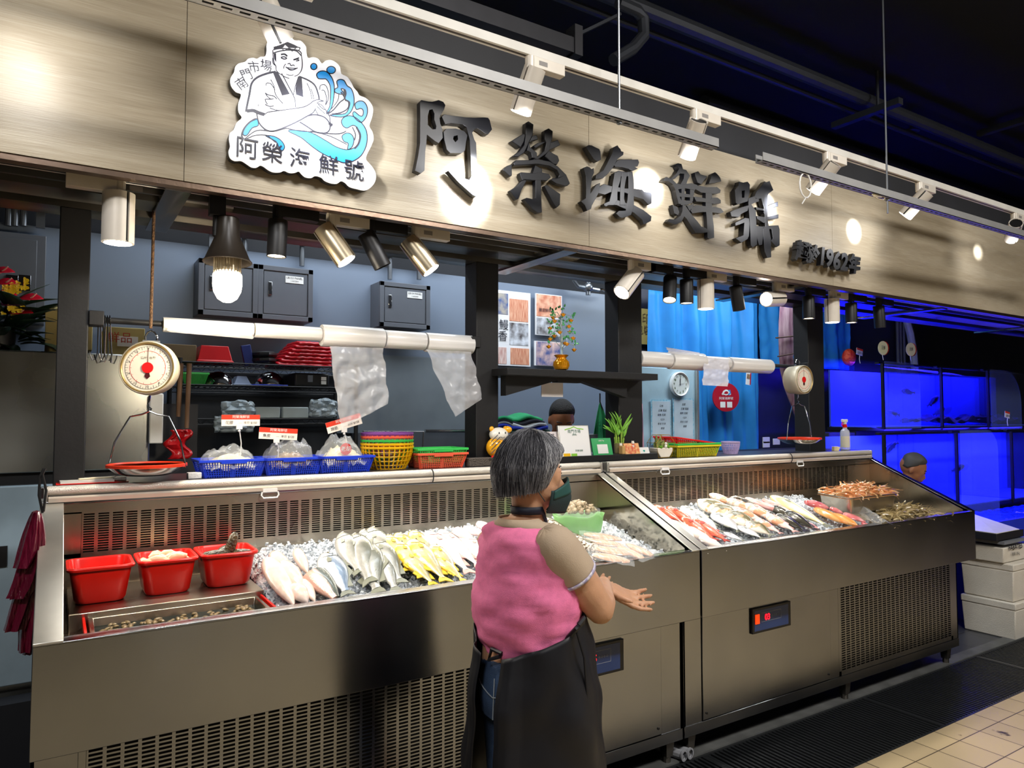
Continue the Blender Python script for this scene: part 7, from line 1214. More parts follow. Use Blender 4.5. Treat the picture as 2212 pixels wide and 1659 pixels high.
# ================= live fish tanks at the right =================
GLS = M('tank_glass', (190, 215, 255), .03, trans=1, alpha=.25, ior=1.1); TBK = M('tank_black_edge', (10, 10, 14), .5)
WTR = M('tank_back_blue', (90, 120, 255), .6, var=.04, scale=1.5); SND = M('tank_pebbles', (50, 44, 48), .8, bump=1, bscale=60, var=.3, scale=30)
def tank(x0, x1, y0, y1, z0, z1, lab, pw, nfish, sand=False):
    t = thing('fish_tank', lab, 'fish tank', ((x0+x1)/2, (y0+y1)/2, z0), 'glowing blue fish tanks')
    b = B(); b.box((x0, y0, z0-.03), (x1, y1, z0)); b.box((x0-.012, y0-.012, z0-.03), (x0+.012, y0+.012, z1)); b.build('black_frame', TBK, t, smooth=0)
    b = B(); b.box((x0, y0, z0), (x1, y0+.008, z1)); b.box((x0, y0, z0), (x0+.008, y1, z1)); b.build('glass', GLS, t, smooth=0)
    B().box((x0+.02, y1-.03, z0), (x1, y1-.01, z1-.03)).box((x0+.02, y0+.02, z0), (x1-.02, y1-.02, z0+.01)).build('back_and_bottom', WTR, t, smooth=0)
    B().box((x0+.03, y0+.05, z1+.0), (x1-.03, y0+.09, z1+.02)).build('light_strip', TBK, t, smooth=0)
    l = lamp('AREA', 'tank_light', ((x0+x1)/2, (y0+y1)/2, z1+.03), ((x0+x1)/2, (y0+y1)/2+.12, z0), pw*.45, (.03, .02, 1), (x1-x0)*.8, sy=(y1-y0)*.5)
    if sand: b = B(); b.grid(lambda i, j: V((x0+.03+(x1-x0-.06)*i, y0+.06+(y1-y0-.15)*j, z0+.02+.10*max(0, noise.noise(V((i*5+x0, j*3, 1)))+.5))), 20, 8); one(b, 'seabed_shellfish', SND, 'dark heap of shellfish on the bottom of the '+lab, 'shellfish', kind='stuff')
    rd = random.Random(int(x0*100+z0*10))
    for k in range(nfish):
        o = dup(drk, (x0+.15+(x1-x0-.45)*rd.random(), y0+.12+.12*k, z0+.12+(z1-z0-.25)*rd.random()), (math.pi/2, rd.uniform(-.5, .5), rd.choice([0, math.pi])), label=('dark fish near the glass of the ', 'dark fish deeper inside the ')[k]+lab, group='live fish in the tanks', scale=.75)
    return t
TY0, TY1 = 3.73, 4.3
for i, (x0, x1, lab, pw, nf, sa) in enumerate(((6.42, 7.44, 'upper left glowing blue tank', 62, 2, False), (7.45, 8.39, 'upper middle glowing blue tank', 48, 2, True), (8.40, 9.4, 'upper right dim blue tank', 14, 0, True))): tank(x0, x1, TY0, TY1, 1.49, 2.08, lab, pw, nf, sa)
for i, (x0, x1, lab, pw, nf) in enumerate(((5.85, 7.02, 'lower left blue tank behind the seated man', 70, 2), (7.03, 8.10, 'lower middle glowing blue tank', 40, 1), (8.11, 9.3, 'lower right glowing blue tank', 60, 0))): tank(x0, x1, 3.40, 3.98, .76, 1.44, lab, pw, nf)
t = thing('tank_stand', 'dark stand carrying the upper and lower fish tanks', 'stand', (7.5, 4, 0)); B().box((6.42, 4.0, 0), (9.4, 4.32, 1.455)).build('rear_frame', TBK, t, smooth=0); B().box((5.86, 3.42, .0), (9.3, 3.96, .725)).build('base', TBK, t, smooth=0); B().box((6.0, 4.0, 0), (6.4, 4.3, 1.44)).build('side_panel', DK, t, smooth=0)
# open pool in front
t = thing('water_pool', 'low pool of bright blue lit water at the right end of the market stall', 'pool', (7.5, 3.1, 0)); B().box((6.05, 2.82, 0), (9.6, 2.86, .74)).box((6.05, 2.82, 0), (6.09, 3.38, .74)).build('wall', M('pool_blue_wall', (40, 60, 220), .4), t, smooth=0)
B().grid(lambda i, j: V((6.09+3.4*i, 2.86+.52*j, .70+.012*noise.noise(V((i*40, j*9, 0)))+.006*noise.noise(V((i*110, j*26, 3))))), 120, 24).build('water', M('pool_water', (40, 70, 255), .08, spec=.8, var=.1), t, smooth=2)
lamp('AREA', 'pool_light', (7.4, 3.2, 1.35), (7.4, 2.95, .6), 9, (.03, .02, 1), 2.6, sy=.2)
lamp('AREA', 'canopy_fill', (7.0, 3.0, 2.12), (7.0, 2.95, 2.5), 5, (.06, .04, 1), 2.4, sy=.4)  # added area light throwing blue up at the canopy underside
# acrylic shields before the tanks
def shield(u0, v0, u1, v1, y, lab, r=.25):
    x0, x1, z0, z1 = rectY(u0, v0, u1, v1, y); pts = [(x0, z0), (x1, z0), (x1, z1-r)]+[(x1-r+r*math.cos(a), z1-r+r*math.sin(a)) for a in [i*.196 for i in range(1, 8)]]+[(x1-r, z1), (x0, z1)]
    b = B(); b.prism(pts, lambda x, z: V((x, y, z)), (0, .008, 0)); return one(b, 'acrylic_shield', M('acrylic', (150, 180, 255), .05, alpha=.12, spec=.9), lab, 'acrylic panel', smooth=0)
shield(1912, 780, 1990, 925, 3.66, 'clear rounded acrylic panel before the upper middle tank', .2); shield(2140, 798, 2208, 930, 3.6, 'clear rounded acrylic panel at the upper right tank', .35); shield(2075, 930, 2160, 1110, 3.3, 'clear rounded acrylic panel before the lower middle tank', .2)
for i, (u, v, y, rnd, lb) in enumerate(((1857, 760, 4.0, 0, 'small white price tag standing on the upper left tank'), (1907, 752, 3.72, 1, 'round yellow and red price tag above the corner of the tanks'), (1967, 755, 3.72, 1, 'round yellow and red price tag before the white pipe'), (2176, 896, 3.4, 0, 'small white price tag above the lower right tank'))):
    p = PY(u, v, y); t = thing('price_tag', lb, 'price tag', p-V((0, 0, .1)))
    if rnd: B().lathe([(.001, 0), (.065, 0), (.065, .004), (.001, .004)], p, (-.4, -1, 0), 20, sx=.8).build('disc', M('tag_cream', (226, 220, 170), .5), t); B().lathe([(.04, 0), (.066, 0), (.066, .005)], p+V((.025, .004, 0)), (-.4, -1, 0), 12, sx=.8).build('red_rim', M('card_red', (222, 62, 40), .4), t); text('活鮮', 'lettering', INK, onY(p.x-.005, p.y-.012, p.z), .04, t, depth=.0005)
    else: B().box(p-V((.05, 0, .032)), p+V((.05, .003, .032)), rot=(0, .15, 0)).build('card', WPL, t, smooth=0); B().box(p+V((-.05, -.001, .014)), p+V((.05, .0, .032)), rot=(0, .15, 0), piv=p).build('red_band', M('card_red', (222, 62, 40), .4), t, smooth=0); text('活魚 $', 'lettering', INK, onY(p.x, p.y-.003, p.z-.012), .028, t, depth=.0005)
    B().tube([p-V((0, 0, .035)), p-V((.008, 0, .07)), p-V((-.004, 0, .11))], .003, 6).build('stem', WPL, t)
p = PY(1834, 772, 4.15); one(B().ball(p, (.075, .06, .085), 16), 'red_net_ball', M('red_net', (190, 30, 30), .5, bump=1, bscale=60, col2=(230, 90, 60), scale=30), 'red translucent ball of netting on top of the upper left tank', 'net ball')
pipe([PY(1958, 640, 4.5), PY(1958, 692, 4.5), PY(1966, 720, 4.5), PY(1973, 760, 4.5), PY(1976, 800, 4.5)], .04, 'white_duct', M('duct_white', (180, 190, 225), .5), 'white flexible duct coming down behind the tanks', 'duct')
for i, u in enumerate((1940, 1946, 1953)): p = PY(u, 700, 4.55); pipe([(p.x, 4.56, 1.9), (p.x, 4.56, 3.2)], .018, 'wall_pipe', M('grey_blue_pipe', (92, 96, 120), .5), ('left', 'middle', 'right')[i]+' one of three dark vertical pipes left of the white duct')
# polystyrene boxes
FOAM = M('polystyrene', (222, 216, 204), .75, bump=.3, bscale=150, var=.04)
def foam(x0, x1, y0, y1, z0, z1, lab, lid=True):
    t = thing('foam_box', lab, 'foam box', ((x0+x1)/2, (y0+y1)/2, z0), 'stacked foam boxes'); b = B(); e = .014; b.rings([[V(p) for p in ((x0+e, y0+e, z0), (x1-e, y0+e, z0), (x1-e, y1-e, z0), (x0+e, y1-e, z0))], [V(p) for p in ((x0+.004, y0+.004, z1-.05), (x1-.004, y0+.004, z1-.05), (x1-.004, y1-.004, z1-.05), (x0+.004, y1-.004, z1-.05))]]); b.build('box', FOAM, t, bevel=.008)
    if lid: B().box((x0, y0, z1-.05), (x1, y1, z1)).build('lid', FOAM, t, bevel=.008)
    return t
foam(5.79, 6.35, 2.43, 2.80, 0, .262, 'bottom white foam box of the stack at the right end of the counter'); foam(5.80, 6.36, 2.44, 2.80, .265, .535, 'middle white foam box of the stack at the right')
t = foam(5.76, 6.16, 2.48, 2.80, .538, .70, 'top printed white foam box of the stack at the right', False); text('FABATES', 'print', INK, frame((5.93, 2.479, .645), (1, 0, 0), (0, 0, 1)), .055, t, off=.001, depth=.0006); text('海鮮 10kg', 'print', INK, frame((5.93, 2.479, .595), (1, 0, 0), (0, 0, 1)), .03, t, depth=.0006); B().box((5.757, 2.477, .675), (6.163, 2.803, .695)).build('printed_edge', M('print_band', (120, 124, 132), .6), t, smooth=0)
t = thing('open_carton', 'open white lid on a black carton lying on the top foam box', 'carton', (5.95, 2.62, .70)); B().box((5.70, 2.50, .702), (6.12, 2.80, .755)).build('tray', M('carton_black', (26, 26, 30), .5), t, bevel=.003); B().hexa([V(p) for p in ((5.7, 2.5, .756), (6.05, 2.5, .757), (6.1, 2.8, .77), (5.7, 2.8, .76), (5.7, 2.5, .76), (6.05, 2.5, .761), (6.02, 2.8, .84), (5.7, 2.8, .764))]).build('paper', WHT, t, smooth=0)
# ================= people =================
SKIN = M('skin', (200, 152, 120), .5, sss=.12, var=.05, scale=20, bump=.06, bscale=200); SKIN2 = M('tan_skin_man', (150, 98, 68), .5, sss=.1)
def azv(a): a = math.radians(a); return V((math.sin(a), math.cos(a), 0))
def head_mesh(b, c, az, pitch=0, s=1):
    """skull, jaw, nose, lips, ears and neck stub; c = centre of the skull"""
    R = Matrix((azv(az), azv(az-90), V((0, 0, 1)))).transposed() @ Euler((0, pitch, 0)).to_matrix(); L = lambda x, y, z: c+R@V((x*s, y*s, z*s)); e = R.to_euler()
    def el(x, y, z, rx, ry, rz, n=16): b.ball(L(x, y, z), (rx*s, ry*s, rz*s), n, rot=e)
    el(-.008, 0, .018, .096, .076, .088, 20); el(.030, 0, -.035, .062, .062, .062); el(.048, 0, -.066, .036, .040, .034); el(.062, 0, .0, .030, .058, .05)
    b.tube([L(.080, 0, .006), L(.090, 0, -.010), L(.102, 0, -.028), L(.096, 0, -.036)], [.007*s, .008*s, .012*s, .010*s], 8); el(.094, 0, -.052, .010, .024, .006, 10); el(.090, 0, -.062, .010, .020, .006, 10)
    for k in (-1, 1): el(-.004, k*.077, -.014, .016, .008, .030, 10); el(.074, k*.030, .018, .012, .022, .006, 8)
    return L, R
def body_build(b, name, mat, t, vox=.006):
    o = b.build(name, mat, t, smooth=0); m = o.modifiers.new('r', 'REMESH'); m.mode = 'VOXEL'; m.voxel_size = vox; m.use_smooth_shade = True; s = o.modifiers.new('s', 'SMOOTH'); s.iterations = 4; s.factor = .5; return o
def hand(b, w, d, n, s=1, curl=.25):
    """palm and five fingers; w wrist, d pointing direction, n palm normal"""
    d = V(d).normalized(); n = V(n); n = (n-d*n.dot(d)).normalized(); sd = d.cross(n); P = lambda x, y, z: w+d*x*s+sd*y*s+n*z*s
    b.rings([[P(x, y*k, z*q) for y, z in ((-1, -.3), (-.9, .5), (0, .7), (.9, .5), (1, -.3), (.8, -.9), (0, -1), (-.8, -.9))] for x, k, q in ((-.01, .024, .017), (.02, .032, .016), (.055, .040, .014), (.088, .041, .011))])
    for i, (y, l) in enumerate(((-.031, .058), (-.011, .072), (.010, .078), (.031, .07))):
        c1 = curl*(.8+.25*(3-i)); b.tube([P(.075, y, 0), P(.09+l*.1, y*1.1, 0), P(.09+l*.5*math.cos(c1), y*1.2, l*.5*math.sin(c1)), P(.09+l*.9*math.cos(c1*1.3), y*1.2, l*.95*math.sin(c1*1.5)), P(.09+l*math.cos(c1*1.4), y*1.2, l*1.1*math.sin(c1*1.6))], [.009*s, .0095*s, .0088*s, .0078*s, .005*s], 8)
    b.tube([P(.012, .022, .004), P(.035, .045, .014), P(.058, .058, .024), P(.076, .062, .03)], [.014*s, .012*s, .010*s, .006*s], 8)
def ring(c, lat, fwd, a, b_, n=32, jit=None, sq=1): return [c+lat*a*math.copysign(abs(math.sin(2*math.pi*j/n))**sq, math.sin(2*math.pi*j/n))+fwd*b_*math.cos(2*math.pi*j/n)+(jit(j/n) if jit else V((0, 0, 0))) for j in range(n)]
# ---- the woman ----
w0 = PD(1140, 1250, 2.1); BX, BY = w0.x, w0.y; FA = 80; fw = azv(FA); rt = azv(FA+90)
wom = thing('person', 'grey-haired woman in pink vest, black apron and dark green mask, seen from behind', 'person', (BX, BY, 0))
def C(u, v, d=2.1): p = PD(u, v, d); return p
TR_ = [(1122, 1120, .060, .055), (1130, 1138, .125, .08), (1136, 1158, .162, .095), (1139, 1190, .168, .108), (1139, 1240, .165, .112), (1137, 1290, .16, .112), (1137, 1340, .158, .112), (1140, 1390, .165, .12), (1146, 1440, .175, .135), (1150, 1480, .175, .135)]
b = B(); b.rings([ring(C(u, v), rt, fw, a*.94, d*.94) for u, v, a, d in TR_])
hc = PD(1146, 1022, 2.1)+azv(122)*.0; HAZ = 106
L_, R_ = head_mesh(b, hc, HAZ, .10, .98)
b.tube([C(1128, 1150), C(1138, 1110)+fw*.01, hc-V((0, 0, .05))+azv(HAZ)*-.01], [.062, .052, .05], 12)
Sh = PD(1206, 1186, 1.99); El = PD(1296, 1316, 2.05); Wr = PD(1303, 1262, 2.25); b.tube([PD(1180, 1180, 2.03), Sh, Sh.lerp(El, .35), Sh.lerp(El, .7), El], [.05, .056, .054, .050, .043], 14)
b.ball(El, .042, 12); b.tube([El, El.lerp(Wr, .25), El.lerp(Wr, .6), Wr, Wr+(Wr-El)*.08], [.041, .044, .035, .025, .022], 12)
hd_ = (PD(1373, 1300, 2.27)-Wr); hand(b, Wr+hd_.normalized()*.008, hd_, V((-.25, -.35, 1)), 1.0, .28)
Sl = C(1085, 1180)-rt*.0-V((0, 0, 0)); Sl = C(1139, 1178)-rt*.155; Ell = Sl+fw*.10+V((0, 0, -.24))-rt*.02; Wl = Ell+fw*.20+V((0, 0, .03))+rt*.05
b.tube([C(1139, 1176)-rt*.11, Sl, Sl.lerp(Ell, .5), Ell, Ell.lerp(Wl, .5), Wl], [.05, .05, .048, .042, .038, .026], 12); hand(b, Wl, fw*1+rt*.4, V((0, 0, 1)), 1, .35)
hip = C(1150, 1480)
for s in (-1, 1):
    h0 = V((hip.x, hip.y, .80))+rt*.085*s; kn = h0+fw*.02+V((0, 0, -.40)); an = V((kn.x, kn.y, .09))-fw*.03; b.tube([h0+V((0, 0, .08)), h0, kn, kn+(an-kn)*.3, an, V((an.x, an.y, .04))], [.09, .088, .056, .055, .036, .04], 12)
    b.rings([ring(an+fw*x+V((0, 0, -.05+z)), rt, V((0, 0, 1)), w_, h_, 12) for x, z, w_, h_ in ((-.05, .0, .02, .02), (-.03, .005, .032, .036), (.04, .0, .036, .032), (.12, -.012, .042, .022), (.17, -.018, .03, .014))])
body_build(b, 'body', SKIN, wom, .0055)
rw = random.Random(1)
def cloth_rings(rows, am, sd, off=.0, n=56, fr=(3, 2)):
    out = []
    for u, v, a, d in rows:
        c = C(u, v); out.append([c+rt*(a+off)*math.sin(2*math.pi*j/n)+fw*(d+off)*math.cos(2*math.pi*j/n)+(rt*math.sin(2*math.pi*j/n)+fw*math.cos(2*math.pi*j/n))*am*(noise.noise(V((math.sin(6.283*j/n)*fr[0], math.cos(6.283*j/n)*fr[0], v*.02*fr[1]+sd)))+.5*noise.noise(V((math.sin(6.283*j/n)*2, math.cos(6.283*j/n)*2, v*.075+sd)))) for j in range(n)])
    return out
def dens(rows, k=4): r = smooth_line([(x[0], x[1]) for x in rows], k), smooth_line([(x[2], x[3]) for x in rows], k); return [(p[0], p[1], q[0], q[1]) for p, q in zip(*r)]
VR = [(1124, 1128, .068, .058), (1130, 1140, .125, .085), (1136, 1160, .156, .100), (1139, 1195, .160, .115), (1139, 1240, .166, .122), (1136, 1290, .176, .132), (1136, 1330, .172, .130), (1140, 1370, .160, .125), (1146, 1395, .150, .118), (1150, 1408, .14, .11)]
B().rings(cloth_rings(dens(VR), .012, 3, .006), cap=False).build('pink_vest', M('pink_knit', (232, 120, 166), .8, var=.05, scale=60, bump=.15, bscale=400), wom, smooth=2, solid=.004)
BEI = M('beige_shirt', (178, 158, 136), .8, var=.04, bump=.1, bscale=300)
b = B(); b.rings([ring(C(u, v), rt, fw, a, d) for u, v, a, d in ((1122, 1117, .066, .058), (1124, 1124, .072, .062), (1128, 1132, .10, .075))], cap=False); sa = (El-Sh).normalized(); nrm_ = sa.cross(fw).normalized(); n2_ = sa.cross(nrm_)
sl = []
for k, r in ((-.32, .002), (-.27, .034), (-.15, .052), (.0, .060), (.2, .0605), (.36, .060), (.41, .060)):
    c = Sh+(El-Sh)*k; sl.append([c+(nrm_*math.cos(j*.2618)+n2_*math.sin(j*.2618))*(r+.004*noise.noise(V((k*7, j*.8, 2)))) for j in range(24)])
b.rings(sl, cap=False).build('beige_shirt', BEI, wom, smooth=2, solid=.003)
c1, c2_ = Sh+(El-Sh)*.385, Sh+(El-Sh)*.425; B().rings([[c+(nrm_*math.cos(j*.2618)+n2_*math.sin(j*.2618))*.0625 for j in range(24)] for c in (c1, c2_)], cap=False).build('sleeve_trim', M('lace_trim', (226, 222, 228), .7, col2=(160, 150, 190), scale=90), wom, smooth=2, solid=.003)
# jeans
JE = M('blue_jeans', (40, 58, 88), .8, col2=(58, 82, 118), scale=9, bump=.3, bscale=300); b = B(); b.rings([ring(C(u, v), rt, fw, a, d) for u, v, a, d in ((1146, 1398, .142, .115), (1148, 1440, .165, .14), (1150, 1490, .172, .148), (1150, 1530, .165, .14))], cap=False)
for s in (-1, 1): h0 = V((hip.x, hip.y, .83))+rt*.082*s; b.tube([h0+V((0, 0, .05)), h0, h0+V((0, 0, -.2)), h0+V((0, 0, -.42)), h0+V((0, 0, -.60)), h0+V((0, 0, -.75))-fw*.02], [.098, .10, .085, .072, .066, .06], 18)
b.build('jeans', JE, wom, smooth=1.5)
b = B(); ps = ring(C(1148, 1440), rt, fw, .169, .144, 48); qs = ring(C(1149, 1478), rt, fw, .176, .152, 48); b.tube([ps[j]+(qs[j]-ps[j])*(abs(j-24)*-.12+1) for j in range(20, 29)], .0016, 5); b.tube([ps[24], qs[24]+V((0, 0, -.06))], .0016, 5); b.tube([ps[20]-V((0, 0, .05)), ps[21]-V((0, 0, .13)), ps[23]-V((0, 0, .14))], .0012, 5); b.build('seams', M('seam_thread', (150, 160, 170), .8), wom)
# apron: wraps the front and both sides, open at the back
AP = M('black_apron', (17, 18, 25), .5, var=.1, bump=.25, bscale=12)
def apron(i, j):
    th = (i*2-1)*math.radians(168); side = abs(th)/math.radians(168); top = 1300+92*max(0, side-.30)/.7 if side > .30 else 1215+85*side/.30; v = top+(1790-top)*j; u = 1142+min(1, max(0, (v-1300)/200))*12
    k = min(1, max(0, (v-1290)/200)); a = .178+.020*k+.03*j; d = .132+.035*k+.03*j; c = C(u, 1400); c = V((c.x+(C(u, v)-c).x*.3, c.y+(C(u, v)-c).y*.3, C(1146, min(v, 1790)).z)); fold = .008*math.sin(th*5+v*.012)*k+.012*noise.noise(V((th*2.5, v*.012, 4)))+.02*(side > .9)*k
    return c+rt*(a+fold)*math.sin(th)+fw*(d+fold)*math.cos(th)
B().grid(apron, 80, 44).build('apron', AP, wom, smooth=2, solid=.003)
b = B(); nk = [C(1125, 1112)+rt*.070*math.sin(a)+fw*.058*math.cos(a)+V((0, 0, .0-.035*math.cos(a)+.012)) for a in [i*.35-1.4+3.14 for i in range(9)]]; nk = [C(1139, 1178)-rt*.06+fw*.105]+nk[::-1]+[C(1139, 1178)+rt*.06+fw*.105] if False else nk
rr2 = [ring(C(1144, 1134)+V((0, 0, .012)), rt, fw, .053, .057, 40)[j]+V((0, 0, .035-.10*max(0, math.cos(6.283*j/40)))) for j in range(40)]; b.rings([[p+V((0, 0, .011)) for p in rr2], [p-V((0, 0, .011)) for p in rr2]], cap=False).build('neck_strap', M('strap_navy', (22, 26, 44), .6), wom, smooth=2, solid=.003)
kk = PD(1258, 1345, 1.95)
for pp_, r_ in (([PD(1225, 1380, 1.96), PD(1245, 1358, 1.94), kk, PD(1262, 1335, 1.95), PD(1250, 1350, 1.94)], .007), ([PD(1245, 1362, 1.945), PD(1262, 1420, 1.945), PD(1268, 1500, 1.95), PD(1273, 1659, 1.955)], .0035), ([PD(1085, 1412, 1.99), PD(1062, 1402, 2.02), PD(1056, 1425, 2.02), PD(1080, 1418, 1.99)], .006)): B().tube(pp_, r_, 6).build('apron_tie', AP, wom)
# hair: shaped cap plus many strands
HR = M('grey_hair', (96, 96, 102), .45, col2=(176, 176, 182), scale=16, stretch=(3, 3, .35), bump=.5, bscale=60, var=.1, detail=6)
def scalp(th, ph, k=1.0):   # th azimuth from the face, ph 0 top .. 1 lower edge
    a = abs(th); low = .035 if a < .45 else (.035-.065*(a-.45)/.55 if a < 1 else (-.03-.06*(a-1) if a < 1.5 else -.06-.022*min(1, (a-1.5)/1.2)))
    z = .112*math.cos(ph*1.75) if ph < .9 else .0; z = .116*math.cos(min(ph, 1)*1.6)+(low-.0)*ph**2; w = math.sin(min(1, ph*1.12)*1.55)*(1-.20*max(0, ph-.75)/.25)
    x = (-.010+.112*w*math.cos(th)*(1.0 if a > 1.2 else .93)); y = .100*w*math.sin(th); return L_(x*k, y*k, z*(k if z > 0 else 1)+.012)
b = B(); b.grid(lambda i, j: scalp((i*2-1)*math.pi, .02+.98*j), 72, 26); hcap = b.build('hair', HR, wom, smooth=2)
rd = random.Random(12); b = B(); cols = []
for i in range(3200):
    th = rd.uniform(-1, 1)*math.pi; p0 = rd.uniform(.02, .8); p1 = min(1.02, p0+rd.uniform(.2, .5)); t2 = th+rd.uniform(-.12, .12); k = 1.0+rd.uniform(.004, .05); pts = [scalp(th, p0, k), scalp((th+t2)/2, (p0+p1)/2, k+.012), scalp(t2, p1, k+rd.uniform(-.02, .02))]
    b.cur = rd.choice([0, 0, 0, 1, 1]) if abs(th) > 1.3 else rd.choice([0, 1, 2, 1, 2]); b.tube(pts, [.0003, .00055, .0002], 3, cap=False)
for i in range(260):   # ragged tips at the nape and over the ear
    th = rd.choice([-1, 1])*rd.uniform(.75, math.pi); a = scalp(th, .88, 1.01); c = scalp(th+rd.uniform(-.1, .1), 1.0, .99)-V((0, 0, rd.uniform(.0, .012))); b.cur = rd.choice([0, 1]); b.tube([a, a.lerp(c, .6), c], [.0018, .0014, .0002], 3, cap=False)
b.build('strands', [M('hair_dark', (52, 52, 58), .4), M('hair_grey', (120, 120, 126), .4), M('hair_white', (190, 190, 194), .4)], hcap, smooth=1)
# mask, eye, ear loop
MK = M('mask_green', (30, 52, 54), .75, bump=.1, bscale=300)
def maskf(i, j): th = (i*2-1)*1.25; z = -.110+(.108-.040*min(1, abs(th)/1.1))*j; r = .070+.044*math.cos(th)**3*(1-abs(j-.45)*.8); return L_(r*math.cos(th)+.022, .078*math.sin(th)*(1-.35*(1-j)**2), z)
mk_ = B().grid(maskf, 24, 12).build('face_mask', MK, wom, smooth=.9, solid=.002); B().grid(lambda i, j: maskf(i*.9+.05, .62+.38*j)+azv(HAZ)*.0015+(maskf(i*.9+.05, .8)-hc).normalized()*.0015, 22, 5).build('upper_fold', M('mask_teal', (32, 78, 74), .7), mk_, smooth=.9, solid=.0015)
for s in (-1, 1): B().tube([L_(.036, s*.070, -.02), L_(.015, s*.080, -.025), L_(-.012, s*.084, -.012)], .0014, 5).tube([L_(.030, s*.066, -.075), L_(.01, s*.078, -.055), L_(-.012, s*.084, -.03)], .0014, 5).build('ear_loop', MK, mk_); B().ball(L_(.077, s*.031, .008), (.010, .010, .006), 10).build('eye', M('eye_dark', (40, 30, 26), .2), wom); B().tube([L_(.072, s*.046, .026), L_(.082, s*.030, .030), L_(.088, s*.016, .028)], .002, 6).build('eyebrow', M('hair_dark', (40, 40, 46), .4), wom)
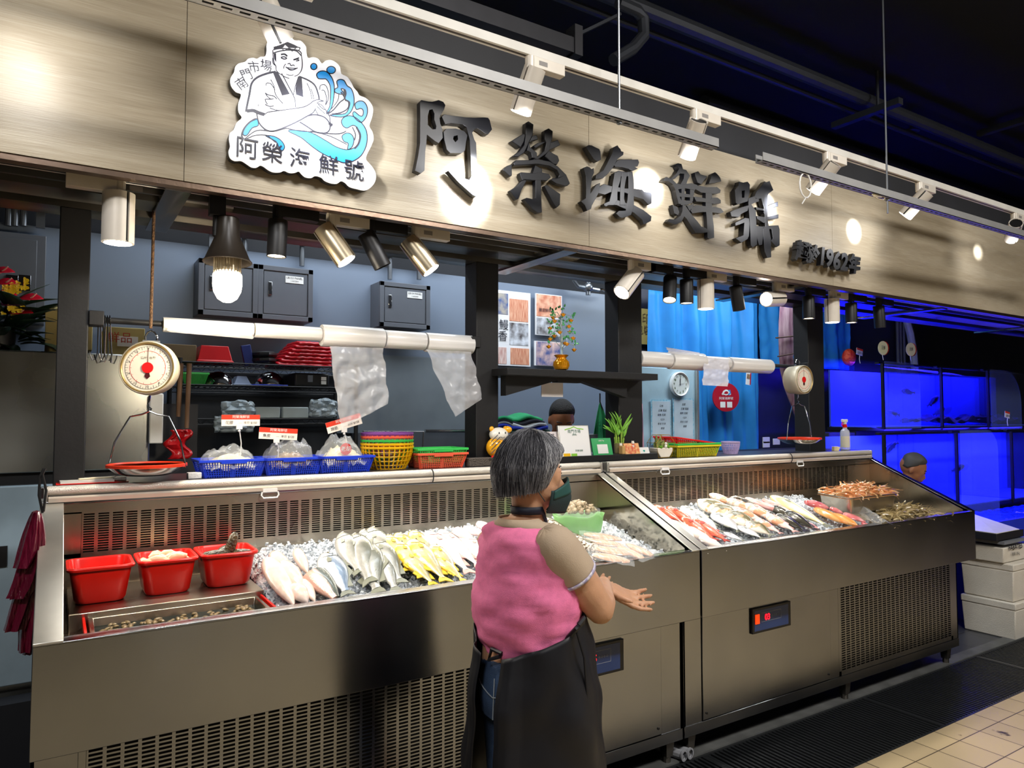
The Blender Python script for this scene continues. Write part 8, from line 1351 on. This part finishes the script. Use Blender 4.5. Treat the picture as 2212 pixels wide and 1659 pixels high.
# ---- the two men behind ----
def man(label, hcen, az, pitch, hz, seated, shirt, hairc, hairlen=.0):
    c = V(hcen); t = thing('person', label, 'person', (c.x, c.y, 0)); fw = azv(az); rt = azv(az+90); b = B(); Lm, Rm = head_mesh(b, c, az, pitch, 1.02); sp = c-fw*.09-V((0, 0, .24)); hp = V((sp.x, sp.y, hz))-fw*.04
    b.tube([c-V((0, 0, .06))-fw*.02, sp+V((0, 0, .06))], [.055, .065], 12); tors = [(sp+V((0, 0, .05)), .07, .06), (sp, .17, .09), (sp.lerp(hp, .3), .19, .115), (sp.lerp(hp, .7), .17, .11), (hp, .17, .12)]; b.rings([ring(p, rt, fw, a*.95, d*.95, 20) for p, a, d in tors])
    arms = B()
    for s in (-1, 1):
        sh_ = sp+rt*.19*s-V((0, 0, .02)); el_ = sh_+fw*.10-V((0, 0, .26))+rt*.03*s; wr_ = el_+fw*.22+V((0, 0, .02))-rt*.08*s; b.tube([sh_, el_, wr_], [.05, .042, .028], 10); hand(b, wr_, fw, V((0, 0, -1)), 1, .4); arms.tube([sp+rt*.15*s, sh_, sh_.lerp(el_, .55)], [.06, .064, .058], 12)
        h0 = hp+rt*.09*s
        if seated: kn = h0+fw*.26+V((0, 0, .26)); an = V((h0.x, h0.y, .09))+fw*.12
        else: kn = V((h0.x, h0.y, hz*.54))+fw*.02; an = V((h0.x, h0.y, .08))
        b.tube([h0, kn, an, V((an.x, an.y, .03))], [.085, .06, .042, .04], 10); b.ball(an+fw*.06-V((0, 0, .04)), (.12*abs(fw.x)+.04, .12*abs(fw.y)+.04, .035), 10)
    body_build(b, 'body', SKIN2, t, .009); arms.rings([ring(p, rt, fw, a+.008, d+.01, 24) for p, a, d in tors], cap=False).build('shirt', shirt, t, smooth=2)
    lg = B(); 
    for s in (-1, 1):
        h0 = hp+rt*.09*s; kn = (h0+fw*.26+V((0, 0, .26))) if seated else V((h0.x, h0.y, hz*.54))+fw*.02; an = (V((h0.x, h0.y, .1))+fw*.12) if seated else V((kn.x, kn.y, .1))-fw*.02; lg.tube([hp+rt*.05*s, h0, kn, an], [.10, .10, .075, .065], 12)
    lg.build('trousers', M('trousers_dark', (30, 32, 40), .8), t, smooth=1.5)
    b = B(); b.grid(lambda i, j: Lm(-.012+.100*math.sin(min(1, (.001+.999*j)*1.12)*1.5)*(1-.62*max(0, j-.6))*math.cos((i*2-1)*math.pi)*(1 if abs(i*2-1) > .35 else .86), .083*math.sin(min(1, (.001+.999*j)*1.12)*1.5)*(1-.22*max(0, j-.6))*math.sin((i*2-1)*math.pi), .112*math.cos((.001+.999*j)*1.48)+(-.035+.065*max(0, min(1, (.62-abs(i*2-1))/.3)))*j**2+.012), 48, 16); b.build('hair', hairc, t, smooth=2, solid=.004)
    for s in (-1, 1): B().ball(Lm(.082, s*.031, .006), (.009, .011, .004), 8).build('eye', M('eye_dark', (40, 30, 26), .2), t); B().tube([Lm(.074, s*.046, .024), Lm(.086, s*.030, .028), Lm(.091, s*.014, .025)], .003, 6).build('eyebrow', M('hair_dark', (40, 40, 46), .4), t)
    B().tube([Lm(.094, -.022, -.056), Lm(.105, 0, -.058), Lm(.094, .022, -.056)], .002, 5).build('mouth', M('lip', (120, 60, 50), .5), t); return t
man('man with short black hair bowing his head behind the payment signs', PD(1213, 905, 4.55), 205, .55, .9, False, M('shirt_grey', (96, 100, 112), .8), M('hair_black', (16, 16, 18), .75, bump=.6, bscale=150))
def check_shirt():
    m = M('check_shirt', (200, 204, 212), .8); N = m.node_tree.nodes; L = m.node_tree.links; k = N.new('ShaderNodeTexChecker'); k.inputs['Scale'].default_value = 60; k.inputs[1].default_value = srgb(210, 214, 222); k.inputs[2].default_value = srgb(92, 100, 122); tc = N.new('ShaderNodeTexCoord'); L.new(tc.outputs['Object'], k.inputs[0]); L.new(k.outputs[0], N['Principled BSDF'].inputs['Base Color']); return m
man('man with a grey crew cut and checked shirt sitting before the blue tanks', PD(1972, 1012, 5.65), 150, .5, .44, True, check_shirt(), M('hair_crew_grey', (62, 60, 60), .6))
p = PD(1972, 1012, 5.55); t = thing('stool', 'low dark stool under the man in the checked shirt', 'stool', (p.x-.05, p.y+.08, 0)); B().cyl((p.x-.07, p.y+.12, .34), (p.x-.07, p.y+.12, .37), .16, n=20).build('seat', DK, t)
for a in range(4): B().cyl((p.x-.07+.12*math.cos(a*1.57+.8), p.y+.12+.12*math.sin(a*1.57+.8), 0), (p.x-.07+.10*math.cos(a*1.57+.8), p.y+.12+.10*math.sin(a*1.57+.8), .34), .012).build('leg', DK, t)
for o in list(S.objects):
    for k_ in ('w0', 'L'):
        if k_ in o: del o[k_]
